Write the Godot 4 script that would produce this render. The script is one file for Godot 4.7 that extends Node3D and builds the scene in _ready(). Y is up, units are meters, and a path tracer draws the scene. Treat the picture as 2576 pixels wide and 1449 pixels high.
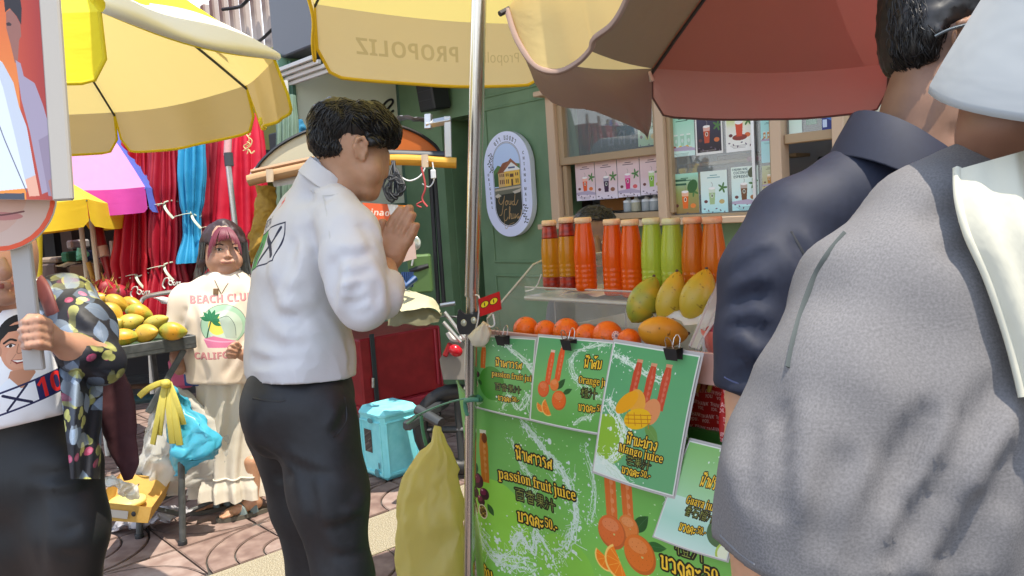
extends Node3D
const F := 2000.0
var cam := Transform3D()
var M := {}
var used := {}
func at(px: float, py: float, d: float) -> Vector3:
	return cam * Vector3((px - 1288.0) / F * d, (724.5 - py) / F * d, -d)
func on(px: float, py: float, axis: int, k: float) -> Vector3:
	var v: Vector3 = at(px, py, 1.0) - cam.origin
	return cam.origin + v * ((k - cam.origin[axis]) / v[axis])
class Geo:
	var v := PackedVector3Array()
	var uv := PackedVector2Array()
	var ix := PackedInt32Array()
	var cl := PackedColorArray()
	var tint := Color(1, 1, 1)
	var tinted := false
	func vert(p: Vector3, u := Vector2.ZERO) -> int:
		v.append(p)
		uv.append(u)
		cl.append(tint)
		return v.size() - 1
	func tri(a: int, b: int, c: int) -> void:
		ix.append(a)
		ix.append(b)
		ix.append(c)
	func quad(a: int, b: int, c: int, d: int) -> void:
		tri(a, b, c)
		tri(a, c, d)
	func face(p: Array, u := []) -> void:
		var n := v.size()
		var du := [Vector2(0, 1), Vector2(1, 1), Vector2(1, 0), Vector2(0, 0)]
		for i in p.size():
			vert(p[i], u[i] if u.size() else (du[i] if p.size() == 4 else Vector2.ZERO))
		for i in range(1, p.size() - 1):
			tri(n, n + i, n + i + 1)
	func box(c: Vector3, s: Vector3, b := 0.0, bs := Basis()) -> void:
		var e := s * 0.5
		b = minf(b, minf(e.x, minf(e.y, e.z)) * 0.9)
		if b <= 0.0:
			for ax in 3:
				for sg in [-1.0, 1.0]:
					var n := Vector3.ZERO
					n[ax] = sg
					var t := Vector3.ZERO
					t[(ax + 1) % 3] = 1.0
					var w := n.cross(t)
					face([c + bs * ((n - t - w) * e), c + bs * ((n + t - w) * e), c + bs * ((n + t + w) * e), c + bs * ((n - t + w) * e)])
			return
		for ax in 3:
			for sg in [-1.0, 1.0]:
				var n := Vector3.ZERO
				n[ax] = sg
				var t := Vector3.ZERO
				t[(ax + 1) % 3] = 1.0
				var w := n.cross(t)
				var ee := e - Vector3(b, b, b)
				var o := n * e
				face([c + bs * (o + (-t - w) * ee), c + bs * (o + (t - w) * ee), c + bs * (o + (t + w) * ee), c + bs * (o + (-t + w) * ee)])
				for k in [[t, w], [w, -t], [-t, -w], [-w, t]]:
					var side: Vector3 = k[0]
					var al: Vector3 = k[1]
					if (ax + 1) % 3 == 0 and false:
						continue
					var n2: int = side.abs().max_axis_index()
					if n2 < ax:
						continue
					var o2: Vector3 = side * e
					var i2 := n * ee
					var s2 := side * ee
					var a2 := al * ee
					face([c + bs * (o + s2 - a2), c + bs * (o2 + i2 - a2), c + bs * (o2 + i2 + a2), c + bs * (o + s2 + a2)])
		for sx in [-1.0, 1.0]:
			for sy in [-1.0, 1.0]:
				for sz in [-1.0, 1.0]:
					var q := Vector3(sx, sy, sz)
					var ee := e - Vector3(b, b, b)
					var a: Vector3 = Vector3(e.x, ee.y, ee.z) * q
					var bb: Vector3 = Vector3(ee.x, e.y, ee.z) * q
					var cc: Vector3 = Vector3(ee.x, ee.y, e.z) * q
					if sx * sy * sz > 0:
						face([c + bs * a, c + bs * bb, c + bs * cc])
					else:
						face([c + bs * a, c + bs * cc, c + bs * bb])
	func grid(rows: Array, closed := true, cap0 := false, cap1 := false) -> void:
		var n0 := v.size()
		var n: int = rows[0].size()
		var w := n + 1 if closed else n
		for r in rows.size():
			for i in w:
				vert(rows[r][i % n], Vector2(float(i) / (w - 1), float(r) / (rows.size() - 1)))
		for r in rows.size() - 1:
			for i in w - 1:
				var a := n0 + r * w + i
				quad(a, a + 1, a + w + 1, a + w)
		for k in [[cap0, 0], [cap1, rows.size() - 1]]:
			if k[0]:
				var row = rows[k[1]]
				var m := Vector3.ZERO
				for p in row:
					m += p
				var ci := vert(m / n)
				var f := v.size()
				for p in row:
					vert(p)
				for i in n:
					if k[1] == 0:
						tri(ci, f + (i + 1) % n, f + i)
					else:
						tri(ci, f + i, f + (i + 1) % n)
	func tube(path: Array, r, n := 8, caps := true, flat := 1.0, up := Vector3.UP) -> void:
		var rows := []
		var last := Vector3.ZERO
		for k in path.size():
			var d: Vector3 = (path[mini(k + 1, path.size() - 1)] - path[maxi(k - 1, 0)]).normalized()
			var s: Vector3
			if last == Vector3.ZERO:
				s = d.cross(up)
				if s.length() < 0.05:
					s = d.cross(Vector3(0.3, 0.1, 1))
			else:
				s = last - d * last.dot(d)
			s = s.normalized()
			last = s
			var t := s.cross(d)
			var rr: float = r[k] if r is Array else r
			var row := PackedVector3Array()
			for i in n:
				var a := TAU * i / n
				row.append(path[k] + s * cos(a) * rr - t * sin(a) * rr * flat)
			rows.append(row)
		grid(rows, true, caps, caps)
	func lathe(prof: Array, n := 24, xf := Transform3D(), squash := 1.0) -> void:
		var rows := []
		for q in prof:
			var row := PackedVector3Array()
			for i in n:
				var a := -TAU * i / n
				row.append(xf * Vector3(cos(a) * q.x, q.y, sin(a) * q.x * squash))
			rows.append(row)
		grid(rows, true)
	func ball(c: Vector3, r: Vector3, n := 16, m := 10, bs := Basis()) -> void:
		var rows := []
		for j in m + 1:
			var b := -PI / 2 + PI * j / m
			var row := PackedVector3Array()
			for i in n:
				var a := -TAU * i / n
				row.append(c + bs * (Vector3(cos(a) * cos(b), sin(b), sin(a) * cos(b)) * r))
			rows.append(row)
		grid(rows, true)
	func slab(poly: PackedVector2Array, d: float, xf := Transform3D(), uvr := Rect2()) -> void:
		if Geometry2D.is_polygon_clockwise(poly):
			poly.reverse()
		if not Geometry2D.is_polygon_clockwise(poly):
			pass
		var area := 0.0
		for i in poly.size():
			area += poly[i].cross(poly[(i + 1) % poly.size()])
		if area < 0:
			poly.reverse()
		var t := Geometry2D.triangulate_polygon(poly)
		for side in 2:
			var n0 := v.size()
			for p in poly:
				vert(xf * Vector3(p.x, p.y, 0.0 if side == 0 else -d), Vector2((p.x - uvr.position.x) / uvr.size.x, 1.0 - (p.y - uvr.position.y) / uvr.size.y) if uvr.size.x > 0 else Vector2.ZERO)
			for i in range(0, t.size(), 3):
				var a := poly[t[i]]
				var b := poly[t[i + 1]]
				var c := poly[t[i + 2]]
				var ccw := (b - a).cross(c - a) > 0
				if ccw == (side == 0):
					tri(n0 + t[i], n0 + t[i + 1], n0 + t[i + 2])
				else:
					tri(n0 + t[i], n0 + t[i + 2], n0 + t[i + 1])
			if d == 0.0:
				return
		for i in poly.size():
			var a := poly[i]
			var b := poly[(i + 1) % poly.size()]
			face([xf * Vector3(a.x, a.y, -d), xf * Vector3(b.x, b.y, -d), xf * Vector3(b.x, b.y, 0), xf * Vector3(a.x, a.y, 0)], [Vector2(), Vector2(), Vector2(), Vector2()])
	func move(xf: Transform3D) -> Geo:
		for i in v.size():
			v[i] = xf * v[i]
		return self
	func arrays(nr := PackedVector3Array()) -> Array:
		if nr.is_empty():
			nr.resize(v.size())
			for i in range(0, ix.size(), 3):
				var a := ix[i]
				var b := ix[i + 1]
				var c := ix[i + 2]
				var n := (v[b] - v[a]).cross(v[c] - v[a])
				nr[a] += n
				nr[b] += n
				nr[c] += n
			for i in nr.size():
				nr[i] = nr[i].normalized() if nr[i].length_squared() > 1e-24 else Vector3.UP
		var rev := ix.duplicate()
		for i in range(0, rev.size(), 3):
			var s := rev[i + 1]
			rev[i + 1] = rev[i + 2]
			rev[i + 2] = s
		var out := []
		out.resize(Mesh.ARRAY_MAX)
		out[Mesh.ARRAY_VERTEX] = v
		out[Mesh.ARRAY_NORMAL] = nr
		out[Mesh.ARRAY_TEX_UV] = uv
		if tinted:
			out[Mesh.ARRAY_COLOR] = cl
		out[Mesh.ARRAY_INDEX] = rev
		return out
	func into(m: ArrayMesh, mat: Material) -> void:
		if ix.size() == 0:
			return
		m.add_surface_from_arrays(Mesh.PRIMITIVE_TRIANGLES, arrays())
		m.surface_set_material(m.get_surface_count() - 1, mat)
	func mesh(mat: Material) -> ArrayMesh:
		var m := ArrayMesh.new()
		into(m, mat)
		return m
class Field:
	var o: Vector3
	var h: float
	var n: Vector3i
	var f := PackedFloat32Array()
	func _init(lo: Vector3, hi: Vector3, cell: float) -> void:
		o = lo
		h = cell
		n = Vector3i(((hi - lo) / cell).ceil()) + Vector3i.ONE
		f.resize(n.x * n.y * n.z)
		f.fill(9.0)
	func span(lo: Vector3, hi: Vector3) -> Array:
		var a := Vector3i(((lo - o) / h).floor()).clamp(Vector3i.ZERO, n)
		var b := (Vector3i(((hi - o) / h).ceil()) + Vector3i.ONE).clamp(Vector3i.ZERO, n)
		return [a, b]
	func cone(a: Vector3, b: Vector3, ra: float, rb: float, k := 0.03, flat := Vector3.ZERO, fr := 1.0) -> void:
		var m := maxf(ra, rb) + absf(k) + 3.0 * h
		var s := span(a.min(b) - Vector3(m, m, m), a.max(b) + Vector3(m, m, m))
		var ba := b - a
		var inv := 1.0 / maxf(ba.length_squared(), 1e-9)
		var g := (1.0 / fr - 1.0) if flat != Vector3.ZERO else 0.0
		var cut := k < 0.0
		k = maxf(absf(k), 1e-4)
		var kq := 0.25 / k
		var fl := flat.normalized()
		ba = ba + fl * (g * ba.dot(fl))
		inv = 1.0 / maxf(ba.length_squared(), 1e-9)
		var dr := rb - ra
		var sc := minf(fr, 1.0) if g != 0.0 else 1.0
		sc = lerpf(sc, 1.0, 0.4)
		for z in range(s[0].z, s[1].z):
			for y in range(s[0].y, s[1].y):
				var i: int = (z * n.y + y) * n.x + s[0].x
				var p := o + Vector3(s[0].x, y, z) * h - a
				for x in range(s[0].x, s[1].x):
					var q := p
					if g != 0.0:
						q += fl * (g * p.dot(fl))
					var t := clampf(q.dot(ba) * inv, 0.0, 1.0)
					var d := ((q - ba * t).length() - ra - dr * t) * sc
					var e := f[i]
					if cut:
						d = -d
						var w := maxf(k - absf(e - d), 0.0)
						f[i] = maxf(e, d) + w * w * kq
					else:
						var w := maxf(k - absf(e - d), 0.0)
						f[i] = minf(e, d) - w * w * kq
					p.x += h
					i += 1
	func ell(c: Vector3, r: Vector3, k := 0.03, bs := Basis()) -> void:
		var big := maxf(r.x, maxf(r.y, r.z))
		var sm := minf(r.x, minf(r.y, r.z))
		var m := big + absf(k) + 3.0 * h
		var s := span(c - Vector3(m, m, m), c + Vector3(m, m, m))
		var iv := bs.transposed()
		var ir := Vector3(1 / r.x, 1 / r.y, 1 / r.z)
		var cut := k < 0.0
		k = maxf(absf(k), 1e-4)
		var kq := 0.25 / k
		for z in range(s[0].z, s[1].z):
			for y in range(s[0].y, s[1].y):
				var i: int = (z * n.y + y) * n.x + s[0].x
				for x in range(s[0].x, s[1].x):
					var q := iv * (o + Vector3(x, y, z) * h - c)
					var qn := q * ir
					var l := qn.length()
					var d := (l - 1.0) * (q.length() / maxf(l, 1e-5)) if l > 0.15 else -sm * 0.8
					var e := f[i]
					var w := 0.0
					if cut:
						d = -d
						w = maxf(k - absf(e - d), 0.0)
						f[i] = maxf(e, d) + w * w * kq
					else:
						w = maxf(k - absf(e - d), 0.0)
						f[i] = minf(e, d) - w * w * kq
					i += 1
	func chain(p: Array, r: Array, k := 0.03, flat := Vector3.ZERO, fr := 1.0) -> void:
		for i in p.size() - 1:
			cone(p[i], p[i + 1], r[i], r[i + 1], k, flat, fr)
	func slice(p0: Vector3, nn: Vector3, k := 0.004) -> void:
		nn = nn.normalized()
		for z in n.z:
			for y in n.y:
				var i: int = z * n.y * n.x + y * n.x
				var d := (o + Vector3(0, y, z) * h - p0).dot(nn)
				for x in n.x:
					if f[i] < 1.0 and d > f[i] - k:
						f[i] = maxf(f[i], d)
					d += h * nn.x
					i += 1
	func fold(pts: Array, w: float, amp: float) -> void:
		var lo: Vector3 = pts[0]
		var hi := lo
		for p in pts:
			lo = lo.min(p)
			hi = hi.max(p)
		var m := w * 2.4
		var s := span(lo - Vector3(m, m, m), hi + Vector3(m, m, m))
		var e: Vector3i = s[1] - s[0]
		var best := PackedFloat32Array()
		best.resize(maxi(0, e.x * e.y * e.z))
		best.fill(99.0)
		var tap := best.duplicate()
		var iw := 1.0 / (w * w)
		for q in pts.size() - 1:
			var a: Vector3 = pts[q]
			var b: Vector3 = pts[q + 1]
			var s2 := span(a.min(b) - Vector3(m, m, m), a.max(b) + Vector3(m, m, m))
			var ba := b - a
			var inv := 1.0 / maxf(ba.length_squared(), 1e-9)
			for z in range(s2[0].z, s2[1].z):
				for y in range(s2[0].y, s2[1].y):
					var p := o + Vector3(s2[0].x, y, z) * h - a
					var k: int = ((z - s[0].z) * e.y + y - s[0].y) * e.x + s2[0].x - s[0].x
					for x in range(s2[0].x, s2[1].x):
						var t := clampf(p.dot(ba) * inv, 0.0, 1.0)
						var l := (p - ba * t).length_squared() * iw
						if l < best[k]:
							best[k] = l
							tap[k] = (q + t) / (pts.size() - 1)
						p.x += h
						k += 1
		var k := 0
		for z in range(s[0].z, s[1].z):
			for y in range(s[0].y, s[1].y):
				var i: int = (z * n.y + y) * n.x + s[0].x
				for x in e.x:
					if best[k] < 5.0 and absf(f[i]) < 0.12:
						f[i] += amp * exp(-best[k]) * minf(1.0, 4.0 * minf(tap[k], 1.0 - tap[k]) + 0.1)
					i += 1
					k += 1
	func noise(fn: FastNoiseLite, amp: float, st := Vector3.ONE, bs := Basis()) -> void:
		for z in n.z:
			for y in n.y:
				var i: int = (z * n.y + y) * n.x
				for x in n.x:
					var e := f[i]
					if e < 3.0 * h and e > -3.0 * h:
						var p := bs * (o + Vector3(x, y, z) * h) * st
						f[i] = e + amp * fn.get_noise_3dv(p)
					i += 1
	func sample(p: Vector3) -> float:
		var q := (p - o) / h
		var i := Vector3i(q.floor())
		if i.x < 0 or i.y < 0 or i.z < 0 or i.x >= n.x - 1 or i.y >= n.y - 1 or i.z >= n.z - 1:
			return 9.0
		var t := q - Vector3(i)
		var b := (i.z * n.y + i.y) * n.x + i.x
		var s := n.x * n.y
		var a0 := lerpf(lerpf(f[b], f[b + 1], t.x), lerpf(f[b + n.x], f[b + n.x + 1], t.x), t.y)
		b += s
		return lerpf(a0, lerpf(lerpf(f[b], f[b + 1], t.x), lerpf(f[b + n.x], f[b + n.x + 1], t.x), t.y), t.z)
	func cast(from: Vector3, dir: Vector3, lift := 0.0) -> Vector3:
		dir = dir.normalized()
		var t := 0.3
		while t < 8.0:
			if sample(from + dir * t) < 0.0:
				for k in 6:
					t += sample(from + dir * t) * 0.7
				return from + dir * (t - lift)
			t += h * 0.8
		return Vector3.INF
	func normal(p: Vector3) -> Vector3:
		var e := h
		return Vector3(sample(p + Vector3(e, 0, 0)) - sample(p - Vector3(e, 0, 0)), sample(p + Vector3(0, e, 0)) - sample(p - Vector3(0, e, 0)), sample(p + Vector3(0, 0, e)) - sample(p - Vector3(0, 0, e))).normalized()
	func geo() -> Array:
		var g := Geo.new()
		var nr := PackedVector3Array()
		var id := {}
		var sx := 1
		var sy := n.x
		var sz := n.x * n.y
		var off := [0, sx, sy, sx + sy, sz, sx + sz, sy + sz, sx + sy + sz]
		var cor := [Vector3(0, 0, 0), Vector3(1, 0, 0), Vector3(0, 1, 0), Vector3(1, 1, 0), Vector3(0, 0, 1), Vector3(1, 0, 1), Vector3(0, 1, 1), Vector3(1, 1, 1)]
		var ed := [[0, 1], [2, 3], [4, 5], [6, 7], [0, 2], [1, 3], [4, 6], [5, 7], [0, 4], [1, 5], [2, 6], [3, 7]]
		var lim := 4.5 * h
		var d := PackedFloat32Array()
		d.resize(8)
		for z in n.z - 1:
			for y in n.y - 1:
				var i: int = (z * n.y + y) * n.x
				for x in n.x - 1:
					var e := f[i]
					if e > lim or e < -lim:
						i += 1
						continue
					var neg := 0
					for c in 8:
						d[c] = f[i + off[c]]
						if d[c] < 0.0:
							neg += 1
					if neg == 0 or neg == 8:
						i += 1
						continue
					var m := Vector3.ZERO
					var cnt := 0
					for q in ed:
						var a := d[q[0]]
						var b := d[q[1]]
						if (a < 0.0) != (b < 0.0):
							m += (cor[q[0]] as Vector3).lerp(cor[q[1]], a / (a - b))
							cnt += 1
					m /= cnt
					id[i] = g.vert(o + (Vector3(x, y, z) + m) * h)
					var u := 1.0 - m.x
					var vv := 1.0 - m.y
					var ww := 1.0 - m.z
					var gx := ((d[1] - d[0]) * vv + (d[3] - d[2]) * m.y) * ww + ((d[5] - d[4]) * vv + (d[7] - d[6]) * m.y) * m.z
					var gy := ((d[2] - d[0]) * u + (d[3] - d[1]) * m.x) * ww + ((d[6] - d[4]) * u + (d[7] - d[5]) * m.x) * m.z
					var gz := ((d[4] - d[0]) * u + (d[5] - d[1]) * m.x) * vv + ((d[6] - d[2]) * u + (d[7] - d[3]) * m.x) * m.y
					nr.append(Vector3(gx, gy, gz).normalized())
					i += 1
		for i in id:
			var e := f[i]
			var neg := e < 0.0
			for k in [[sx, sy, sz], [sy, sz, sx], [sz, sx, sy]]:
				if (f[i + k[0]] < 0.0) != neg:
					var a: int = i - k[1] - k[2]
					var b: int = i - k[2]
					var c: int = i - k[1]
					if id.has(a) and id.has(b) and id.has(c):
						if neg:
							g.quad(id[a], id[b], id[i], id[c])
						else:
							g.quad(id[a], id[c], id[i], id[b])
		var acc := nr.duplicate()
		for t in range(0, g.ix.size(), 3):
			var a := g.ix[t]
			var b := g.ix[t + 1]
			var c := g.ix[t + 2]
			var s := nr[a] + nr[b] + nr[c]
			acc[a] += s * 0.3
			acc[b] += s * 0.3
			acc[c] += s * 0.3
		for t in acc.size():
			acc[t] = acc[t].normalized()
		return [g, acc]
	func mesh(mat: Material, pr := []) -> ArrayMesh:
		var r := geo()
		var g: Geo = r[0]
		var m := ArrayMesh.new()
		if pr.size():
			var aa: float = pr[1].dot(pr[1])
			var bb: float = pr[1].dot(pr[2])
			var cc: float = pr[2].dot(pr[2])
			var ux: Vector3 = (pr[1] * cc - pr[2] * bb) / (aa * cc - bb * bb)
			var uy: Vector3 = (pr[2] * aa - pr[1] * bb) / (aa * cc - bb * bb)
			for i in g.v.size():
				var q: Vector3 = g.v[i] - pr[0]
				g.uv[i] = Vector2(q.dot(ux), q.dot(uy))
			var a := PackedInt32Array()
			var b := PackedInt32Array()
			for t in range(0, g.ix.size(), 3):
				var ok := true
				for k in 3:
					var u := g.uv[g.ix[t + k]]
					if u.x < 0.0 or u.x > 1.0 or u.y < 0.0 or u.y > 1.0 or r[1][g.ix[t + k]].dot(pr[3]) < 0.05:
						ok = false
				for k in 3:
					(b if ok else a).append(g.ix[t + k])
			g.ix = a
			m.add_surface_from_arrays(Mesh.PRIMITIVE_TRIANGLES, g.arrays(r[1]))
			m.surface_set_material(0, mat)
			if b.size():
				g.ix = b
				m.add_surface_from_arrays(Mesh.PRIMITIVE_TRIANGLES, g.arrays(r[1]))
				m.surface_set_material(1, pr[4])
			return m
		m.add_surface_from_arrays(Mesh.PRIMITIVE_TRIANGLES, g.arrays(r[1]))
		m.surface_set_material(0, mat)
		return m
class Pic:
	var im: Image
	var w: int
	var h: int
	var rng := RandomNumberGenerator.new()
	func _init(ww: int, hh: int, c: Color) -> void:
		w = ww
		h = hh
		im = Image.create(ww, hh, false, Image.FORMAT_RGBA8)
		im.fill(c)
		rng.seed = 77
	func rect(x: float, y: float, ww: float, hh: float, c: Color) -> void:
		im.fill_rect(Rect2i(int(x), int(y), int(ww), int(hh)), c)
	func poly(p: PackedVector2Array, c: Color) -> void:
		var lo := p[0].y
		var hi := p[0].y
		for q in p:
			lo = minf(lo, q.y)
			hi = maxf(hi, q.y)
		var m := p.size()
		for y in range(maxi(0, floori(lo)), mini(h, ceili(hi) + 1)):
			var yy := y + 0.5
			var xs := []
			for i in m:
				var a := p[i]
				var b := p[(i + 1) % m]
				if (a.y <= yy) != (b.y <= yy):
					xs.append(a.x + (yy - a.y) / (b.y - a.y) * (b.x - a.x))
			xs.sort()
			for k in range(0, xs.size() - 1, 2):
				var x0 := maxi(0, roundi(xs[k]))
				var x1 := mini(w, roundi(xs[k + 1]))
				if x1 > x0:
					im.fill_rect(Rect2i(x0, y, x1 - x0, 1), c)
	func oval(cx: float, cy: float, rx: float, ry: float, c: Color, ang := 0.0) -> void:
		var p := PackedVector2Array()
		for i in 28:
			var a := TAU * i / 28
			p.append(Vector2(cx, cy) + Vector2(cos(a) * rx, sin(a) * ry).rotated(ang))
		poly(p, c)
	func pen(pts: Array, wd: float, c: Color) -> void:
		for i in pts.size():
			if wd > 2.5:
				var q: Vector2 = pts[i]
				var p8 := PackedVector2Array()
				for k in 8:
					p8.append(q + Vector2(wd * 0.5, 0).rotated(TAU * k / 8))
				poly(p8, c)
			if i + 1 < pts.size():
				var a: Vector2 = pts[i]
				var b: Vector2 = pts[i + 1]
				var nn := (b - a).normalized().orthogonal() * maxf(wd, 1.2) * 0.5
				poly(PackedVector2Array([a + nn, b + nn, b - nn, a - nn]), c)
	func curve(pts: Array, wd: float, c: Color, steps := 8) -> void:
		pen(Pic.smooth(pts, steps), wd, c)
	static func smooth(pts: Array, steps := 8) -> Array:
		var out := []
		for i in pts.size() - 1:
			for k in steps:
				out.append(pts[i].cubic_interpolate(pts[i + 1], pts[maxi(i - 1, 0)], pts[mini(i + 2, pts.size() - 1)], float(k) / steps))
		out.append(pts[-1])
		return out
	func blend(x: int, y: int, ww: int, hh: int, cs: Array) -> void:
		for j in hh:
			var t := float(j) / maxi(hh - 1, 1) * (cs.size() - 1)
			var k := mini(int(t), cs.size() - 2)
			im.fill_rect(Rect2i(x, y + j, ww, 1), (cs[k] as Color).lerp(cs[k + 1], t - k))
	func text(s: String, x: float, y: float, size: float, c: Color, squash := 1.0, serif := false, bold := true, fat := 0.0, ang := 0.0, center := false) -> float:
		var tm := TextMesh.new()
		var ft := SystemFont.new()
		ft.font_names = PackedStringArray(["Droid Serif" if serif else "Droid Sans"])
		ft.font_weight = 700 if bold else 400
		tm.font = ft
		tm.font_size = 64
		tm.pixel_size = 1.0 / 64.0
		tm.depth = 0.0
		tm.curve_step = 4.0
		tm.text = s
		var ar := tm.get_mesh_arrays()
		if ar.size() == 0 or ar[Mesh.ARRAY_VERTEX] == null:
			return 0.0
		var vs: PackedVector3Array = ar[Mesh.ARRAY_VERTEX]
		var ii = ar[Mesh.ARRAY_INDEX]
		var lo := 1e9
		var hi := -1e9
		for q in vs:
			lo = minf(lo, q.x)
			hi = maxf(hi, q.x)
		var offs := [Vector2.ZERO]
		if fat > 0.0:
			offs = []
			for k in 8:
				offs.append(Vector2(fat, 0).rotated(TAU * k / 8))
		var sh := (hi - lo) * size * squash * 0.5 if center else 0.0
		var base := 0.0
		var q2 := PackedVector2Array()
		for q in vs:
			q2.append(Vector2(x, y) + Vector2((q.x - lo) * size * squash - sh, -(q.y + 0.30) * size).rotated(ang))
		var cnt: int = ii.size() if ii != null else vs.size()
		for ofs in offs:
			for i in range(0, cnt, 3):
				var a: Vector2 = q2[ii[i] if ii != null else i] + ofs
				var b: Vector2 = q2[ii[i + 1] if ii != null else i + 1] + ofs
				var d: Vector2 = q2[ii[i + 2] if ii != null else i + 2] + ofs
				if a.distance_squared_to(b) + a.distance_squared_to(d) > 1e-6:
					poly(PackedVector2Array([a, b, d]), c)
		return (hi - lo) * size * squash
	func tex() -> ImageTexture:
		return ImageTexture.create_from_image(im)
func lin(r: float, g: float, b: float, a := 1.0) -> Color:
	var c := Color(r, g, b).linear_to_srgb()
	c.a = a
	return c
func mat(c: Color, rough := 0.6, o := {}) -> StandardMaterial3D:
	var m := StandardMaterial3D.new()
	m.albedo_color = c
	m.roughness = rough
	for k in o:
		m.set(k, o[k])
	return m
func numbered(n: String) -> String:
	if not used.has(n):
		used[n] = 0
		return n
	used[n] += 1
	return "%s_%03d" % [n, used[n]]
func child(par: Node, n: String) -> String:
	if par == self:
		return numbered(n)
	var k := 0
	var s := n
	while par.has_node(NodePath(s)):
		k += 1
		s = "%s_%03d" % [n, k]
	return s
func put(n: String, m: Mesh, par: Node = self) -> MeshInstance3D:
	var o := MeshInstance3D.new()
	o.name = child(par, n)
	o.mesh = m
	par.add_child(o)
	if par is Node3D and par != self:
		var x := Transform3D()
		var q: Node = par
		while q != self and q is Node3D:
			x = q.transform * x
			q = q.get_parent()
		o.transform = x.affine_inverse()
	return o
func obj(n: String, g: Geo, m: Material, par: Node = self) -> MeshInstance3D:
	return put(n, g.mesh(m), par)
func obj2(n: String, parts: Array, par: Node = self) -> MeshInstance3D:
	var me := ArrayMesh.new()
	for q in parts:
		q[0].into(me, q[1])
	return put(n, me, par)
func thing(n: String, label: String, cat: String, pos := Vector3.ZERO, group := "") -> Node3D:
	var o := Node3D.new()
	o.name = numbered(n)
	o.position = pos
	add_child(o)
	tag(o, label, cat, group)
	return o
func tag(o: Node, label: String, cat: String, group := "") -> Node:
	o.set_meta("label", label)
	o.set_meta("category", cat)
	if group:
		o.set_meta("group", group)
	return o
func struct(o: Node) -> Node:
	o.set_meta("kind", "structure")
	return o
func noise_tex(seed_: int, freq: float, c0: Color, c1: Color, size := 256, oct := 4, mid := 0.5, normal := false, bump := 4.0) -> NoiseTexture2D:
	var fn := FastNoiseLite.new()
	fn.seed = seed_
	fn.frequency = freq
	fn.fractal_octaves = oct
	var t := NoiseTexture2D.new()
	t.noise = fn
	t.width = size
	t.height = size
	t.seamless = true
	if normal:
		t.as_normal_map = true
		t.bump_strength = bump
	else:
		var g := Gradient.new()
		g.offsets = PackedFloat32Array([maxf(0.0, mid - 0.3), minf(1.0, mid + 0.3)])
		g.colors = PackedColorArray([c0, c1])
		t.color_ramp = g
	return t
func mottled(seed_: int, c0: Color, c1: Color, rough: float, scale: float, freq := 0.02, o := {}) -> StandardMaterial3D:
	var m := mat(Color.WHITE, rough)
	m.albedo_texture = noise_tex(seed_, freq, c0, c1)
	m.uv1_triplanar = true
	m.uv1_world_triplanar = true
	m.uv1_scale = Vector3(scale, scale, scale)
	for k in o:
		m.set(k, o[k])
	return m
func board(n: String, o: Vector3, ux: Vector3, uy: Vector3, th: float, front: Material, side: Material, par: Node = self) -> MeshInstance3D:
	var nn := ux.cross(uy).normalized() * th
	var a := Geo.new()
	a.face([o + nn, o + ux + nn, o + ux + uy + nn, o + uy + nn])
	var b := Geo.new()
	b.face([o + ux, o, o + uy, o + ux + uy])
	for q in [[o, o + ux], [o + ux, o + ux + uy], [o + ux + uy, o + uy], [o + uy, o]]:
		b.face([q[0], q[1], q[1] + nn, q[0] + nn])
	return obj2(n, [[a, front], [b, side]], par)
func pic_mat(p: Pic, rough := 0.5, o := {}) -> StandardMaterial3D:
	var m := mat(Color.WHITE, rough)
	m.albedo_texture = p.tex()
	m.texture_repeat = false
	for k in o:
		m.set(k, o[k])
	return m
func bez(a: Vector3, b: Vector3, c: Vector3, n := 8) -> Array:
	var out := []
	for i in n + 1:
		var t := float(i) / n
		out.append(a.lerp(b, t).lerp(b.lerp(c, t), t))
	return out
func spline(pts: Array, steps := 6) -> Array:
	var out := []
	for i in pts.size() - 1:
		for k in steps:
			out.append(pts[i].cubic_interpolate(pts[i + 1], pts[maxi(i - 1, 0)], pts[mini(i + 2, pts.size() - 1)], float(k) / steps))
	out.append(pts[-1])
	return out
func rounded(w: float, h: float, r: float, seg := 6) -> PackedVector2Array:
	var p := PackedVector2Array()
	for k in [[w / 2 - r, h / 2 - r, 0.0], [-w / 2 + r, h / 2 - r, 0.5], [-w / 2 + r, -h / 2 + r, 1.0], [w / 2 - r, -h / 2 + r, 1.5]]:
		for i in seg + 1:
			var a: float = PI * (k[2] + 0.5 * i / seg)
			p.append(Vector2(k[0] + cos(a) * r, k[1] + sin(a) * r))
	return p
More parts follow.
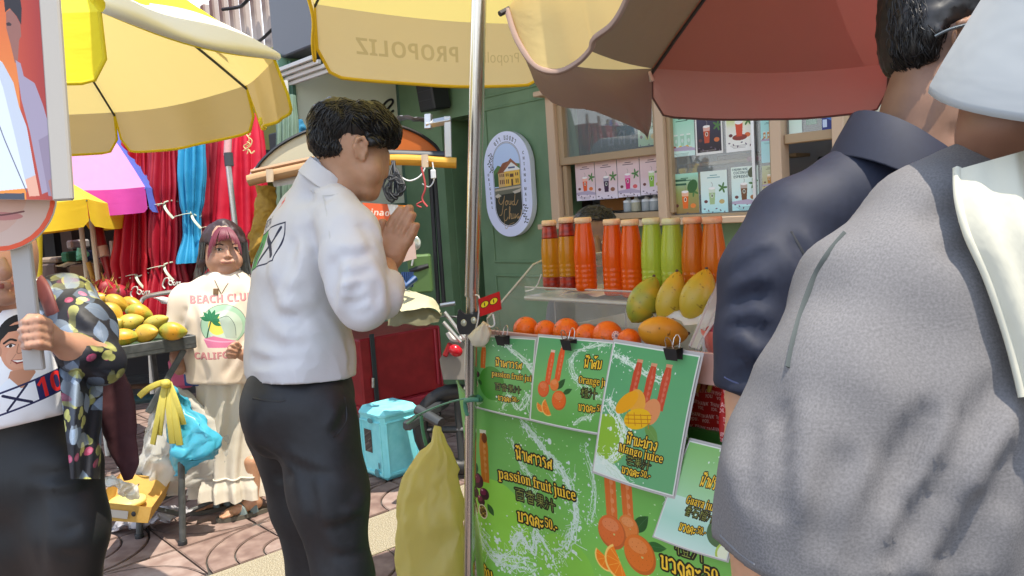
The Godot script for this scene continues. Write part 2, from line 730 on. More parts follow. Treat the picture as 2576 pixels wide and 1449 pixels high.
func _ready() -> void:
	cam = Transform3D(Basis.from_euler(Vector3(deg_to_rad(-5.6), deg_to_rad(48.0), deg_to_rad(-3.7))), Vector3(0, 1.5, 0))
	var c := Camera3D.new()
	c.name = "camera"
	c.transform = cam
	c.fov = rad_to_deg(2.0 * atan(724.5 / F))
	c.near = 0.05
	c.far = 200.0
	add_child(c)
	c.current = true
	var sky := ProceduralSkyMaterial.new()
	sky.sky_top_color = Color(0.56, 0.64, 0.76)
	sky.sky_horizon_color = Color(0.90, 0.90, 0.88)
	sky.sky_curve = 0.16
	sky.ground_bottom_color = Color(0.42, 0.39, 0.36)
	sky.ground_horizon_color = Color(0.62, 0.60, 0.58)
	sky.sky_energy_multiplier = 1.45
	var cv := FastNoiseLite.new()
	cv.seed = 5
	cv.frequency = 0.012
	cv.fractal_octaves = 5
	var ct := NoiseTexture2D.new()
	ct.noise = cv
	ct.width = 512
	ct.height = 256
	ct.seamless = true
	var cg := Gradient.new()
	cg.offsets = PackedFloat32Array([0.5, 0.78])
	cg.colors = PackedColorArray([Color(1, 1, 1, 0), Color(1, 1, 1, 0.55)])
	ct.color_ramp = cg
	sky.sky_cover = ct
	var e := Environment.new()
	e.background_mode = Environment.BG_SKY
	e.sky = Sky.new()
	e.sky.sky_material = sky
	e.tonemap_mode = Environment.TONE_MAPPER_LINEAR
	e.tonemap_exposure = 1.4
	e.sdfgi_enabled = true
	e.ssao_enabled = true
	e.ssil_enabled = true
	var w := WorldEnvironment.new()
	w.name = "world_environment"
	w.environment = e
	add_child(w)
	var s := DirectionalLight3D.new()
	s.name = "sun"
	s.light_color = Color(1.0, 0.965, 0.90)
	s.light_energy = 1.6
	s.light_angular_distance = 0.5
	s.shadow_enabled = true
	add_child(s)
	s.look_at_from_position(Vector3.ZERO, -Vector3(0.28, 0.95, -0.05), Vector3(0, 0, 1))
	materials()
	ground()
	shop()
	far_street()
	posters_on_window()
	parasols()
	left_stall()
	vehicles()
	cart()
	banners()
	people()
func materials() -> void:
	M.crease = noise_tex(61, 0.012, Color.BLACK, Color.WHITE, 256, 4, 0.5, true, 5.0)
	M.green = mottled(3, lin(0.145, 0.245, 0.125), lin(0.175, 0.285, 0.15), 0.55, 0.6)
	M.green_dark = mat(lin(0.035, 0.10, 0.05), 0.6)
	M.cream = mat(lin(0.60, 0.42, 0.27), 0.5)
	M.cream2 = mat(lin(0.42, 0.29, 0.16), 0.55)
	M.white = mat(lin(0.8, 0.8, 0.78), 0.5)
	M.offwhite = mat(lin(0.62, 0.60, 0.54), 0.6)
	M.black = mat(lin(0.015, 0.015, 0.017), 0.5)
	M.dark = mat(lin(0.03, 0.024, 0.022), 0.7)
	M.brown = mat(lin(0.09, 0.05, 0.03), 0.7)
	M.steel = mat(lin(0.62, 0.60, 0.57), 0.22, {"metallic": 0.95})
	M.alu = mat(lin(0.55, 0.55, 0.55), 0.35, {"metallic": 0.8})
	M.iron = mat(lin(0.05, 0.055, 0.06), 0.5, {"metallic": 0.3})
	M.glass = mat(Color(0.9, 0.95, 0.93, 0.10), 0.02, {"transparency": BaseMaterial3D.TRANSPARENCY_ALPHA, "metallic_specular": 0.6})
	M.acrylic = mat(Color(0.95, 0.97, 0.97, 0.06), 0.06, {"transparency": BaseMaterial3D.TRANSPARENCY_ALPHA})
	M.acrylic_edge = mat(Color(0.80, 0.80, 0.78, 0.55), 0.15, {"transparency": BaseMaterial3D.TRANSPARENCY_ALPHA})
func pavers() -> Array:
	var out := []
	var L := 0.40
	var g := 0.0045
	var arc := func(r: float) -> Array:
		var p := []
		for i in 10:
			var a := deg_to_rad(1.2 + 87.6 * i / 9.0)
			p.append(Vector2(cos(a), sin(a)) * r)
		return p
	var pieces := []
	var q: Array = arc.call(0.135 - g)
	pieces.append([Vector2(g, g)] + q)
	for k in [[0.135 + g, 0.262 - g], [0.262 + g, 0.385 - g]]:
		var a: Array = arc.call(k[0])
		a.reverse()
		pieces.append(arc.call(k[1]) + a)
	var b: Array = arc.call(0.385 + g)
	b.reverse()
	pieces.append([Vector2(L - g, 0.03), Vector2(L - g, L - g), Vector2(0.03, L - g)] + b.slice(1, 9))
	for p in pieces:
		var top := []
		var pp := PackedVector2Array(p)
		var ins := Geometry2D.offset_polygon(pp, -0.004)
		var geo := Geo.new()
		var inner: PackedVector2Array = ins[0] if ins.size() else pp
		geo.slab(inner, 0.0, Transform3D(Basis(Vector3.RIGHT, Vector3(0, 0, -1), Vector3.UP), Vector3(0, 0, 0)))
		var geo2 := Geo.new()
		geo2.slab(pp, 0.03, Transform3D(Basis(Vector3.RIGHT, Vector3(0, 0, -1), Vector3.UP), Vector3(0, -0.003, 0)))
		geo.v.append_array(geo2.v)
		geo.uv.append_array(geo2.uv)
		geo.cl.append_array(geo2.cl)
		var n0 := geo.v.size() - geo2.v.size()
		for i in geo2.ix:
			geo.ix.append(i + n0)
		out.append(geo)
	return out
func ground() -> void:
	var base := mottled(9, lin(0.055, 0.05, 0.045), lin(0.10, 0.092, 0.085), 0.9, 1.2)
	var g := Geo.new()
	g.face([Vector3(-40, -0.014, 40), Vector3(40, -0.014, 40), Vector3(40, -0.014, -40), Vector3(-40, -0.014, -40)])
	struct(obj("ground", g, base))
	var agg := mat(Color.WHITE, 0.9)
	agg.albedo_texture = noise_tex(21, 0.16, lin(0.20, 0.165, 0.105), lin(0.56, 0.50, 0.38), 512, 3)
	agg.uv1_triplanar = true
	agg.uv1_world_triplanar = true
	agg.uv1_scale = Vector3(1.6, 1.6, 1.6)
	agg.heightmap_enabled = true
	agg.heightmap_texture = noise_tex(22, 0.16, Color.BLACK, Color.WHITE, 512, 3)
	agg.heightmap_scale = 0.5
	var k := Geo.new()
	k.box(Vector3(-3.23, -0.015, 0), Vector3(0.385, 0.03, 24.0), 0.004)
	struct(obj("aggregate_strip", k, agg))
	var pave := Node3D.new()
	pave.name = "pavement"
	add_child(pave)
	struct(pave)
	var mats := []
	for i in 6:
		var r := [0.0, 0.02, -0.02, 0.035, -0.03, 0.01][i] as float
		mats.append(mottled(30 + i, lin(0.20 + r, 0.13 + r * 0.8, 0.11 + r * 0.7), lin(0.31 + r, 0.225 + r, 0.195 + r), 0.88, 1.0, 0.03))
	var ps := pavers()
	var ms := []
	for p in ps:
		var row := []
		for m in mats:
			row.append(p.mesh(m))
		ms.append(row)
	var rng := RandomNumberGenerator.new()
	rng.seed = 4
	var far := {}
	for ix in range(-10, 5):
		for iz in range(-10, 6):
			var x0 := -3.43 + ix * 0.40 if ix < 0 else -3.03 + ix * 0.40
			var z0 := iz * 0.40
			if ix < 0:
				x0 += 0.0
			var cx := x0 + 0.2
			var cz := z0 - 0.2
			var inv: Vector3 = cam.affine_inverse() * Vector3(cx, 0, cz)
			var px := 1288.0 + inv.x / -inv.z * F
			var py := 724.5 - inv.y / -inv.z * F
			var seen: bool = inv.z < -0.5 and px > 0 and px < 1300 and py > 1000 and py < 1600
			var turn := (ix % 2 + 2) % 2 * 1 + (iz % 2 + 2) % 2 * 2
			var bs := [Basis(), Basis(Vector3.UP, PI / 2), Basis(Vector3.UP, -PI / 2), Basis(Vector3.UP, PI)][turn] as Basis
			for j in 4:
				var t := Transform3D(bs, Vector3(cx, rng.randf_range(-0.0015, 0.0015), cz)) * Transform3D(Basis(), Vector3(-0.2, 0, 0.2))
				var which := rng.randi() % 6
				if seen:
					var o := MeshInstance3D.new()
					o.name = child(pave, "paving_stone")
					o.mesh = ms[j][which]
					o.transform = t
					pave.add_child(o)
				else:
					if not far.has(j):
						far[j] = []
					far[j].append(t)
	for j in far:
		var mm := MultiMesh.new()
		mm.transform_format = MultiMesh.TRANSFORM_3D
		mm.mesh = ms[j][0]
		mm.instance_count = far[j].size()
		for i in far[j].size():
			mm.set_instance_transform(i, far[j][i])
		var o := MultiMeshInstance3D.new()
		o.name = child(pave, "paving_stones")
		o.multimesh = mm
		o.set_meta("kind", "stuff")
		pave.add_child(o)
func moulding(par: Node, x0: float, x1: float, y0: float, y1: float, z: float) -> void:
	var g := Geo.new()
	var t := 0.016
	for k in [[x0, x1, y0, y0], [x0, x1, y1, y1]]:
		g.box(Vector3((k[0] + k[1]) / 2, k[2], z + 0.005), Vector3(k[1] - k[0] + t, t, 0.012), 0.004)
	for x in [x0, x1]:
		g.box(Vector3(x, (y0 + y1) / 2, z + 0.005), Vector3(t, y1 - y0 - t, 0.012), 0.004)
	obj("panel_moulding", g, M.green, par)
func shop() -> void:
	var Z := -3.98
	var b := thing("shop_building", "green panelled tea shop front with cream framed windows and a dark doorway", "building", Vector3(-3.5, 0, Z))
	var wall := func(x0: float, x1: float, y0: float, y1: float, m = null) -> void:
		var g := Geo.new()
		g.box(Vector3((x0 + x1) / 2, (y0 + y1) / 2, Z - 0.075), Vector3(x1 - x0, y1 - y0, 0.15))
		obj("wall", g, m if m else M.green, b)
	wall.call(-5.75, -5.145, 0, 4.2)
	wall.call(-5.145, -4.735, 2.25, 4.2)
	wall.call(-4.735, -3.80, 0, 4.2)
	wall.call(-3.80, -1.84, 0, 1.36)
	wall.call(-3.80, -1.84, 2.25, 4.2)
	wall.call(-1.84, 2.5, 0, 4.2)
	moulding(b, -4.59, -3.945, 2.35, 3.0, Z)
	moulding(b, -4.59, -3.945, 1.115, 2.255, Z)
	moulding(b, -4.59, -3.945, 0.35, 1.01, Z)
	moulding(b, -1.70, -1.0, 0.35, 1.01, Z)
	var g := Geo.new()
	for q in [[-5.15, 0.02], [-4.73, 0.02]]:
		g.box(Vector3(q[0], 1.125, Z - 0.30), Vector3(0.03, 2.25, 0.45))
	g.box(Vector3(-4.94, 2.26, Z - 0.375), Vector3(0.40, 0.03, 0.45))
	obj("door_jamb", g, M.green, b)
	g = Geo.new()
	g.box(Vector3(-4.94, 1.12, Z - 0.42), Vector3(0.40, 2.24, 0.04), 0.004)
	var door := obj("door", g, M.green_dark, b)
	var lt := TextMesh.new()
	var ft := SystemFont.new()
	ft.font_names = PackedStringArray(["Droid Sans"])
	lt.font = ft
	lt.text = "STAFF"
	lt.font_size = 32
	lt.pixel_size = 0.0022
	lt.depth = 0.002
	lt.material = M.offwhite
	var lo := put("lettering", lt, b)
	lo.position = Vector3(-4.90, 1.66, Z - 0.39) - b.position
	g = Geo.new()
	var room := mat(lin(0.10, 0.065, 0.045), 0.8)
	g.box(Vector3(-2.8, 1.8, Z - 1.6), Vector3(2.6, 1.4, 0.05))
	g.box(Vector3(-2.8, 1.1, Z - 0.9), Vector3(2.6, 0.05, 1.4))
	g.box(Vector3(-2.8, 2.5, Z - 0.9), Vector3(2.6, 0.05, 1.4))
	g.box(Vector3(-4.1, 1.8, Z - 0.9), Vector3(0.05, 1.4, 1.4))
	g.box(Vector3(-1.5, 1.8, Z - 0.9), Vector3(0.05, 1.4, 1.4))
	obj("room", g, room, b)
	g = Geo.new()
	g.box(Vector3(-2.55, 1.70, Z - 0.22), Vector3(0.72, 0.02, 0.16), 0.003)
	obj("shelf", g, M.cream2, b)
	var fr := Geo.new()
	fr.box(Vector3(-3.842, 1.80, Z + 0.03), Vector3(0.075, 0.90, 0.10), 0.004)
	var cap := Geo.new()
	cap.box(Vector3(-2.86, 2.262, Z + 0.07), Vector3(2.10, 0.034, 0.18), 0.004)
	obj("window_head", cap, M.cream, b)
	obj("window_post", fr, M.cream, b)
	for x in [-2.94, -2.19, -1.852]:
		fr = Geo.new()
		fr.box(Vector3(x, 1.80, Z + 0.035), Vector3(0.062, 0.90, 0.09), 0.004)
		obj("window_post", fr, M.cream, b)
	var bar := Geo.new()
	bar.box(Vector3(-3.39, 1.802, Z + 0.02), Vector3(0.82, 0.05, 0.06), 0.004)
	bar.box(Vector3(-3.39, 2.212, Z + 0.02), Vector3(0.82, 0.06, 0.06), 0.004)
	bar.box(Vector3(-3.782, 2.0, Z + 0.02), Vector3(0.05, 0.36, 0.06), 0.004)
	bar.box(Vector3(-3.775, 1.59, Z + 0.01), Vector3(0.035, 0.37, 0.05), 0.004)
	bar.box(Vector3(-2.99, 2.0, Z + 0.02), Vector3(0.034, 0.36, 0.06), 0.004)
	bar.box(Vector3(-3.39, 1.415, Z + 0.02), Vector3(0.82, 0.04, 0.06), 0.004)
	bar.box(Vector3(-2.565, 2.212, Z + 0.02), Vector3(0.69, 0.06, 0.06), 0.004)
	bar.box(Vector3(-2.565, 1.395, Z + 0.02), Vector3(0.69, 0.02, 0.06), 0.004)
	bar.box(Vector3(-2.895, 1.80, Z + 0.02), Vector3(0.028, 0.76, 0.06), 0.004)
	bar.box(Vector3(-2.228, 1.80, Z + 0.02), Vector3(0.026, 0.76, 0.06), 0.004)
	bar.box(Vector3(-2.02, 1.776, Z + 0.02), Vector3(0.27, 0.05, 0.06), 0.004)
	bar.box(Vector3(-2.02, 2.212, Z + 0.02), Vector3(0.27, 0.06, 0.06), 0.004)
	obj("window_frame", bar, M.cream2, b)
	var sill := Geo.new()
	sill.box(Vector3(-2.86, 1.372, Z + 0.10), Vector3(2.06, 0.036, 0.22), 0.004)
	obj("window_sill", sill, M.cream, b)
	for q in [[-3.755, -3.007, 1.827, 2.182], [-2.88, -2.36, 1.405, 2.182], [-2.335, -2.24, 1.405, 2.182], [-2.155, -1.885, 1.80, 2.182]]:
		var p := Geo.new()
		p.box(Vector3((q[0] + q[1]) / 2, (q[2] + q[3]) / 2, Z + 0.012), Vector3(q[1] - q[0], q[3] - q[2], 0.004))
		obj("window_pane", p, M.glass, b)
	var rl := Geo.new()
	rl.box(Vector3(-2.348, 1.80, Z + 0.024), Vector3(0.018, 0.76, 0.02))
	obj("window_frame", rl, M.alu, b)
	g = Geo.new()
	g.box(Vector3(-5.80, 1.40, -3.45), Vector3(0.12, 2.80, 1.06))
	obj("side_wall", g, mottled(4, lin(0.17, 0.32, 0.21), lin(0.21, 0.37, 0.25), 0.55, 0.7), b)
	var sb := thing("tall_sign", "tall pale sign panel in a dark green frame with a black looped letter on it", "sign", Vector3(-5.73, 1.6, -3.5))
	g = Geo.new()
	g.box(Vector3(-5.735, 2.165, -3.5), Vector3(0.02, 1.10, 0.96), 0.003)
	obj("panel", g, mat(lin(0.72, 0.73, 0.58), 0.35), sb)
	g = Geo.new()
	for z in [-3.99, -3.01]:
		g.box(Vector3(-5.725, 2.165, z), Vector3(0.06, 1.16, 0.035), 0.004)
	for y in [1.602, 2.728]:
		g.box(Vector3(-5.725, y, -3.5), Vector3(0.06, 0.035, 0.945), 0.004)
	obj("frame", g, mat(lin(0.05, 0.12, 0.075), 0.5), sb)
	g = Geo.new()
	var lp := []
	for q in [[940, 300], [960, 292], [975, 275], [988, 258], [985, 250], [972, 256], [960, 275], [962, 290], [975, 288], [990, 278]]:
		lp.append(on(q[0], q[1], 0, -5.72))
	g.tube(spline(lp), 0.010, 6)
	obj("letter", g, M.black, sb)
	g = Geo.new()
	for q in [[830, 285], [850, 240], [880, 262]]:
		pass
	var sp := thing("wall_speaker", "black box loudspeaker tilted on a wall bracket above the doorway", "speaker", Vector3(-5.06, 2.4, Z))
	g = Geo.new()
	var sbs := Basis(Vector3.RIGHT, 0.12)
	g.box(Vector3(-5.065, 2.45, Z + 0.12), Vector3(0.20, 0.27, 0.17), 0.012, sbs)
	obj("body", g, M.black, sp)
	g = Geo.new()
	g.box(Vector3(-5.065, 2.45, Z + 0.12) + sbs * Vector3(0, 0.02, 0.088), Vector3(0.17, 0.004, 0.004), 0, sbs)
	g.box(Vector3(-5.065, 2.45, Z + 0.12) + sbs * Vector3(0, -0.05, 0.088), Vector3(0.17, 0.004, 0.004), 0, sbs)
	obj("grille_bar", g, M.iron, sp)
	g = Geo.new()
	g.tube([Vector3(-5.20, 2.60, Z), Vector3(-5.18, 2.61, Z + 0.14), Vector3(-5.0, 2.61, Z + 0.16)], 0.012, 6)
	obj("bracket", g, M.offwhite, sp)
	var jb := Geo.new()
	jb.box(Vector3(-5.50, 2.74, Z + 0.05), Vector3(0.26, 0.07, 0.10), 0.015)
	jb.box(Vector3(-5.42, 2.69, Z + 0.05), Vector3(0.10, 0.05, 0.09), 0.015)
	tag(obj("junction_box", jb, mat(lin(0.55, 0.56, 0.42), 0.5)), "cream junction box on the green wall by the tall sign", "junction box")
	oval_sign(Z)
	var jar := thing("storage_jar", "", "jar", Vector3(-3.31, 1.437, Z - 0.06), "jars on the window ledge")
	g = Geo.new()
	g.lathe([Vector2(0, 0), Vector2(0.030, 0.0), Vector2(0.034, 0.006), Vector2(0.034, 0.062), Vector2(0.026, 0.070)], 16, Transform3D(Basis(), jar.position))
	obj("body", g, mat(lin(0.35, 0.38, 0.38), 0.3), jar)
	g = Geo.new()
	g.lathe([Vector2(0.034, 0.060), Vector2(0.034, 0.074), Vector2(0.014, 0.082), Vector2(0.012, 0.094), Vector2(0, 0.096)], 16, Transform3D(Basis(), jar.position))
	obj("lid", g, M.white, jar)
	var names := ["leftmost white lidded jar on the window ledge, under the pink drink poster", "second jar from the left on the window ledge, with yellowish contents", "third jar from the left on the window ledge, after a small gap", "fourth jar from the left on the window ledge, white lidded", "fifth jar from the left on the window ledge, white lidded", "rightmost jar on the window ledge, against the cream post"]
	for i in 6:
		var j: Node3D = jar if i == 0 else jar.duplicate()
		if i:
			j.name = numbered("storage_jar")
			add_child(j)
			j.position.x += 0.064 * i + (0.02 if i > 1 else 0.0)
		j.set_meta("label", names[i])
	(get_node("storage_jar_001/body") as MeshInstance3D).material_override = mat(lin(0.42, 0.40, 0.28), 0.3)
	for i in 1:
		var bx := Geo.new()
		bx.box(Vector3(-3.56, 1.50, Z - 0.25), Vector3(0.22, 0.10, 0.12), 0.004)
		tag(obj("cardboard_box", bx, mat(lin(0.42, 0.18, 0.05), 0.8)), "orange brown carton inside the left window below the pink posters", "box")
func oval_sign(Z: float) -> void:
	var s := thing("oval_sign", "white stadium shaped tea house sign with a painted villa and gold script", "sign", Vector3(-4.33, 1.687, Z + 0.03))
	var P := Pic.new(420, 640, Color(0.90, 0.92, 1.0))
	var cx := 210.0
	var rrect := func(w: float, h: float) -> PackedVector2Array:
		var o := PackedVector2Array()
		for q in rounded(w, h, w / 2 - 1, 16):
			o.append(Vector2(cx, 320) + q)
		return o
	var ink := Color(0.20, 0.22, 0.25)
	P.poly(rrect.call(256, 516), ink)
	P.poly(rrect.call(250, 510), Color(0.93, 0.94, 1.0))
	P.poly(rrect.call(242, 502), ink)
	P.poly(rrect.call(238, 498), Color(0.78, 0.86, 0.98))
	var inner: PackedVector2Array = rrect.call(238, 498)
	var clipd := func(p: Array, c: Color) -> void:
		for q in Geometry2D.intersect_polygons(PackedVector2Array(p), inner):
			P.poly(q, c)
	var V := func(a: Array) -> Array:
		var o := []
		for i in range(0, a.size(), 2):
			o.append(Vector2(a[i], a[i + 1]))
		return o
	clipd.call(V.call([80, 240, 130, 200, 180, 215, 250, 190, 340, 205, 340, 330, 80, 330]), Color(0.33, 0.50, 0.22))
	clipd.call(V.call([80, 270, 120, 240, 150, 260, 150, 330, 80, 330]), Color(0.20, 0.38, 0.16))
	clipd.call(V.call([120, 250, 175, 190, 245, 178, 255, 240, 205, 262]), Color(0.55, 0.30, 0.16))
	clipd.call(V.call([185, 215, 250, 165, 320, 215]), Color(0.62, 0.36, 0.20))
	clipd.call(V.call([130, 250, 190, 245, 190, 335, 130, 340]), Color(0.86, 0.70, 0.45))
	clipd.call(V.call([188, 240, 325, 232, 325, 335, 188, 338]), Color(0.95, 0.76, 0.30))
	clipd.call(V.call([180, 242, 255, 188, 335, 238]), Color(0.96, 0.95, 0.92))
	for x in [142, 160, 176, 200, 216, 286, 302]:
		P.rect(x, 290, 9, 26, Color(0.42, 0.24, 0.10))
		P.rect(x, 254, 9, 18, Color(0.42, 0.24, 0.10))
	P.rect(236, 258, 34, 20, Color(0.40, 0.25, 0.12))
	P.rect(246, 290, 16, 46, Color(0.35, 0.20, 0.10))
	P.rect(225, 216, 60, 10, Color(0.3, 0.35, 0.5))
	clipd.call(V.call([80, 338, 340, 325, 340, 420, 80, 420]), Color(0.44, 0.44, 0.36))
	clipd.call(V.call([80, 345, 340, 332, 340, 345, 80, 358]), Color(0.78, 0.72, 0.60))
	clipd.call(V.call([80, 385, 150, 380, 260, 375, 340, 370, 340, 600, 80, 600]), Color(0.14, 0.16, 0.11))
	clipd.call(V.call([84, 388, 120, 372, 150, 388, 110, 400]), Color(0.82, 0.78, 0.68))
	clipd.call(V.call([250, 366, 330, 350, 320, 372, 270, 380]), Color(0.80, 0.76, 0.68))
	var gold := Color(0.72, 0.58, 0.36)
	P.curve(V.call([130, 395, 120, 420, 140, 440, 165, 415, 175, 390, 160, 440, 140, 500, 120, 505]), 5, gold)
	P.curve(V.call([190, 420, 178, 432, 186, 446, 200, 434, 192, 418, 206, 424]), 5, gold)
	P.curve(V.call([214, 420, 212, 440, 226, 442, 232, 422, 232, 442]), 5, gold)
	P.curve(V.call([258, 424, 242, 430, 246, 446, 260, 440, 272, 385, 262, 440, 276, 446, 296, 420]), 5, gold)
	P.curve(V.call([190, 470, 168, 480, 160, 530, 176, 540, 196, 520]), 5, gold)
	P.curve(V.call([204, 530, 220, 470, 214, 460, 208, 530, 220, 500, 228, 505, 226, 530, 240, 526]), 5, gold)
	P.curve(V.call([244, 500, 242, 526, 256, 524, 262, 502, 262, 528, 276, 512]), 5, gold)
	P.curve(V.call([292, 502, 278, 512, 284, 530, 296, 516, 296, 530, 316, 506, 318, 480]), 5, gold)
	P.curve(V.call([160, 540, 170, 590, 210, 565, 250, 555]), 3, gold)
	var t1 := "ORIGINAL"
	for i in 8:
		P.text(t1[i], 38 + i * 2.4, 258 + i * 29, 22, ink, 1.0, false, true, 0.0, 0.0, true)
	var t2 := "CHIANGMAI"
	for i in 9:
		P.text(t2[i], 370 - absf(i - 3) * 1.0, 150 + i * 33 + (16 if i > 5 else 0), 25, ink, 1.0, false, true, 0.0, 0.0, true)
	var word := ["ต", "ร", "า", " ", "ย", "อ", "ด", "ช", "า"]
	for i in word.size():
		var a := deg_to_rad(-128.0 + 76.0 * i / 8.0)
		var c := Vector2(cx, 185) + Vector2(cos(a), sin(a)) * 148.0
		thai(P, word[i], c.x, c.y, 26.0, ink, 4.0, a + PI / 2, true)
	for k in [[62.0, 180.0, 1.0], [350.0, 500.0, -1.0]]:
		for i in 7:
			var a := i * 0.9
			var o := Vector2(k[0] + sin(a * 1.7) * 12, k[1] + (i - 3) * 17)
			P.curve([o, o + Vector2(12, -9 * k[2]), o + Vector2(18, 4), o + Vector2(8, 8)], 4, ink)
			P.oval(o.x - 8, o.y + 3, 9, 4, ink, a)
	var front := pic_mat(P, 0.35)
	var side := mat(lin(0.78, 0.80, 0.84), 0.4)
	var out := rounded(0.50, 0.762, 0.249, 14)
	var xf := Transform3D(Basis(), Vector3(-4.33, 1.687, Z + 0.06))
	var a := Geo.new()
	a.slab(out, 0.0, xf, Rect2(-0.25, -0.381, 0.50, 0.762))
	var b := Geo.new()
	b.slab(rounded(0.499, 0.761, 0.249, 14), 0.045, xf.translated(Vector3(0, 0, -0.001)))
	obj2("panel", [[a, front], [b, side]], s)
	var st := Geo.new()
	st.box(Vector3(-4.33, 1.687, Z + 0.008), Vector3(0.18, 0.4, 0.016))
	obj("mount", st, M.iron, s)
var GLYPH := {
	"น": ".12,.12 .2,.05 .27,.15 .2,.22;.27,.15 .27,1;.27,.9 .5,.7 .75,.95 .75,.05",
	"้": ".1,-.34 .3,-.42 .42,-.3 .3,-.22;.42,-.3 .62,-.45",
	"ำ": ".1,-.2 .0,-.12 -.1,-.2 .0,-.28 .1,-.2;.35,.15 .5,.03 .7,.12 .7,1",
	"เ": ".3,.05 .3,.9 .42,1 .5,.9",
	"ส": ".15,1 .15,.5 .4,.32 .62,.5 .62,1;.15,.75 .3,.62 .42,.72;.62,.5 .75,.1",
	"า": ".15,.15 .35,.03 .6,.12 .6,1",
	"ว": ".12,.18 .4,.03 .66,.2 .66,1 .45,.95",
	"ร": ".6,.05 .35,.02 .18,.2 .5,.42 .58,.6 .58,1;.42,.95 .58,1",
	"ม": ".15,.05 .3,.12 .3,.85 .2,.98;.3,.85 .6,.95 .75,.85 .75,.05",
	"ะ": ".15,.25 .3,.38 .5,.2;.15,.7 .3,.83 .5,.65",
	"่": ".35,-.42 .35,-.15",
	"ง": ".35,.1 .55,.03 .6,.25 .5,.8 .38,.98 .15,.6",
	"ฝ": ".15,.15 .25,.2 .25,.98 .45,.6 .65,.98 .7,-.3",
	"ั": ".15,-.2 .3,-.12 .45,-.2 .65,-.32",
	"ข": ".15,.1 .3,.08 .28,.3 .25,.95 .7,.95 .7,.05",
	"ด": ".45,.98 .35,.75 .2,.6 .18,.3 .4,.03 .68,.25 .68,1",
	"ล": ".15,.98 .15,.6 .35,.42 .42,.7;.15,.3 .4,.03 .7,.2 .7,1",
	"ต": ".45,.98 .35,.75 .2,.6 .18,.3 .3,.03 .43,.14 .56,.03 .68,.25 .68,1",
	"ย": ".15,.08 .3,.08 .22,.4 .35,.5 .2,.65 .22,.95 .7,.95 .7,.05",
	"อ": ".2,.35 .2,.2 .4,.03 .68,.2 .68,.95 .2,.95 .2,.6",
	"ช": ".12,.1 .28,.06 .26,.4 .26,.95 .65,.95 .65,.45 .5,.35 .75,.05",
	"ก": ".2,1 .2,.45 .1,.35 .35,.03 .65,.2 .65,1",
	"ิ": ".1,-.15 .3,-.35 .55,-.15 .1,-.15",
	"ุ": ".5,1.1 .6,1.15 .6,1.35",
	"ท": ".12,.1 .25,.1 .25,1;.25,.45 .5,.05 .68,.15 .68,1",
	"ค": ".45,.75 .3,.6 .45,.5;.2,1 .18,.3 .4,.03 .68,.25 .68,1",
	"百": ".05,.08 .95,.08;.5,.08 .4,.3;.2,.3 .2,1;.2,.3 .8,.3 .8,1;.2,.6 .8,.6;.2,.95 .8,.95",
	"香": ".65,.0 .3,.1;.05,.22 .95,.22;.5,.05 .5,.5;.45,.25 .08,.5;.55,.25 .92,.5;.28,.56 .28,1;.28,.56 .72,.56 .72,1;.28,.76 .72,.76;.28,.97 .72,.97",
	"果": ".22,.04 .22,.45;.22,.04 .78,.04 .78,.45;.22,.25 .78,.25;.22,.45 .78,.45;.5,.04 .5,1;.05,.6 .95,.6;.48,.62 .1,.95;.52,.62 .92,.95",
	"汁": ".1,.08 .22,.2;.04,.36 .17,.46;.06,.95 .24,.6;.35,.42 .98,.42;.66,.03 .66,1",
	"橙": ".03,.3 .4,.3;.22,.03 .22,1;.2,.32 .04,.7;.25,.35 .38,.5;.5,.1 .68,.12 .45,.36;.78,.05 .72,.2 .98,.38;.58,.4 .85,.4;.56,.52 .56,.72;.56,.52 .86,.52 .86,.72;.56,.72 .86,.72;.6,.78 .64,.92;.84,.78 .78,.92;.45,.97 .98,.97",
	"芒": ".05,.2 .95,.2;.32,.05 .32,.35;.68,.05 .68,.35;.5,.38 .55,.48;.08,.55 .92,.55;.28,.55 .28,.95 .88,.95",
	"番": ".7,.0 .3,.07;.1,.3 .9,.3;.5,.06 .5,.55;.3,.12 .38,.24;.7,.12 .62,.24;.45,.32 .05,.55;.55,.32 .95,.55;.25,.58 .25,1;.25,.58 .75,.58 .75,1;.25,.78 .75,.78;.25,.98 .75,.98;.5,.58 .5,.98",
	"石": ".05,.1 .95,.1;.45,.1 .05,.7;.3,.45 .3,1;.3,.45 .85,.45 .85,1;.3,.95 .85,.95",
	"榴": ".03,.3 .38,.3;.2,.03 .2,1;.18,.32 .03,.7;.24,.36 .36,.5;.6,.04 .45,.12 .45,.42;.45,.4 .62,.36;.68,.1 .95,.1 .92,.42 .82,.38;.78,.12 .66,.42;.48,.52 .48,1;.48,.52 .92,.52 .92,1;.48,.75 .92,.75;.48,.97 .92,.97;.7,.52 .7,.97",
}
var GW := {"้": 0.0, "ั": 0.0, "่": 0.0, "ิ": 0.0, "ุ": 0.0, "ะ": 0.55, "เ": 0.45, "ำ": 0.78, "า": 0.72, " ": 0.4}
func strokes(ch: String) -> Array:
	var out := []
	for st in GLYPH[ch].split(";"):
		var p := []
		for q in st.split(" "):
			var ab = q.split(",")
			p.append(Vector2(ab[0].to_float(), ab[1].to_float()))
		out.append(p)
	return out
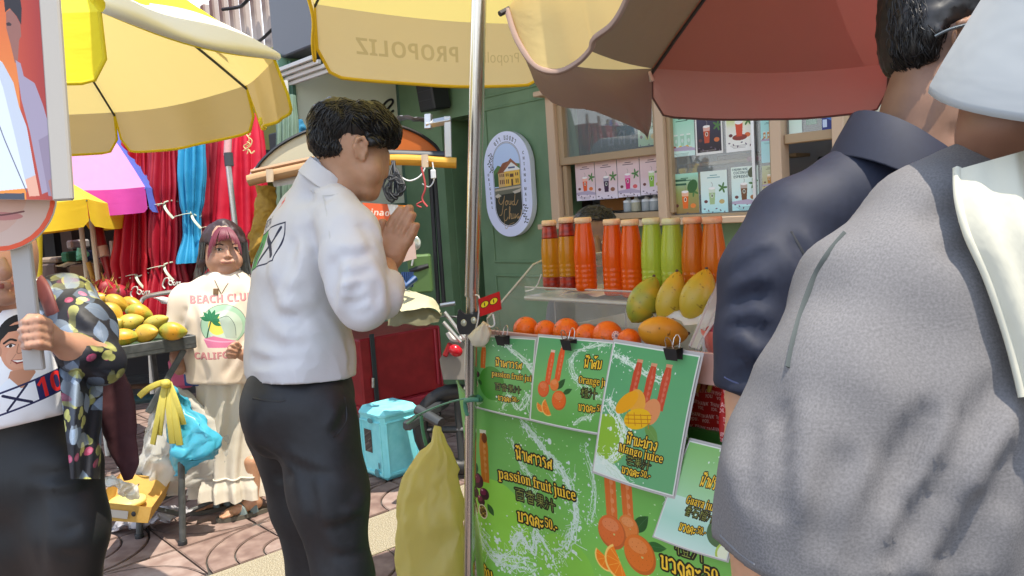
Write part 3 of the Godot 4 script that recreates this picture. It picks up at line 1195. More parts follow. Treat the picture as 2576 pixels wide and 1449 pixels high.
func thai(P: Pic, s: String, x: float, y: float, size: float, c: Color, wd: float, ang := 0.0, mid := false, squash := 0.8) -> float:
	var pos := 0.0
	for ch in s:
		var w: float = GW.get(ch, 0.84 if ch.unicode_at(0) < 0x3000 else 1.3)
		if GLYPH.has(ch):
			for st in strokes(ch):
				var p := []
				for q in st:
					var v := Vector2((q.x * (1.0 if ch.unicode_at(0) < 0x3000 else 1.2) + pos + (-0.75 if w == 0.0 else 0.0) - (0.42 if mid else 0.0)) * size * squash, (q.y - (0.5 if mid else 0.0)) * size)
					p.append(Vector2(x, y) + v.rotated(ang))
				P.pen(p, wd, c)
		pos += w
	return pos * size * squash
func thai_width(s: String, size: float, squash := 0.8) -> float:
	var pos := 0.0
	for ch in s:
		pos += GW.get(ch, 0.84 if ch.unicode_at(0) < 0x3000 else 1.3)
	return pos * size * squash
func rimmed(P: Pic, s: String, x: float, y: float, size: float, fat: float, squash := 0.8) -> void:
	var dk := Color(0.10, 0.09, 0.02)
	var ye := Color(0.99, 0.80, 0.22)
	var first := s.unicode_at(0)
	if first >= 0x0E00 and first < 0x0E80 and s.contains("50"):
		var a := s.split(" ")[0]
		var wa := thai_width(a, size, squash)
		var x0 := x - (wa + size * 1.7) * 0.5
		thai(P, a, x0, y, size, dk, size * 0.17 + fat * 2)
		P.text("50.-", x0 + wa + size * 0.25, y + size * 0.62, size * 1.35, dk, 0.7, true, true, fat)
		thai(P, a, x0, y, size, ye, size * 0.17)
		P.text("50.-", x0 + wa + size * 0.25, y + size * 0.62, size * 1.35, ye, 0.7, true)
	elif first >= 0x0E00 and first < 0x0E80:
		var w := thai_width(s, size, squash)
		thai(P, s, x - w / 2, y, size, dk, size * 0.17 + fat * 2, 0.0, false, squash)
		thai(P, s, x - w / 2, y, size, ye, size * 0.17, 0.0, false, squash)
	elif first >= 0x3000:
		var w := thai_width(s, size, squash)
		thai(P, s, x - w / 2, y, size, dk, size * 0.11 + fat * 1.6, 0.0, false, squash)
		thai(P, s, x - w / 2, y, size, Color(0.62, 0.66, 0.30), size * 0.045, 0.0, false, squash)
	else:
		P.text(s, x, y + size * 0.5, size * 1.3, dk, 0.72, true, true, fat, 0.0, true)
		P.text(s, x, y + size * 0.5, size * 1.3, ye, 0.72, true, true, 0.0, 0.0, true)
func lv(lat: float, d: float, y: float) -> Vector3:
	return Vector3(0.6691 * lat - 0.7431 * d, y, -0.7431 * lat - 0.6691 * d)
func cloth(c: Color, back := 0.8, rough := 0.75) -> StandardMaterial3D:
	var m := mat(c, rough)
	if back > 0.0:
		m.backlight_enabled = true
		var l := c.srgb_to_linear()
		var top := maxf(l.r, maxf(l.g, l.b))
		m.backlight = lin(l.r / top * back, l.g / top * back, l.b / top * back)
	m.normal_enabled = true
	m.normal_texture = M.crease
	m.normal_scale = 0.25
	m.uv1_scale = Vector3(1, 1, 1)
	return m
func canopy(root: Node3D, o: Dictionary) -> void:
	var apex: Vector3 = o.apex
	var rim: Array = o.rim
	var n := rim.size()
	var mid := Vector3.ZERO
	for p in rim:
		mid += p / n
	for i in n:
		var a: Vector3 = rim[i]
		var b: Vector3 = rim[(i + 1) % n]
		var out := ((a + b) / 2 - mid)
		out.y = 0
		out = out.normalized()
		var nn := (a - apex).cross(b - apex).normalized()
		if nn.y < 0:
			nn = -nn
		if not i in o.get("skip", []):
			var rows := []
			for r in 13:
				var t := r / 12.0
				var row := PackedVector3Array()
				for s in 13:
					var u := s / 12.0
					var p := apex.lerp(a.lerp(b, u), maxf(t, 0.02))
					var dip: float = sin(PI * u) * t * (a - b).length()
					p -= nn * dip * (0.035 + 0.02 * (1.0 - t))
					p += Vector3.UP * 0.045 * sin(PI * t)
					row.append(p)
				rows.append(row)
			var g := Geo.new()
			g.grid(rows, false)
			obj("canopy_panel", g, o.mats[i % o.mats.size()], root)
		if o.drop > 0.0 and not i in o.get("skipv", []):
			var drop: float = o.drop
			var fl: float = o.get("flare", 0.15)
			var L := (b - a).length()
			var rad: float = minf(o.get("round", 0.05), drop * 0.8)
			var rows := []
			var low := []
			var seedk := float(i) * 1.7
			for r in 7:
				var row := PackedVector3Array()
				for s in 25:
					var u := s / 24.0
					var x := minf(u, 1.0 - u) * L
					var dd := drop
					if x < rad:
						dd = drop - rad + sqrt(maxf(0.0, rad * rad - (rad - x) * (rad - x)))
					var t := r / 6.0 * dd / drop
					var p := a.lerp(b, u) - nn * sin(PI * u) * L * 0.035
					p += (Vector3.DOWN * drop + out * drop * fl) * t
					p += out * t * drop * o.get("wave", 0.08) * (sin(u * 7.0 + seedk) + 0.5 * sin(u * 17.0 + seedk * 2.0))
					row.append(p)
				rows.append(row)
			low = Array(rows[6])
			low.insert(0, rows[0][0])
			low.append(rows[0][24])
			var g := Geo.new()
			g.grid(rows, false)
			var vo := obj("valance", g, o.vmats[i % o.vmats.size()], root)
			if o.has("trim"):
				var tg := Geo.new()
				tg.tube(low, o.get("trim_r", 0.005), 6)
				obj("trim", tg, o.trim, vo)
	for i in n:
		if i in o.get("noribs", []):
			continue
		var g := Geo.new()
		var path := []
		for k in 9:
			var t := k / 8.0
			path.append(apex.lerp(rim[i], t) + Vector3.UP * (0.045 * sin(PI * t) - 0.012))
		g.tube(path, 0.0045, 6)
		obj("rib", g, o.get("ribm", M.iron), root)
func parasols() -> void:
	var yel := cloth(lin(0.85, 0.70, 0.24), 0.75)
	var pale := cloth(lin(0.84, 0.73, 0.48), 0.8)
	var P := Pic.new(768, 200, Color(0.93, 0.86, 0.69))
	var ink := Color(0.83, 0.76, 0.58)
	P.text("PROPOLIZ", 330, 122, 66, ink, 1.05, false, true)
	P.text("Propoliz", 100, 122, 44, ink, 1.0, false, false)
	var printed := cloth(Color.WHITE, 0.8)
	printed.albedo_texture = P.tex()
	var a := thing("yellow_parasol", "big yellow parasol lettered PROPOLIZ on the shiny pole at the juice stall", "parasol", Vector3(-1.72, 0, -1.39))
	var rim := [Vector3(-2.313, 2.235, -2.34), Vector3(-2.468, 2.235, -1.406), Vector3(-2.20, 2.60, -1.25), Vector3(-2.02, 2.60, -0.60), Vector3(-1.2, 2.48, -0.55), Vector3(-0.85, 2.42, -1.3), Vector3(-0.95, 2.32, -2.4), Vector3(-1.25, 2.24, -2.85), Vector3(-1.95, 2.22, -2.9)]
	canopy(a, {"apex": Vector3(-1.70, 2.84, -1.55), "rim": rim, "drop": 0.235, "mats": [yel], "vmats": [printed, pale, pale, pale, pale, pale, pale, pale, pale], "trim": cloth(lin(0.72, 0.52, 0.03), 0.4), "flare": 0.06, "round": 0.09, "wave": 0.03, "trim_r": 0.006})
	var g := Geo.new()
	var p0 := on(1183, 1449, 2, -1.36)
	var p1 := on(1210, 0, 2, -1.36)
	var dirp := (p1 - p0).normalized()
	var foot := p0 - dirp * (p0.y / dirp.y)
	var joint := on(1188, 700, 2, -1.36)
	g.tube([foot, joint], 0.0165, 20)
	obj("pole", g, M.steel, a)
	g = Geo.new()
	g.tube([joint - dirp * 0.05, p0 + dirp * (2.82 - p0.y)], 0.0195, 20)
	obj("upper_pole", g, M.steel, a)
	g = Geo.new()
	g.lathe([Vector2(0, 0), Vector2(0.2, 0), Vector2(0.2, 0.05), Vector2(0.04, 0.08), Vector2(0.03, 0.3), Vector2(0, 0.3)], 24, Transform3D(Basis(), foot))
	obj("base", g, M.iron, a)
	for k in 2:
		g = Geo.new()
		g.ball(on(1178, 585 + k * 75, 2, -1.36) + Vector3(0.014, 0, 0.012), Vector3(0.004, 0.004, 0.004), 8, 6)
		obj("hole", g, M.black, a)
	var yel2 := cloth(lin(0.84, 0.74, 0.03), 0.6)
	var tan := cloth(lin(0.78, 0.62, 0.24), 0.66)
	var vtan := cloth(lin(0.58, 0.46, 0.25), 0.45)
	var b := thing("yellow_parasol", "yellow parasol over the mango table, one white flap blown up", "parasol", lv(-1.52, 2.35, 0))
	var r8 := []
	for q in [[287, 283, 3.2], [620, 215, 2.8], [690, 150, 2.42], [250, 30, 1.77]]:
		r8.append(at(q[0], q[1], q[2]))
	for q in [[-1.42, 1.52], [-2.05, 1.62], [-2.32, 2.2], [-2.15, 2.85]]:
		r8.append(lv(q[0], q[1], 2.0))
	var apex := lv(-1.50, 2.32, 2.52)
	canopy(b, {"apex": apex, "rim": r8, "drop": 0.155, "mats": [tan, tan, yel2, yel2, yel2, tan, tan, tan], "vmats": [vtan, vtan, vtan, yel2, vtan], "skipv": [2], "trim": cloth(lin(0.75, 0.62, 0.02), 0.5), "flare": 0.2, "round": 0.05, "noribs": [2, 3]})
	var rows := []
	for r in 9:
		var row := PackedVector3Array()
		for s in 25:
			var u := s / 24.0
			var e: Vector3 = r8[2].lerp(r8[3], u)
			var into := (apex - e).normalized()
			var t := r / 8.0
			var up := into.cross((r8[3] - r8[2]).normalized())
			if up.y < 0:
				up = -up
			e -= up * sin(PI * u) * 0.02
			var wd := 0.20 * (0.3 + 0.75 * sqrt(sin(PI * clampf(u * 0.95 + 0.03, 0, 1))))
			var ang := PI * minf(t * 2.2, 1.0)
			row.append(e - into * sin(ang) * 0.016 + up * (0.014 - cos(ang) * 0.014) + into * maxf(0.0, t - 0.45) / 0.55 * wd + up * 0.01 * sin(u * 9.0) * t)
		rows.append(row)
	g = Geo.new()
	g.grid(rows, false)
	obj("flap", g, cloth(lin(0.80, 0.79, 0.74), 0.3), b)
	g = Geo.new()
	var PL := Pic.new(160, 64, Color(0.80, 0.70, 0.50))
	PL.curve([Vector2(12, 20), Vector2(50, 12), Vector2(60, 40), Vector2(20, 44)], 5, Color(0.45, 0.4, 0.32))
	for k in 5:
		PL.rect(72 + k * 16, 16 + k % 2 * 6, 9, 26, Color(0.55, 0.47, 0.36))
	board("label_patch", at(497, 92, 2.55) , at(572, 128, 2.60) - at(497, 92, 2.55), at(505, 78, 2.58) - at(497, 92, 2.55), 0.001, pic_mat(PL, 0.7), vtan, b)
	g = Geo.new()
	g.tube([lv(-1.50, 2.34, 0), lv(-1.50, 2.34, 2.5)], 0.018, 12)
	obj("pole", g, M.offwhite, b)
	g = Geo.new()
	g.lathe([Vector2(0, 0), Vector2(0.2, 0), Vector2(0.2, 0.06), Vector2(0.03, 0.1), Vector2(0, 0.1)], 20, Transform3D(Basis(), lv(-1.50, 2.34, 0)))
	obj("base", g, M.iron, b)
	g = Geo.new()
	var tip := at(656, 305, 2.72)
	g.ball(tip, Vector3(0.008, 0.014, 0.008), 10, 8)
	obj("rib_tip", g, mat(lin(0.8, 0.8, 0.1), 0.4), b)
	var grey := cloth(lin(0.15, 0.135, 0.13), 0.10)
	var red := cloth(lin(0.37, 0.155, 0.14), 0.06)  # dull, nearly opaque red: shade of the yellow parasol put into the colour
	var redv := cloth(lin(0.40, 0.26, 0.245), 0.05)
	var red_lit := cloth(lin(0.75, 0.09, 0.08), 0.8)  # same red cloth coloured brighter, as if in full sun
	var yel3 := cloth(lin(0.80, 0.60, 0.24), 0.6)
	var d := thing("red_parasol", "red and grey panelled parasol hanging low over the right end of the juice stall", "parasol", lv(0.80, 1.52, 0))
	var r3 := [at(1275, 25, 1.40), at(1640, 172, 2.12), at(2236, 160, 2.22), lv(1.42, 1.75, 1.86), lv(1.38, 1.25, 1.86), lv(0.9, 1.05, 1.86), lv(0.50, 1.20, 1.86)]
	canopy(d, {"apex": lv(0.80, 1.50, 2.26), "rim": r3, "drop": 0.125, "mats": [grey, red, red_lit, red_lit, red_lit, red_lit, yel3], "vmats": [grey, redv, red_lit, red_lit, red_lit, red_lit, yel3], "skipv": [0, 4, 5, 6], "trim": mat(lin(0.10, 0.065, 0.06), 0.8), "flare": 0.05, "round": 0.05, "trim_r": 0.003, "noribs": [0, 2]})
	var top := spline([at(1275, 25, 1.40), at(1340, 130, 1.60), at(1440, 165, 1.75), at(1540, 175, 1.95), at(1640, 172, 2.12)], 6)
	var bot := spline([at(1278, 40, 1.40), at(1318, 150, 1.50), at(1388, 258, 1.66), at(1500, 282, 1.88), at(1612, 330, 2.05), at(1630, 350, 2.08), at(1638, 300, 2.10)], 4)
	rows = []
	for r in 7:
		var row := PackedVector3Array()
		for s in 25:
			var p: Vector3 = top[s].lerp(bot[s], r / 6.0)
			p += lv(0.3, 1.0, 0).normalized() * 0.014 * sin(s * 1.3 + r * 0.4) * (r / 6.0)
			row.append(p)
		rows.append(row)
	g = Geo.new()
	g.grid(rows, false)
	obj("valance", g, cloth(lin(0.15, 0.13, 0.125), 0.1), d)
	var hem := spline([at(1275, 25, 1.40), at(1300, 100, 1.38), at(1345, 165, 1.36), at(1400, 182, 1.34), at(1450, 160, 1.32), at(1485, 125, 1.30), at(1495, 98, 1.28), at(1540, 62, 1.25), at(1575, 0, 1.22), at(1600, -90, 1.18)], 5)
	rows = []
	for r in 7:
		var row := PackedVector3Array()
		for s in hem.size():
			var u := float(s) / (hem.size() - 1)
			var t: Vector3 = at(1275, 25, 1.40).lerp(at(1560, -230, 1.22), u) + Vector3.UP * 0.03 * sin(PI * u)
			row.append(t.lerp(hem[s], r / 6.0) + lv(0, 1, 0) * 0.006 * sin(u * 20.0) * r / 6.0)
		rows.append(row)
	g = Geo.new()
	g.grid(rows, false)
	var lv_ := obj("lining", g, yel3, d)
	g = Geo.new()
	var cord := []
	for s in hem.size():
		cord.append(hem[s] + lv(0, -0.003, 0))
	g.tube(cord, 0.0055, 6)
	obj("trim", g, mat(lin(0.33, 0.22, 0.17), 0.9), lv_)
	g = Geo.new()
	g.tube([at(1257, 35, 1.39), at(1282, 22, 1.40)], 0.005, 8)
	obj("rib_tip", g, M.dark, d)
	g = Geo.new()
	g.tube([at(1630, 182, 2.11), at(1640, 205, 2.11)], 0.008, 8)
	obj("rib_tip", g, M.offwhite, d)
	g = Geo.new()
	g.tube([lv(0.80, 1.52, 0), lv(0.80, 1.50, 2.24)], 0.016, 12)
	obj("pole", g, M.offwhite, d)
	var pink := cloth(lin(0.85, 0.34, 0.60), 0.7)
	var mag := cloth(lin(0.62, 0.06, 0.36), 0.5)
	var blue := cloth(lin(0.13, 0.20, 0.72), 0.7)
	var f := thing("pink_parasol", "pink and blue parasol with a magenta valance behind the mango table", "parasol", lv(-2.75, 4.8, 0))
	var c := lv(-2.62, 5.05, 0)
	rim = [at(365, 470, 4.75)]
	var yr: float = rim[0].y
	for k in range(1, 7):
		var off: Vector3 = rim[0] - Vector3(c.x, yr, c.z)
		rim.append(Vector3(c.x, yr, c.z) + off.rotated(Vector3.UP, TAU * k / 7.0))
	canopy(f, {"apex": c + Vector3.UP * (yr + 0.60), "rim": rim, "drop": 0.15, "mats": [blue, blue, pink, pink, blue, pink, pink], "vmats": [blue, blue, mag, mag, blue, mag, mag], "flare": 0.1, "round": 0.02, "ribm": blue})
	g = Geo.new()
	g.tube([c, c + Vector3.UP * (yr + 0.58)], 0.016, 10)
	obj("pole", g, M.offwhite, f)
	for k in 2:
		var col: Color = [lin(0.80, 0.22, 0.07), lin(0.80, 0.55, 0.02)][k]
		var q := cloth(col, 0.6)
		var qt := cloth([lin(0.85, 0.33, 0.20), lin(0.80, 0.60, 0.05)][k], 0.6)
		var o := thing(["orange_parasol", "low_yellow_parasol"][k], ["orange parasol with a yellow scribbled brand word, below the pink parasol", "small yellow parasol edge left of the orange parasol, by the round placard"][k], "parasol", Vector3.ZERO)
		var ca: Vector3 = [lv(-2.85, 5.35, 0), lv(-3.05, 4.7, 0)][k]
		o.position = ca
		var e0: Vector3 = [at(333, 478, 5.0), at(218, 500, 4.35)][k]
		var h0 := e0.y
		var rr := []
		var of: Vector3 = e0 - Vector3(ca.x, h0, ca.z)
		for j in 7:
			rr.append(Vector3(ca.x, h0, ca.z) + of.rotated(Vector3.UP, TAU * j / 7.0))
		var vm := [q]
		if k == 0:
			var PP := Pic.new(256, 64, Color(0.90, 0.46, 0.26))
			for w in [14.0, 8.0]:
				var cc := Color(1, 0.9, 0.6) if w > 10 else Color(0.92, 0.66, 0.10)
				PP.curve([Vector2(60, 46), Vector2(44, 40), Vector2(50, 22), Vector2(74, 16), Vector2(92, 30), Vector2(104, 18), Vector2(124, 30), Vector2(140, 16), Vector2(160, 30), Vector2(180, 16), Vector2(200, 26), Vector2(220, 14)], w, cc)
			var pm := cloth(Color.WHITE, 0.5)
			pm.albedo_texture = PP.tex()
			vm = [pm]
		canopy(o, {"apex": ca + Vector3.UP * (h0 + 0.4), "rim": rr, "drop": 0.15, "mats": [qt], "vmats": vm, "flare": 0.05, "round": 0.03})
		g = Geo.new()
		g.tube([ca, ca + Vector3.UP * (h0 + 0.38)], 0.016, 10)
		obj("pole", g, M.offwhite, o)
	furled_parasols()
func furled(called: String, label: String, px: float, ytop: float, ybot: float, d: float, prof: Array, cols: Array, ties: Array, seed_: int, pleats := 11, lean := 0.0) -> Node3D:
	var top := at(px, ytop, d)
	var bot := at(px, ybot, d)
	var foot := Vector3(bot.x, 0, bot.z)
	var t := thing(called, label, "parasol", foot, "furled parasols in a row")
	var rows := []
	var rng := RandomNumberGenerator.new()
	rng.seed = seed_
	var ph := []
	for i in pleats:
		ph.append([rng.randf_range(0.55, 1.3), rng.randf_range(-0.25, 0.25), rng.randf_range(0, 6.0)])
	var N := pleats * 8
	for r in 41:
		var v := r / 40.0
		var q := v * (prof.size() - 1)
		var k := mini(int(q), prof.size() - 2)
		var rad: float = lerpf(prof[k], prof[k + 1], smoothstep(0, 1, q - k))
		for tie in ties:
			rad *= 1.0 - 0.16 * exp(-pow((v - tie) / 0.05, 2))
		var c := top.lerp(Vector3(bot.x, bot.y, bot.z), v)
		var row := PackedVector3Array()
		for i in N:
			var a := -TAU * i / N
			var w := float(i) / 8.0
			var j := int(w) % pleats
			var s := absf(sin(PI * (w + ph[j][1] * sin(v * 3.0 + ph[j][2]))))
			var rr := rad * (0.60 + 0.48 * pow(s, 0.75) * lerpf(1.0, ph[j][0], 0.8))
			rr += rad * 0.035 * sin(v * 9.0 + ph[j][2] * 3.0 + a * 3.0)
			row.append(c + Vector3(cos(a), 0, sin(a)) * rr)
		rows.append(row)
	rows.reverse()
	var g := Geo.new()
	g.grid(rows, true, true, true)
	obj("canopy", g, cols[0], t)
	g = Geo.new()
	g.tube([foot, top + Vector3.UP * 0.1], 0.017, 10)
	obj("pole", g, M.offwhite, t)
	for tie in ties:
		var q: float = tie * (prof.size() - 1)
		var k := mini(int(q), prof.size() - 2)
		var rad: float = lerpf(prof[k], prof[k + 1], q - k) * 0.74
		var c := top.lerp(bot, tie)
		var ring := []
		for i in 25:
			var a := TAU * i / 24
			ring.append(c + Vector3(cos(a) * rad, 0.02 * sin(a * 2.0 + seed_), sin(a) * rad))
		g = Geo.new()
		g.tube(ring, 0.005, 6, false)
		var f := lv(0.3, -1, 0).normalized()
		g.tube(bez(c + f * rad, c + f * (rad + 0.05) + Vector3(0, -0.03, 0), c + f * (rad + 0.03) + lv(0.05, 0, 0) + Vector3(0, -0.09, 0)), 0.008, 6, true, 0.35)
		g.tube(bez(c + f * rad, c + f * (rad + 0.05) + Vector3(0, 0.01, 0), c + f * (rad + 0.03) - lv(0.10, 0, 0) + Vector3(0, -0.01, 0)), 0.008, 6, true, 0.35)
		obj("tie", g, mat(lin(0.55, 0.62, 0.48), 0.6), t)
	return t
func script_marks(t: Node3D, px: float, py: float, d: float, s: float, c: Material, kind: int) -> void:
	var g := Geo.new()
	var sets := [
		[[0, 20, -8, 8, 0, -14, 12, -18, 16, -8], [20, 8, 14, 0, 20, -8, 28, -2, 24, 8, 20, 6], [34, -4, 30, 4, 36, 8, 44, -4], [48, -4, 44, 6, 52, 8, 54, -4, 54, 8]],
		[[-6, -26, 6, -10, 2, 4, -10, 12, -4, 20, 10, 10, 14, -4, 6, -12], [0, 0, 8, 6, 0, 14], [-12, 26, 4, 22, 12, 34, 22, 26], [4, 22, 0, 36], [10, -26, 4, -16]],
	]
	for st in sets[kind]:
		var p := []
		for i in range(0, st.size(), 2):
			p.append(at(px + st[i] * s, py + st[i + 1] * s, d))
		g.tube(spline(p, 5), 0.0075, 5, true, 0.5)
	obj("lettering", g, c, t)
func furled_parasols() -> void:
	var red := cloth(lin(0.42, 0.004, 0.016), 0.12, 0.5)
	var red2 := cloth(lin(0.36, 0.006, 0.022), 0.12, 0.5)
	var crim := cloth(lin(0.36, 0.02, 0.04), 0.15, 0.55)
	var hot := cloth(lin(0.62, 0.010, 0.04), 0.2, 0.55)
	var blue := cloth(lin(0.03, 0.32, 0.56), 0.3, 0.5)
	var teal := cloth(lin(0.22, 0.32, 0.24), 0.3, 0.6)
	var a := furled("furled_parasol", "furled red parasol with loose long pleats, leftmost of the row", 352, 290, 800, 5.0, [0.10, 0.12, 0.13, 0.16, 0.20, 0.22], [red], [0.78], 3, 19)
	script_marks(a, 335, 735, 4.72, 0.75, M.offwhite, 0)
	var b := furled("furled_parasol", "furled red parasol tied twice with pale string, beside the blue one", 418, 280, 790, 4.95, [0.09, 0.10, 0.12, 0.125, 0.12, 0.17], [red2], [0.46, 0.76], 8, 17)
	script_marks(b, 415, 712, 4.62, 0.7, M.offwhite, 0)
	furled("furled_parasol", "slim furled blue parasol tied with yellow string, between the red ones", 484, 280, 660, 4.85, [0.075, 0.085, 0.09, 0.075, 0.055, 0.10], [blue], [0.68], 12, 13)
	furled("furled_parasol", "furled crimson parasol in shade behind the grey pole", 535, 280, 720, 5.2, [0.12, 0.15, 0.14, 0.15, 0.14, 0.16], [crim], [0.66], 17, 12)
	var e := furled("furled_parasol", "bright red furled parasol with cream ornament, nearest the cream cart roof", 612, 290, 800, 5.1, [0.12, 0.15, 0.16, 0.17, 0.17, 0.17], [hot], [0.85], 25, 11)
	script_marks(e, 622, 357, 4.78, 0.85, mat(lin(0.7, 0.5, 0.25), 0.6), 1)
	script_marks(e, 625, 640, 4.78, 0.45, M.offwhite, 0)
	furled("furled_parasol", "pale green furled parasol standing against the corner of the green shop", 722, 240, 560, 5.4, [0.06, 0.075, 0.08, 0.085, 0.09], [teal], [], 31, 12)
	var g := Geo.new()
	g.tube([Vector3(at(583, 400, 4.7).x, 0, at(583, 400, 4.7).z), at(572, 395, 4.7)], 0.017, 10)
	var p := thing("steel_pole", "grey upright steel pole with a clamp between the red furled parasols", "pole", Vector3(at(583, 400, 4.7).x, 0, at(583, 400, 4.7).z))
	obj("pole", g, M.alu, p)
	g = Geo.new()
	g.tube([at(574, 385, 4.7), at(577, 418, 4.7)], 0.026, 10)
	obj("clamp", g, M.iron, p)
	g = Geo.new()
	g.tube([at(576, 300, 4.72), at(572, 392, 4.7)], 0.022, 8)
	obj("sleeve", g, mat(lin(0.55, 0.30, 0.30), 0.6), p)
func crumple(seed_: int, rows: Array, amp: float, freq := 9.0) -> Array:
	var fn := FastNoiseLite.new()
	fn.seed = seed_
	fn.frequency = freq
	fn.fractal_octaves = 3
	fn.fractal_gain = 0.55
	var out := []
	for r in rows:
		var q := PackedVector3Array()
		for p in r:
			q.append(p + Vector3(fn.get_noise_3dv(p), fn.get_noise_3dv(p + Vector3(7, 3, 1)), fn.get_noise_3dv(p + Vector3(1, 9, 5))) * amp)
		out.append(q)
	return out
func sack(pts: Array, d: float, thick: float, amp: float, seed_: int, sides := 28, pleat := 0.0) -> Geo:
	var rows := []
	var c := []
	var w := []
	for p in pts:
		c.append(at(p[0], p[1], d))
		w.append(p[2] / F * d)
	var n := pts.size()
	var steps := 30
	for r in steps + 1:
		var q := float(r) / steps * (n - 1)
		var k := mini(int(q), n - 2)
		var t := q - k
		var cc: Vector3 = c[k].cubic_interpolate(c[k + 1], c[maxi(k - 1, 0)], c[mini(k + 2, n - 1)], t)
		var ww: float = cubic_interpolate(w[k], w[k + 1], w[maxi(k - 1, 0)], w[mini(k + 2, n - 1)], t)
		var row := PackedVector3Array()
		for i in sides:
			var a := TAU * i / sides
			var pl := 1.0 + pleat * sin(a * 9.0 + r * 0.05) * (1.0 - float(r) / steps)
			row.append(cc + cam.basis.x * cos(a) * ww * pl - cam.basis.z * (-sin(a)) * ww * thick * pl)
		rows.append(row)
	var g := Geo.new()
	g.grid(crumple(seed_, rows, amp), true, true, true)
	return g
func far_street() -> void:
	var corr := mat(lin(0.55, 0.47, 0.42), 0.6)
	var a := on(690, 152, 2, -2.95)
	var b := on(800, 112, 2, -2.95)
	var g := Geo.new()
	g.box(Vector3((a.x - 0.02 + b.x + 3.0) / 2, a.y + 0.75, -3.45), Vector3(b.x + 3.0 - a.x, 1.5, 1.0), 0.01)
	var fb := obj("fascia_box", g, mat(lin(0.105, 0.11, 0.125), 0.5))
	tag(fb, "large plain grey boxed fascia above the shop's side wall", "fascia")
	var s := thing("shophouse", "pale shophouse with a ribbed upper wall and red striped awning, far left", "building", at(560, 700, 10.0))
	var zk: float = at(600, 60, 10.0).z
	var xl: float = on(-700, 60, 2, zk).x
	var xr: float = on(760, 60, 2, zk).x
	var y0: float = on(600, 110, 2, zk).y
	g = Geo.new()
	g.box(Vector3((xl + xr) / 2, y0 / 2 + 0.6, zk - 0.2), Vector3(xr - xl, y0 + 1.2, 0.3))
	obj("wall", g, mat(lin(0.38, 0.34, 0.31), 0.7), s)
	for i in 26:
		g = Geo.new()
		g.box(Vector3(xr - 0.2 - i * 0.30, y0 - 0.25, zk), Vector3(0.14, 1.9, 0.09), 0.02)
		obj("rib", g, corr, s)
	g = Geo.new()
	var by: float = on(600, 38, 2, zk + 0.2).y
	g.box(Vector3((xl + xr) / 2, by, zk + 0.15), Vector3(xr - xl, 0.34, 0.4), 0.02)
	obj("beam", g, mat(lin(0.45, 0.38, 0.36), 0.6), s)
	for i in 30:
		g = Geo.new()
		var x := xr - i * 0.22
		g.face([Vector3(x - 0.21, by + 0.2, zk + 0.6), Vector3(x, by + 0.2, zk + 0.6), Vector3(x, by + 1.2, zk + 0.1), Vector3(x - 0.21, by + 1.2, zk + 0.1)])
		obj("awning_stripe", g, mat([lin(0.6, 0.03, 0.05), lin(0.7, 0.66, 0.6)][i % 2], 0.6), s)
	g = Geo.new()
	g.tube(spline([at(640, 108, 9.6), at(655, 101, 9.4), at(668, 90, 9.2), at(690, 68, 9.0)]), 0.02, 5)
	g.tube(spline([at(560, 24, 9.6), at(600, 18, 9.4), at(615, 8, 9.2), at(640, -20, 9.0)]), 0.022, 5)
	tag(obj("cable", g, M.black), "black service cables along the pale ribbed wall, top left", "cable")
	g = Geo.new()
	g.box(at(640, 330, 7.4), Vector3(1.6, 1.3, 0.1), 0.01)
	var ow := obj("olive_hoarding", g, mat(lin(0.16, 0.15, 0.015), 0.6))
	tag(ow, "olive yellow wall panel glimpsed between the left parasol and the green shop", "hoarding")
	g = Geo.new()
	g.box(at(705, 372, 6.6), Vector3(0.30, 0.26, 0.05), 0.01)
	tag(obj("dark_board", g, M.dark), "dark board on the olive panel beside the bright red furled parasol", "board")
	g = sack([[755, 300, 9], [757, 330, 15], [752, 370, 10], [750, 400, 7]], 5.6, 0.5, 0.02, 5)
	tag(obj("blue_cloth", g, cloth(lin(0.03, 0.22, 0.38), 0.2)), "small blue plastic sheet hung at the corner of the green shop", "plastic sheet")
	g = Geo.new()
	for k in 4:
		g.box(at(715 + k * 14, 172 + k * 3, 6.0) + Vector3(0, -0.02 * k, 0), Vector3(0.9, 0.03, 0.03), 0.004)
	tag(obj("awning_rail", g, M.offwhite), "pale awning rails under the grey fascia", "rail")
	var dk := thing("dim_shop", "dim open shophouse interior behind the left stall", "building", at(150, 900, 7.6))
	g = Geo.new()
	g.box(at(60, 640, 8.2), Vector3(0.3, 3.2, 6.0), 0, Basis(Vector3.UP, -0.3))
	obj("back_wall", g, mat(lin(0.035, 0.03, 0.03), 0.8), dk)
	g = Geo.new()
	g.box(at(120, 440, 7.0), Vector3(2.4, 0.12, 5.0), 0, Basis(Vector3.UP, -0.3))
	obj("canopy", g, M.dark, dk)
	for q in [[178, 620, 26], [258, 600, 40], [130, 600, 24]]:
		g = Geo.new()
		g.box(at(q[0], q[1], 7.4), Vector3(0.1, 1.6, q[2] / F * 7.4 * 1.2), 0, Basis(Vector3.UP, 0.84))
		obj("shutter", g, mat(lin(0.085, 0.045, 0.035) if q[0] > 150 else lin(0.03, 0.03, 0.033), 0.7), dk)
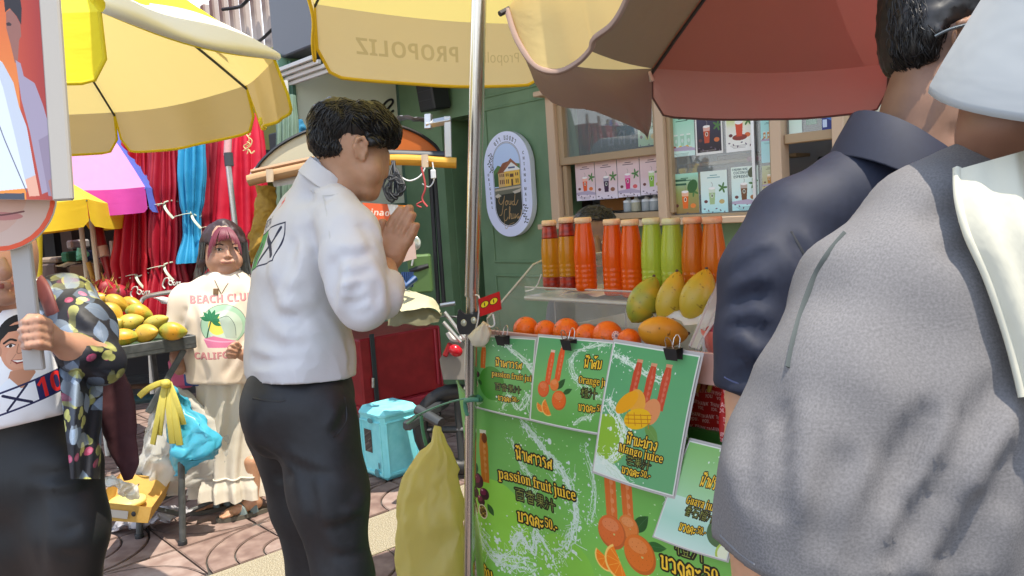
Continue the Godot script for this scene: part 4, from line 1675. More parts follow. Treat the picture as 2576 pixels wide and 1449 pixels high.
	var goods := [
		["green_crate", "small dark green crate beside the mint bag on the dim counter", "crate", 185, 645, 9, 13, lin(0.02, 0.12, 0.06)],
		["paper_sheet", "grey paper sheet pinned above the mint bag in the dim shop", "paper", 197, 614, 8, 11, lin(0.25, 0.23, 0.22)],
		["blue_bin", "navy blue bin beside the mint bag on the dim counter", "bin", 235, 641, 9, 12, lin(0.015, 0.035, 0.12)],
		["green_crate", "large green crate under the white bench, beside the red furled parasol", "crate", 300, 668, 21, 13, lin(0.01, 0.09, 0.045)],
		["purple_box", "dull purple carton below the green crate, behind the dragon fruit", "box", 300, 702, 21, 20, lin(0.13, 0.03, 0.07)],
		["carton", "brown carton under the dim counter behind the dragon fruit", "box", 238, 688, 40, 26, lin(0.12, 0.07, 0.035)],
		["counter_plank", "weathered plank counter at the far left of the dim shop", "counter", 130, 654, 38, 7, lin(0.22, 0.17, 0.13)],
		["wooden_counter", "dark wooden counter below the plank at the far left", "counter", 128, 690, 38, 28, lin(0.08, 0.055, 0.05)],
	]
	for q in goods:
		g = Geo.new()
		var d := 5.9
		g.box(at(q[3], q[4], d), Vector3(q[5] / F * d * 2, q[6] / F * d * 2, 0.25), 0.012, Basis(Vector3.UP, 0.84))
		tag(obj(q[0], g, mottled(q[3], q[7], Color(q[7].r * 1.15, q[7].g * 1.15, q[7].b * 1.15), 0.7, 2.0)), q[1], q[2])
	g = sack([[207, 624, 6], [206, 634, 13], [208, 646, 15], [205, 656, 10]], 5.75, 0.7, 0.03, 9)
	tag(obj("mint_bag", g, cloth(lin(0.16, 0.55, 0.38), 0.3, 0.4)), "crumpled mint green plastic bag on the dim counter", "bag")
	var wb := thing("white_bench", "white slatted bench seen in the dark behind the red furled parasols", "bench", at(296, 660, 5.7))
	for q in [[283, 630, 4, 24], [312, 630, 3, 24], [300, 634, 16, 3], [300, 618, 5, 12], [294, 644, 4, 12], [306, 644, 4, 12]]:
		g = Geo.new()
		g.box(at(q[0], q[1], 5.7), Vector3(q[2] / F * 11.4, q[3] / F * 11.4, 0.03), 0.003, Basis(Vector3.UP, 0.84))
		obj("slat", g, mat(lin(0.42, 0.42, 0.40), 0.6), wb)
	g = sack([[150, 670, 8], [158, 668, 15], [175, 662, 16], [190, 660, 14]], 5.3, 0.8, 0.012, 11)
	tag(obj("cup_bundle", g, mat(lin(0.45, 0.43, 0.33), 0.35)), "beige bundle of stacked plastic cups behind the floral sleeve", "cups")
	g = Geo.new()
	g.tube([at(222, 660, 5.2), at(238, 712, 5.2)], 0.016, 8)
	tag(obj("ochre_leg", g, mat(lin(0.45, 0.27, 0.05), 0.6)), "ochre trestle leg standing behind the dragon fruit", "trestle leg")
	var sl := thing("furled_parasol", "thin dark red furled parasol leaning over the goods behind the dragon fruit", "parasol", at(278, 730, 5.1))
	g = Geo.new()
	g.tube([at(233, 530, 5.1), at(245, 575, 5.1), at(262, 640, 5.1), at(272, 680, 5.1), at(280, 720, 5.1)], [0.022, 0.034, 0.03, 0.022, 0.016], 10)
	obj("canopy", g, cloth(lin(0.36, 0.015, 0.025), 0.2, 0.4), sl)
	g = Geo.new()
	g.tube([at(256, 620, 5.07), at(264, 645, 5.07)], 0.034, 8)
	obj("tie", g, mat(lin(0.6, 0.45, 0.4), 0.7), sl)
	g = Geo.new()
	g.box(at(70, 700, 2.6), Vector3(0.09, 0.33, 0.015), 0.003, Basis.from_euler(Vector3(0, 0.84, -0.12)))
	tag(obj("yellow_board", g, mat(lin(0.72, 0.56, 0.02), 0.5)), "bright yellow board edge behind the woman's placard stick", "board")
func drink_poster(P: Pic, x: int, y: int, w: int, h: int, bg: Array, cup: Color, style: int, head: Color) -> void:
	P.blend(x, y, w, h, bg)
	var cx: float = x + w * [0.48, 0.5, 0.46, 0.5, 0.5, 0.42][style % 6]
	var k := w / 100.0
	var leaf := Color(0.30, 0.48, 0.22)
	if style == 4:
		for j in 3:
			var bx := x + (24 + j * 26) * k
			P.poly(PackedVector2Array([Vector2(bx - 8 * k, y + 70 * k), Vector2(bx + 8 * k, y + 70 * k), Vector2(bx + 7 * k, y + 105 * k), Vector2(bx - 7 * k, y + 105 * k)]), cup)
			P.rect(bx - 8 * k, y + 66 * k, 16 * k, 5 * k, Color(0.92, 0.95, 0.90))
			P.oval(bx, y + 88 * k, 5 * k, 7 * k, Color(0.80, 0.88, 0.82))
			P.oval(bx - 8 * k, y + 112 * k, 9 * k, 8 * k, [Color(0.66, 0.36, 0.30), Color(0.93, 0.80, 0.2), Color(0.95, 0.72, 0.15)][j])
			P.oval(bx + 6 * k, y + 116 * k, 7 * k, 6 * k, Color(0.95, 0.86, 0.40))
	else:
		P.poly(PackedVector2Array([Vector2(cx - 13 * k, y + 58 * k), Vector2(cx + 13 * k, y + 58 * k), Vector2(cx + 9 * k, y + 108 * k), Vector2(cx - 9 * k, y + 108 * k)]), cup)
		P.poly(PackedVector2Array([Vector2(cx - 13 * k, y + 58 * k), Vector2(cx + 13 * k, y + 58 * k), Vector2(cx + 12 * k, y + 70 * k), Vector2(cx - 12 * k, y + 70 * k)]), cup.lerp(Color.WHITE, 0.55))
		P.oval(cx, y + 56 * k, 13 * k, 4 * k, Color(0.97, 0.95, 0.92))
		P.oval(cx, y + 80 * k, 5 * k, 7 * k, Color(0.93, 0.95, 0.88))
		P.oval(cx, y + 80 * k, 3.2 * k, 5 * k, cup.darkened(0.4))
		P.curve([Vector2(cx, y + 52 * k), Vector2(cx + 3 * k, y + 44 * k), Vector2(cx - 2 * k, y + 36 * k)], 1.4 * k, Color(0.6, 0.55, 0.5))
		P.oval(x + 78 * k, y + 100 * k, 10 * k, 7 * k, cup.lerp(Color(0.9, 0.6, 0.3), 0.5))
		P.oval(x + 18 * k, y + 98 * k, 7 * k, 5 * k, Color(0.42, 0.22, 0.20))
		for j in 5:
			var a := j * 1.25 + style
			P.oval(x + (82 + 9 * cos(a)) * k, y + (56 + 9 * sin(a)) * k, 9 * k, 3.4 * k, leaf, a)
		for j in 6:
			P.oval(x + (12 + 15 * j) * k, y + (122 + 6 * (j % 3)) * k, 4 * k, 2 * k, Color(0.40, 0.33, 0.40), j)
	if style % 2 == 0:
		P.poly(PackedVector2Array([Vector2(x, y + 112 * k), Vector2(x + w * 0.6, y + 106 * k), Vector2(x + w, y + 116 * k), Vector2(x + w, y + 124 * k), Vector2(x, y + 120 * k)]), Color(0.72, 0.66, 0.74))
	for j in 2:
		P.rect(x + (36 - j * 10) * k, y + (14 + j * 7) * k, (28 + j * 20) * k, 2.6 * k, head)
	for j in 3:
		P.rect(x + (16 + j * 5) * k, y + (131 + j * 4) * k, (60 - j * 8) * k, 1.4 * k, head)
func posters_on_window() -> void:
	var Z := -3.98
	var pink := [Color(0.90, 0.79, 0.77), Color(0.88, 0.76, 0.75), Color(0.90, 0.86, 0.90)]
	var mint := [Color(0.62, 0.86, 0.74), Color(0.74, 0.90, 0.80), Color(0.85, 0.94, 0.90)]
	var pale := [Color(0.90, 0.94, 0.88), Color(0.86, 0.94, 0.90), Color(0.72, 0.90, 0.90)]
	var ink := Color(0.35, 0.28, 0.30)
	var side := mat(lin(0.6, 0.6, 0.58), 0.6)
	var L := [
		[-3.706, -3.535, 1.531, 1.777, 0.0, pink, Color(0.90, 0.36, 0.16), 0, ink, "pink poster of an orange red iced tea, first of four in the left window"],
		[-3.530, -3.345, 1.531, 1.777, 0.0, pink, Color(0.25, 0.15, 0.25), 1, ink, "pink poster of a dark purple iced drink, second in the left window"],
		[-3.340, -3.162, 1.534, 1.777, 0.0, pink, Color(0.82, 0.15, 0.46), 2, ink, "pink poster of a magenta drink, third in the left window"],
		[-3.157, -2.982, 1.538, 1.777, 0.0, pink, Color(0.55, 0.74, 0.25), 3, ink, "pink poster of a green drink, beside the cream window post"],
		[-2.905, -2.733, 1.749, 1.992, 0.016, mint, Color(0.65, 0.82, 0.70), 4, Color(0.2, 0.4, 0.3), "green poster of three cups over cut fruit, middle window"],
		[-2.726, -2.545, 1.744, 2.005, 0.016, [Color(0.24, 0.22, 0.36), Color(0.20, 0.17, 0.24), Color(0.16, 0.10, 0.10)], Color(0.78, 0.30, 0.14), 5, Color(0.85, 0.80, 0.75), "dark blue poster of an iced tea with a white border, middle window"],
		[-2.525, -2.350, 1.742, 2.005, 0.016, [Color(0.66, 0.78, 0.10), Color(0.93, 0.92, 0.84), Color(0.96, 0.95, 0.92)], Color(0.85, 0.28, 0.12), 1, Color(0.3, 0.25, 0.2), "white and lime poster of a red iced tea on a saucer, middle window"],
		[-2.911, -2.720, 1.413, 1.648, 0.016, [Color(0.66, 0.88, 0.78), Color(0.60, 0.62, 0.34), Color(0.62, 0.50, 0.28)], Color(0.92, 0.42, 0.10), 3, Color(0.15, 0.35, 0.25), "mint and amber poster of a poured orange tea, lower middle window"],
		[-2.704, -2.527, 1.409, 1.649, 0.016, pale, Color(0.66, 0.76, 0.54), 5, Color(0.4, 0.6, 0.6), "pale poster of a light green coconut drink, lower middle window"],
		[-2.500, -2.330, 1.414, 1.657, 0.016, pale, Color(0.45, 0.28, 0.14), 2, Color(0.2, 0.32, 0.3), "pale poster lettered COCONUT ESPRESSO of a brown iced drink"],
		[-2.308, -2.217, 1.665, 1.892, 0.016, [Color(0.66, 0.88, 0.85), Color(0.74, 0.90, 0.90)], Color(0.80, 0.55, 0.30), 4, Color(0.3, 0.5, 0.5), "narrow pale blue poster of three cups in the slim pane"],
		[-2.308, -2.217, 1.900, 1.985, 0.016, [Color(0.70, 0.86, 0.62), Color(0.75, 0.88, 0.66)], Color(0.55, 0.74, 0.4), 1, Color(0.3, 0.5, 0.3), "small light green poster cut off by the red parasol, slim pane"],
		[-2.308, -2.217, 1.43, 1.650, 0.016, [Color(0.80, 0.82, 0.68), Color(0.76, 0.66, 0.40)], Color(0.78, 0.52, 0.16), 2, Color(0.35, 0.3, 0.2), "tan and cream poster at the bottom of the slim pane"],
		[-2.142, -2.070, 1.798, 1.985, 0.016, [Color(0.80, 0.92, 0.82), Color(0.88, 0.94, 0.88)], Color(0.35, 0.58, 0.22), 3, Color(0.3, 0.5, 0.3), "white poster of a tall green drink in the right window"],
		[-1.962, -1.891, 1.770, 1.960, 0.016, [Color(0.16, 0.20, 0.28), Color(0.30, 0.55, 0.86), Color(0.16, 0.18, 0.42)], Color(0.85, 0.88, 0.95), 1, Color(0.85, 0.9, 1.0), "blue phone payment poster in the right window"],
	]
	for q in L:
		var w := 128
		var h := int(128 * (q[3] - q[2]) / (q[1] - q[0]))
		var P := Pic.new(w, h, Color.WHITE)
		drink_poster(P, 0, 0, w, h, q[5], q[6], q[7], q[8])
		if q[9].contains("border"):
			P.rect(0, 0, w, 6, Color(0.93, 0.92, 0.88))
			P.rect(0, h - 10, w, 10, Color(0.93, 0.92, 0.88))
			P.rect(0, 0, 7, h, Color(0.93, 0.92, 0.88))
			P.rect(w - 7, 0, 7, h, Color(0.93, 0.92, 0.88))
			P.rect(40, 8, 50, 18, Color(0.1, 0.1, 0.12))
		if q[9].contains("lime"):
			P.rect(0, 0, w, 4, Color(0.95, 0.94, 0.9))
			P.rect(0, 0, 5, h, Color(0.95, 0.94, 0.9))
			P.rect(w - 5, 0, 5, h, Color(0.95, 0.94, 0.9))
			P.oval(w * 0.5, 106 * 1.28, 34, 12, Color(0.55, 0.2, 0.12))
			P.poly(PackedVector2Array([Vector2(45, 74), Vector2(80, 74), Vector2(76, 132), Vector2(50, 132)]), q[6])
			P.oval(62, 74, 19, 10, Color(0.97, 0.95, 0.92))
		if q[9].contains("ESPRESSO"):
			P.rect(0, 0, 80, 50, Color(0.90, 0.94, 0.88))
			P.text("CHIANG MAI", 6, 14, 12, q[8])
			P.text("COCONUT", 12, 29, 15, q[8])
			P.text("ESPRESSO", 12, 45, 15, q[8])
			P.oval(98, 26, 17, 22, Color(0.35, 0.38, 0.26), 0.5)
		if q[9].contains("amber"):
			P.oval(100, 52, 22, 28, Color(0.20, 0.40, 0.18), 0.6)
			for j in 2:
				P.rect(10, 22 + j * 16, 62, 8, Color(0.16, 0.36, 0.26))
		if q[9].contains("phone"):
			P.poly(PackedVector2Array([Vector2(0, 150), Vector2(128, 230), Vector2(128, h), Vector2(0, h)]), Color(0.16, 0.20, 0.50))
			P.rect(8, 190, 40, 70, Color(0.8, 0.86, 0.95))
		if q[9].contains("three cups over"):
			P.rect(86, 8, 34, 18, Color(0.3, 0.42, 0.36))
			P.text("49.-", 90, 22, 15, Color(0.9, 0.95, 0.9))
		var m := pic_mat(P, 0.45)
		var o := board("window_poster", Vector3(q[0], q[2], Z + q[4] - 0.002), Vector3(q[1] - q[0], 0, 0), Vector3(0, q[3] - q[2], 0), 0.003, m, side)
		tag(o, q[9], "poster", "drink posters on the shop windows")
	var PG := Pic.new(128, 160, Color(0.72, 0.80, 0.66))
	drink_poster(PG, 0, 0, 128, 160, [Color(0.70, 0.72, 0.66), Color(0.66, 0.78, 0.62)], Color(0.76, 0.80, 0.42), 3, Color(0.5, 0.6, 0.5))
	tag(board("window_poster", Vector3(-3.155, 1.84, Z + 0.004), Vector3(0.145, 0, 0), Vector3(0, 0.26, 0), 0.003, pic_mat(PG, 0.5), side), "pale green drink poster behind the glass of the upper left pane", "poster", "drink posters on the shop windows")
	var gm := Geo.new()
	gm.box(Vector3(-2.035, 1.90, Z - 0.02), Vector3(0.06, 0.12, 0.01), 0.002)
	tag(obj("green_card", gm, mat(lin(0.06, 0.25, 0.10), 0.5)), "plain dark green card hanging in the right window", "card")
	var PM := Pic.new(160, 200, Color(0.80, 0.80, 0.70))
	for i in 5:
		PM.rect(10 + i * 29, 60, 20, 44, Color(0.35, 0.22, 0.15))
		PM.rect(10 + i * 29, 56, 20, 8, Color(0.88, 0.84, 0.76))
		for j in 3:
			PM.rect(18 + i * 29, 116 + j * 12, 5, 8, Color(0.3, 0.3, 0.25))
	tag(board("menu_board", Vector3(-1.815, 1.79, Z + 0.002), Vector3(0.26, 0, 0), Vector3(0, 0.36, 0), 0.012, pic_mat(PM, 0.5), side), "cream menu board with a row of brown drinks, right of the windows", "menu board")
	var g := Geo.new()
	g.box(Vector3(-2.56, 1.725, Z - 0.20), Vector3(0.28, 0.03, 0.10), 0.006)
	tag(obj("bamboo_tray", g, mat(lin(0.22, 0.13, 0.06), 0.7)), "brown wooden tray on the shelf inside the middle window", "tray")
	g = Geo.new()
	g.box(Vector3(-2.40, 1.70, Z - 0.14), Vector3(0.15, 0.028, 0.08), 0.01)
	tag(obj("pink_pouch", g, mat(lin(0.45, 0.14, 0.20), 0.6)), "dusty pink pouch on the shelf inside the middle window", "pouch")
	var mc := thing("drink_machine", "dark drink machine with steel taps inside the lower right window", "machine", Vector3(-2.03, 1.45, Z - 0.3))
	g = Geo.new()
	g.box(Vector3(-2.03, 1.58, Z - 0.25), Vector3(0.14, 0.20, 0.12), 0.01)
	obj("body", g, mat(lin(0.02, 0.03, 0.028), 0.4), mc)
	for k in 3:
		g = Geo.new()
		g.ball(Vector3(-2.07 + k * 0.04, 1.54, Z - 0.185), Vector3(0.012, 0.012, 0.008), 10, 6)
		obj("tap", g, M.alu, mc)
	var ts := Geo.new()
	ts.box(Vector3(-3.42, 1.94, Z - 0.28), Vector3(0.56, 0.20, 0.015), 0.003)
	var PT := Pic.new(256, 96, Color(0.03, 0.03, 0.035))
	var xx := 20.0
	for ch in ["า", "ย", "ล", "ส", "น"]:
		thai(PT, ch, xx, 26, 44, Color(0.30, 0.30, 0.31), 7)
		xx += 44
	PT.rect(12, 16, 24, 70, Color(0.12, 0.12, 0.12))
	tag(board("painted_reflection", Vector3(-3.72, 1.835, Z - 0.20), Vector3(0.56, 0, 0), Vector3(0, 0.20, 0), 0.006, pic_mat(PT, 0.6), M.black), "dark board painted with reflected Thai letters behind the upper left pane", "banner")  # added board, painted to look like lettering mirrored in the glass
	var lk := Geo.new()
	lk.box(Vector3(-2.88, 1.93, Z + 0.02), Vector3(0.01, 0.05, 0.01))
func mango_geo(len: float, wd: float, seed_: int) -> Geo:
	var rows := []
	for j in 19:
		var t := j / 18.0
		var r := pow(sin(PI * clampf(t, 0.0, 1.0)), 0.62) * (1.0 - 0.24 * t)
		var row := PackedVector3Array()
		for i in 20:
			var a := TAU * i / 20
			row.append(Vector3((t - 0.5) * len, cos(a) * r * wd * 0.5 + 0.10 * len * (t - 0.45) * (t - 0.45), sin(a) * r * wd * 0.44))
		rows.append(row)
	var g := Geo.new()
	g.grid(rows, true, false, false)
	return g
func skin_mat(c0: Color, c1: Color, spot: Color, seed_: int, rough := 0.38) -> StandardMaterial3D:
	var m := mat(Color.WHITE, rough)
	var fn := FastNoiseLite.new()
	fn.seed = seed_
	fn.frequency = 0.016
	fn.fractal_octaves = 3
	var f2 := FastNoiseLite.new()
	f2.seed = seed_ + 50
	f2.frequency = 0.09
	f2.fractal_octaves = 2
	var im := Image.create(96, 96, false, Image.FORMAT_RGBA8)
	for y in 96:
		for x in 96:
			var c := c0.lerp(c1, clampf(0.5 + fn.get_noise_2d(x, y) * 1.3, 0, 1))
			var s := f2.get_noise_2d(x, y)
			if s > 0.56:
				c = c.lerp(spot, clampf((s - 0.56) * 6.0, 0, 0.55))
			im.set_pixel(x, y, c)
	m.albedo_texture = ImageTexture.create_from_image(im)
	return m
func face_dir(toward: Vector3, up := Vector3.UP) -> Basis:
	var x := toward.normalized()
	var z := x.cross(up).normalized()
	return Basis(x, z.cross(x), z)
func left_stall() -> void:
	var Y := 0.945
	var p0 := on(297, 880, 1, Y)
	var p1 := on(495, 857, 1, Y)
	var X := -4.05
	var t := thing("fruit_table", "dark steel fruit table with a rimmed tray top and crossed rails", "table", Vector3(X - 0.3, 0, -1.0))
	var paint := mottled(71, lin(0.05, 0.055, 0.055), lin(0.09, 0.095, 0.095), 0.5, 3.0)
	var teal := mat(lin(0.03, 0.08, 0.11), 0.5)
	var z0 := -1.475
	var z1 := -0.55
	var g := Geo.new()
	g.box(Vector3(X - 0.33, Y - 0.02, (z0 + z1) / 2), Vector3(0.66, 0.035, z1 - z0), 0.005)
	obj("tray", g, paint, t)
	for q in [[X - 0.006, (z0 + z1) / 2, 0.014, z1 - z0], [X - 0.33, z0 + 0.006, 0.63, 0.014], [X - 0.654, (z0 + z1) / 2, 0.014, z1 - z0]]:
		g = Geo.new()
		g.box(Vector3(q[0], Y + 0.006, q[1]), Vector3(q[2], 0.045, q[3]), 0.004)
		obj("rim", g, paint, t)
	g = Geo.new()
	g.box(Vector3(X - 0.33, Y + 0.008, (z0 + z1) / 2), Vector3(0.62, 0.012, z1 - z0 - 0.03), 0.003)
	obj("mat", g, mottled(72, lin(0.02, 0.05, 0.02), lin(0.06, 0.10, 0.04), 0.95, 8.0), t)
	var leg := func(a: Vector3, b: Vector3, m, r := 0.014) -> void:
		var q := Geo.new()
		var ax := (b - a).normalized()
		q.box((a + b) / 2, Vector3(r * 2, (b - a).length(), r * 2), 0.003, Basis(Quaternion(Vector3.UP, ax)))
		obj("leg", q, m, t)
	leg.call(Vector3(X - 0.03, Y - 0.04, -1.42), Vector3(X - 0.05, 0.62, -1.22), paint)
	leg.call(Vector3(X - 0.62, Y - 0.04, -1.45), Vector3(X - 0.60, 0, -1.45), paint)
	leg.call(Vector3(X - 0.62, Y - 0.04, -0.62), Vector3(X - 0.60, 0, -0.62), paint)
	leg.call(Vector3(X - 0.04, Y - 0.04, -0.62), Vector3(X - 0.04, 0, -0.66), paint)
	for q in [[at(285, 1012, 3.95), at(400, 1000, 4.05), 0.022], [at(290, 975, 4.3), at(430, 968, 4.3), 0.014]]:
		g = Geo.new()
		g.tube([q[0], q[1]], q[2], 4, true)
		obj("rail", g, teal if q[2] > 0.02 else M.brown, t)
	var st := thing("stool_stand", "low dark steel stand with rails under the hanging bags", "stand", on(460, 1370, 1, 0))
	for q in [[[351, 1353], [350, 1190]], [[460, 1370], [455, 1130]], [[575, 1262], [548, 1140]]]:
		var a := on(q[0][0], q[0][1], 1, 0)
		var b := at(q[1][0], q[1][1], (cam.affine_inverse() * a).z * -1.0)
		g = Geo.new()
		g.tube([a, b], 0.0165, 10)
		obj("leg", g, paint, st)
		g = Geo.new()
		g.lathe([Vector2(0.022, 0), Vector2(0.022, 0.02), Vector2(0.016, 0.022)], 12, Transform3D(Basis(), a))
		obj("foot", g, M.black, st)
	for q in [[[380, 1277], [458, 1295], 3.86], [[376, 1268], [458, 1235], 4.0], [[466, 1290], [572, 1245], 4.1], [[475, 1232], [570, 1245], 4.3]]:
		g = Geo.new()
		g.tube([at(q[0][0], q[0][1], q[2]), at(q[1][0], q[1][1], q[2] + 0.1)], 0.012, 8)
		obj("rail", g, paint, st)
	var ye := [skin_mat(Color(0.80, 0.63, 0.22), Color(0.74, 0.58, 0.18), Color(0.35, 0.25, 0.10), 1), skin_mat(Color(0.82, 0.58, 0.18), Color(0.78, 0.64, 0.24), Color(0.30, 0.22, 0.10), 2), skin_mat(Color(0.78, 0.66, 0.26), Color(0.70, 0.66, 0.30), Color(0.36, 0.30, 0.12), 3), skin_mat(Color(0.84, 0.60, 0.16), Color(0.60, 0.61, 0.22), Color(0.28, 0.20, 0.08), 4)]
	var mg := [mango_geo(0.145, 0.108, 1), mango_geo(0.136, 0.104, 2), mango_geo(0.15, 0.092, 3)]
	var L := [
		[238, 758, 4.36, 0, 0, 20, "yellow mango at the back left of the heap, against the dragon fruit"],
		[295, 763, 4.28, 0, 1, -35, "plump golden mango on top of the heap, at the back"],
		[252, 793, 4.16, 1, 1, -40, "orange mango at the left side of the heap, by the floral sleeve"],
		[283, 788, 4.12, 0, 1, -50, "golden mango in the middle of the heap, tilted down right"],
		[350, 786, 4.24, 3, 0, -12, "green and yellow mango with a brown scar, at the back right of the heap"],
		[333, 765, 4.40, 1, 2, -20, "small golden mango peeping out behind the scarred one"],
		[327, 810, 4.13, 2, 1, 15, "pale green mango in the centre of the heap"],
		[282, 823, 4.08, 2, 1, 30, "dull green mango low at the left of the heap"],
		[393, 811, 4.16, 2, 2, 18, "slim yellow green mango at the right of the heap, above the bright one"],
		[312, 848, 3.99, 3, 0, 5, "bright yellow orange mango at the front left edge of the tray"],
		[368, 838, 4.03, 0, 0, 12, "mottled golden mango in the middle of the front row"],
		[435, 833, 4.06, 3, 0, 0, "orange and green mango at the right end of the front row"],
	]
	var sd := Geo.new()
	sd.ball(Vector3(-0.066, 0.012, 0), Vector3(0.005, 0.005, 0.005), 8, 6)
	for i in L.size():
		var q: Array = L[i]
		var o := Node3D.new()
		o.name = numbered("mango")
		add_child(o)
		o.position = at(q[0], q[1], q[2] * 0.972)
		o.basis = Basis(cam.basis.z, deg_to_rad(q[5])) * Basis(cam.basis.x, cam.basis.y, cam.basis.z) * Basis(Vector3.UP, 0.35 * sin(i * 2.3)) * Basis(Vector3.RIGHT, i * 0.9)
		tag(o, q[6], "mango", "mangoes heaped on the tray")
		var b := MeshInstance3D.new()
		b.name = "fruit"
		b.mesh = mg[q[4]].mesh(ye[q[3]])
		o.add_child(b)
		b = MeshInstance3D.new()
		b.name = "stem_end"
		b.mesh = sd.mesh(M.brown)
		o.add_child(b)
	var df := [[222, 742, 4.55, "dragon fruit half hidden by the floral sleeve, leftmost of the heap"], [262, 728, 4.62, "large crimson dragon fruit in the middle behind the mangoes"], [296, 742, 4.56, "dragon fruit with long green tips at the right behind the mangoes"], [245, 760, 4.48, "dragon fruit low in front, touching the back mango"]]
	var dfm := skin_mat(Color(0.62, 0.10, 0.18), Color(0.50, 0.08, 0.14), Color(0.65, 0.2, 0.2), 9, 0.5)
	var tipm := mat(lin(0.42, 0.28, 0.06), 0.6)
	for q in df:
		var c := at(q[0], q[1], q[2])
		var o := thing("dragon_fruit", q[3], "dragon fruit", c, "dragon fruit behind the mangoes")
		g = Geo.new()
		g.ball(c, Vector3(0.075, 0.062, 0.062), 18, 12)
		obj("fruit", g, dfm, o)
		var rng := RandomNumberGenerator.new()
		rng.seed = int(q[0])
		for k in 12:
			var dir := Vector3(rng.randf_range(-1, 1), rng.randf_range(-0.1, 1), rng.randf_range(-1, 1)).normalized()
			var base := c + dir * Vector3(0.072, 0.06, 0.06)
			g = Geo.new()
			g.tube(bez(base - dir * 0.004, base + dir * 0.02, base + dir * 0.03 + Vector3(0.02 * sin(k), 0.028, 0.02 * cos(k)), 4), [0.011, 0.009, 0.006, 0.003, 0.0008], 5, true, 0.4)
			obj("scale", g, tipm if k % 3 else dfm, o)
	var bag := mat(Color(0.86, 0.85, 0.80, 0.42), 0.3, {"transparency": BaseMaterial3D.TRANSPARENCY_ALPHA})
	var clear := mat(lin(0.60, 0.58, 0.52), 0.32)
	clear.transparency = BaseMaterial3D.TRANSPARENCY_ALPHA
	clear.albedo_color.a = 0.72
	g = sack([[408, 972, 10], [402, 1040, 24], [398, 1120, 40], [400, 1190, 56], [408, 1232, 50], [412, 1246, 20]], 3.98, 0.55, 0.035, 41, 30, 0.12)
	tag(obj("clear_bag", g, clear), "hanging clear plastic bag of rubbish under the mango tray, left of the blue bag", "bag")
	g = sack([[395, 1165, 12], [415, 1185, 28], [430, 1215, 34], [432, 1232, 20]], 4.0, 0.5, 0.03, 43)
	tag(obj("salmon_bundle", g, mat(lin(0.62, 0.36, 0.25), 0.7)), "salmon coloured bundle inside the clear bag", "bundle")
	g = sack([[440, 972, 12], [490, 1030, 34], [520, 1100, 52], [520, 1170, 56], [500, 1206, 40], [485, 1222, 18]], 4.12, 0.45, 0.03, 45, 30, 0.1)
	tag(obj("clear_bag", g, clear), "bulging translucent bag behind the blue bag, in front of the white skirt", "bag")
	var bl := cloth(lin(0.07, 0.42, 0.58), 0.35, 0.28)
	g = sack([[428, 962, 8], [446, 1010, 26], [472, 1070, 50], [490, 1110, 68], [484, 1148, 56], [458, 1178, 26], [448, 1190, 10]], 3.86, 0.5, 0.035, 47, 34, 0.14)
	tag(obj("blue_bag", g, bl), "shiny turquoise plastic bag tied up under the mango tray", "bag")
	g = Geo.new()
	var yb := cloth(lin(0.60, 0.52, 0.10), 0.4, 0.5)
	var rb := thing("yellow_ribbons", "bunch of yellow plastic ribbons tied above the turquoise bag", "ribbons", at(415, 965, 3.8))
	for q in [[[416, 962], [400, 1030], [384, 1118], 0.014], [[418, 962], [408, 1030], [402, 1095], 0.013], [[420, 962], [425, 1040], [434, 1116], 0.016], [[424, 964], [440, 1040], [452, 1120], 0.018], [[426, 964], [450, 1020], [462, 1068], 0.014], [[412, 962], [375, 970], [350, 998], 0.015]]:
		var gg := Geo.new()
		gg.tube(bez(at(q[0][0], q[0][1], 3.82), at(q[1][0], q[1][1], 3.76), at(q[2][0], q[2][1], 3.8), 10), q[3], 6, true, 0.15, cam.basis.z)
		obj("ribbon", gg, yb, rb)
	g.ball(at(417, 965, 3.8), Vector3(0.03, 0.022, 0.025), 12, 8)
	obj("knot", g, yb, rb)
	var cb := thing("yellow_carton", "open yellow cardboard fruit carton with two round holes, under the table", "box", on(380, 1330, 1, 0))
	var card := mottled(81, lin(0.50, 0.29, 0.06), lin(0.58, 0.35, 0.09), 0.8, 3.0)
	var c0 := at(240, 1262, 3.55)
	var c1 := at(382, 1276, 3.62)
	var c2 := at(372, 1316, 3.62)
	var c3 := at(240, 1308, 3.55)
	var back := lv(-0.05, 0.34, 0.0) + Vector3(0, 0.02, 0)
	g = Geo.new()
	g.face([c3, c2, c1, c0])
	g.face([c2, c2 + back * 0.8, c1 + back, c1])
	g.face([c2 + back * 0.8, c3 + back * 0.8, c0 + back, c1 + back])
	g.face([c3, c3 + back, c2 + back, c2])
	g.face([c3 + back * 0.8, c3, c0, c0 + back])
	obj("carton", g, card, cb)
	for q in [[255, 1288], [336, 1293]]:
		g = Geo.new()
		g.ball(at(q[0], q[1], 3.572), Vector3(0.011, 0.012, 0.004), 12, 6, cam.basis)
		obj("hole", g, M.black, cb)
	g = Geo.new()
	g.face([at(270, 1300, 3.56), at(320, 1306, 3.58), at(323, 1286, 3.58), at(273, 1281, 3.56)])
	obj("label", g, mat(lin(0.5, 0.46, 0.42), 0.7), cb)
	g = Geo.new()
	g.ball(at(318, 1262, 3.75), Vector3(0.09, 0.03, 0.09), 18, 8)
	tag(obj("yellow_melon", g, mat(lin(0.72, 0.60, 0.20), 0.5)), "pale yellow cut fruit lying in the open carton", "fruit")
	g = sack([[262, 1210, 12], [300, 1215, 26], [330, 1230, 22], [350, 1245, 8]], 3.6, 0.7, 0.05, 51)
	tag(obj("film_scrap", g, clear), "crumpled clear film standing out of the yellow carton", "film")
	g = sack([[290, 1330, 14], [340, 1312, 40], [400, 1296, 50], [450, 1290, 26]], 4.05, 0.9, 0.06, 53, 34)
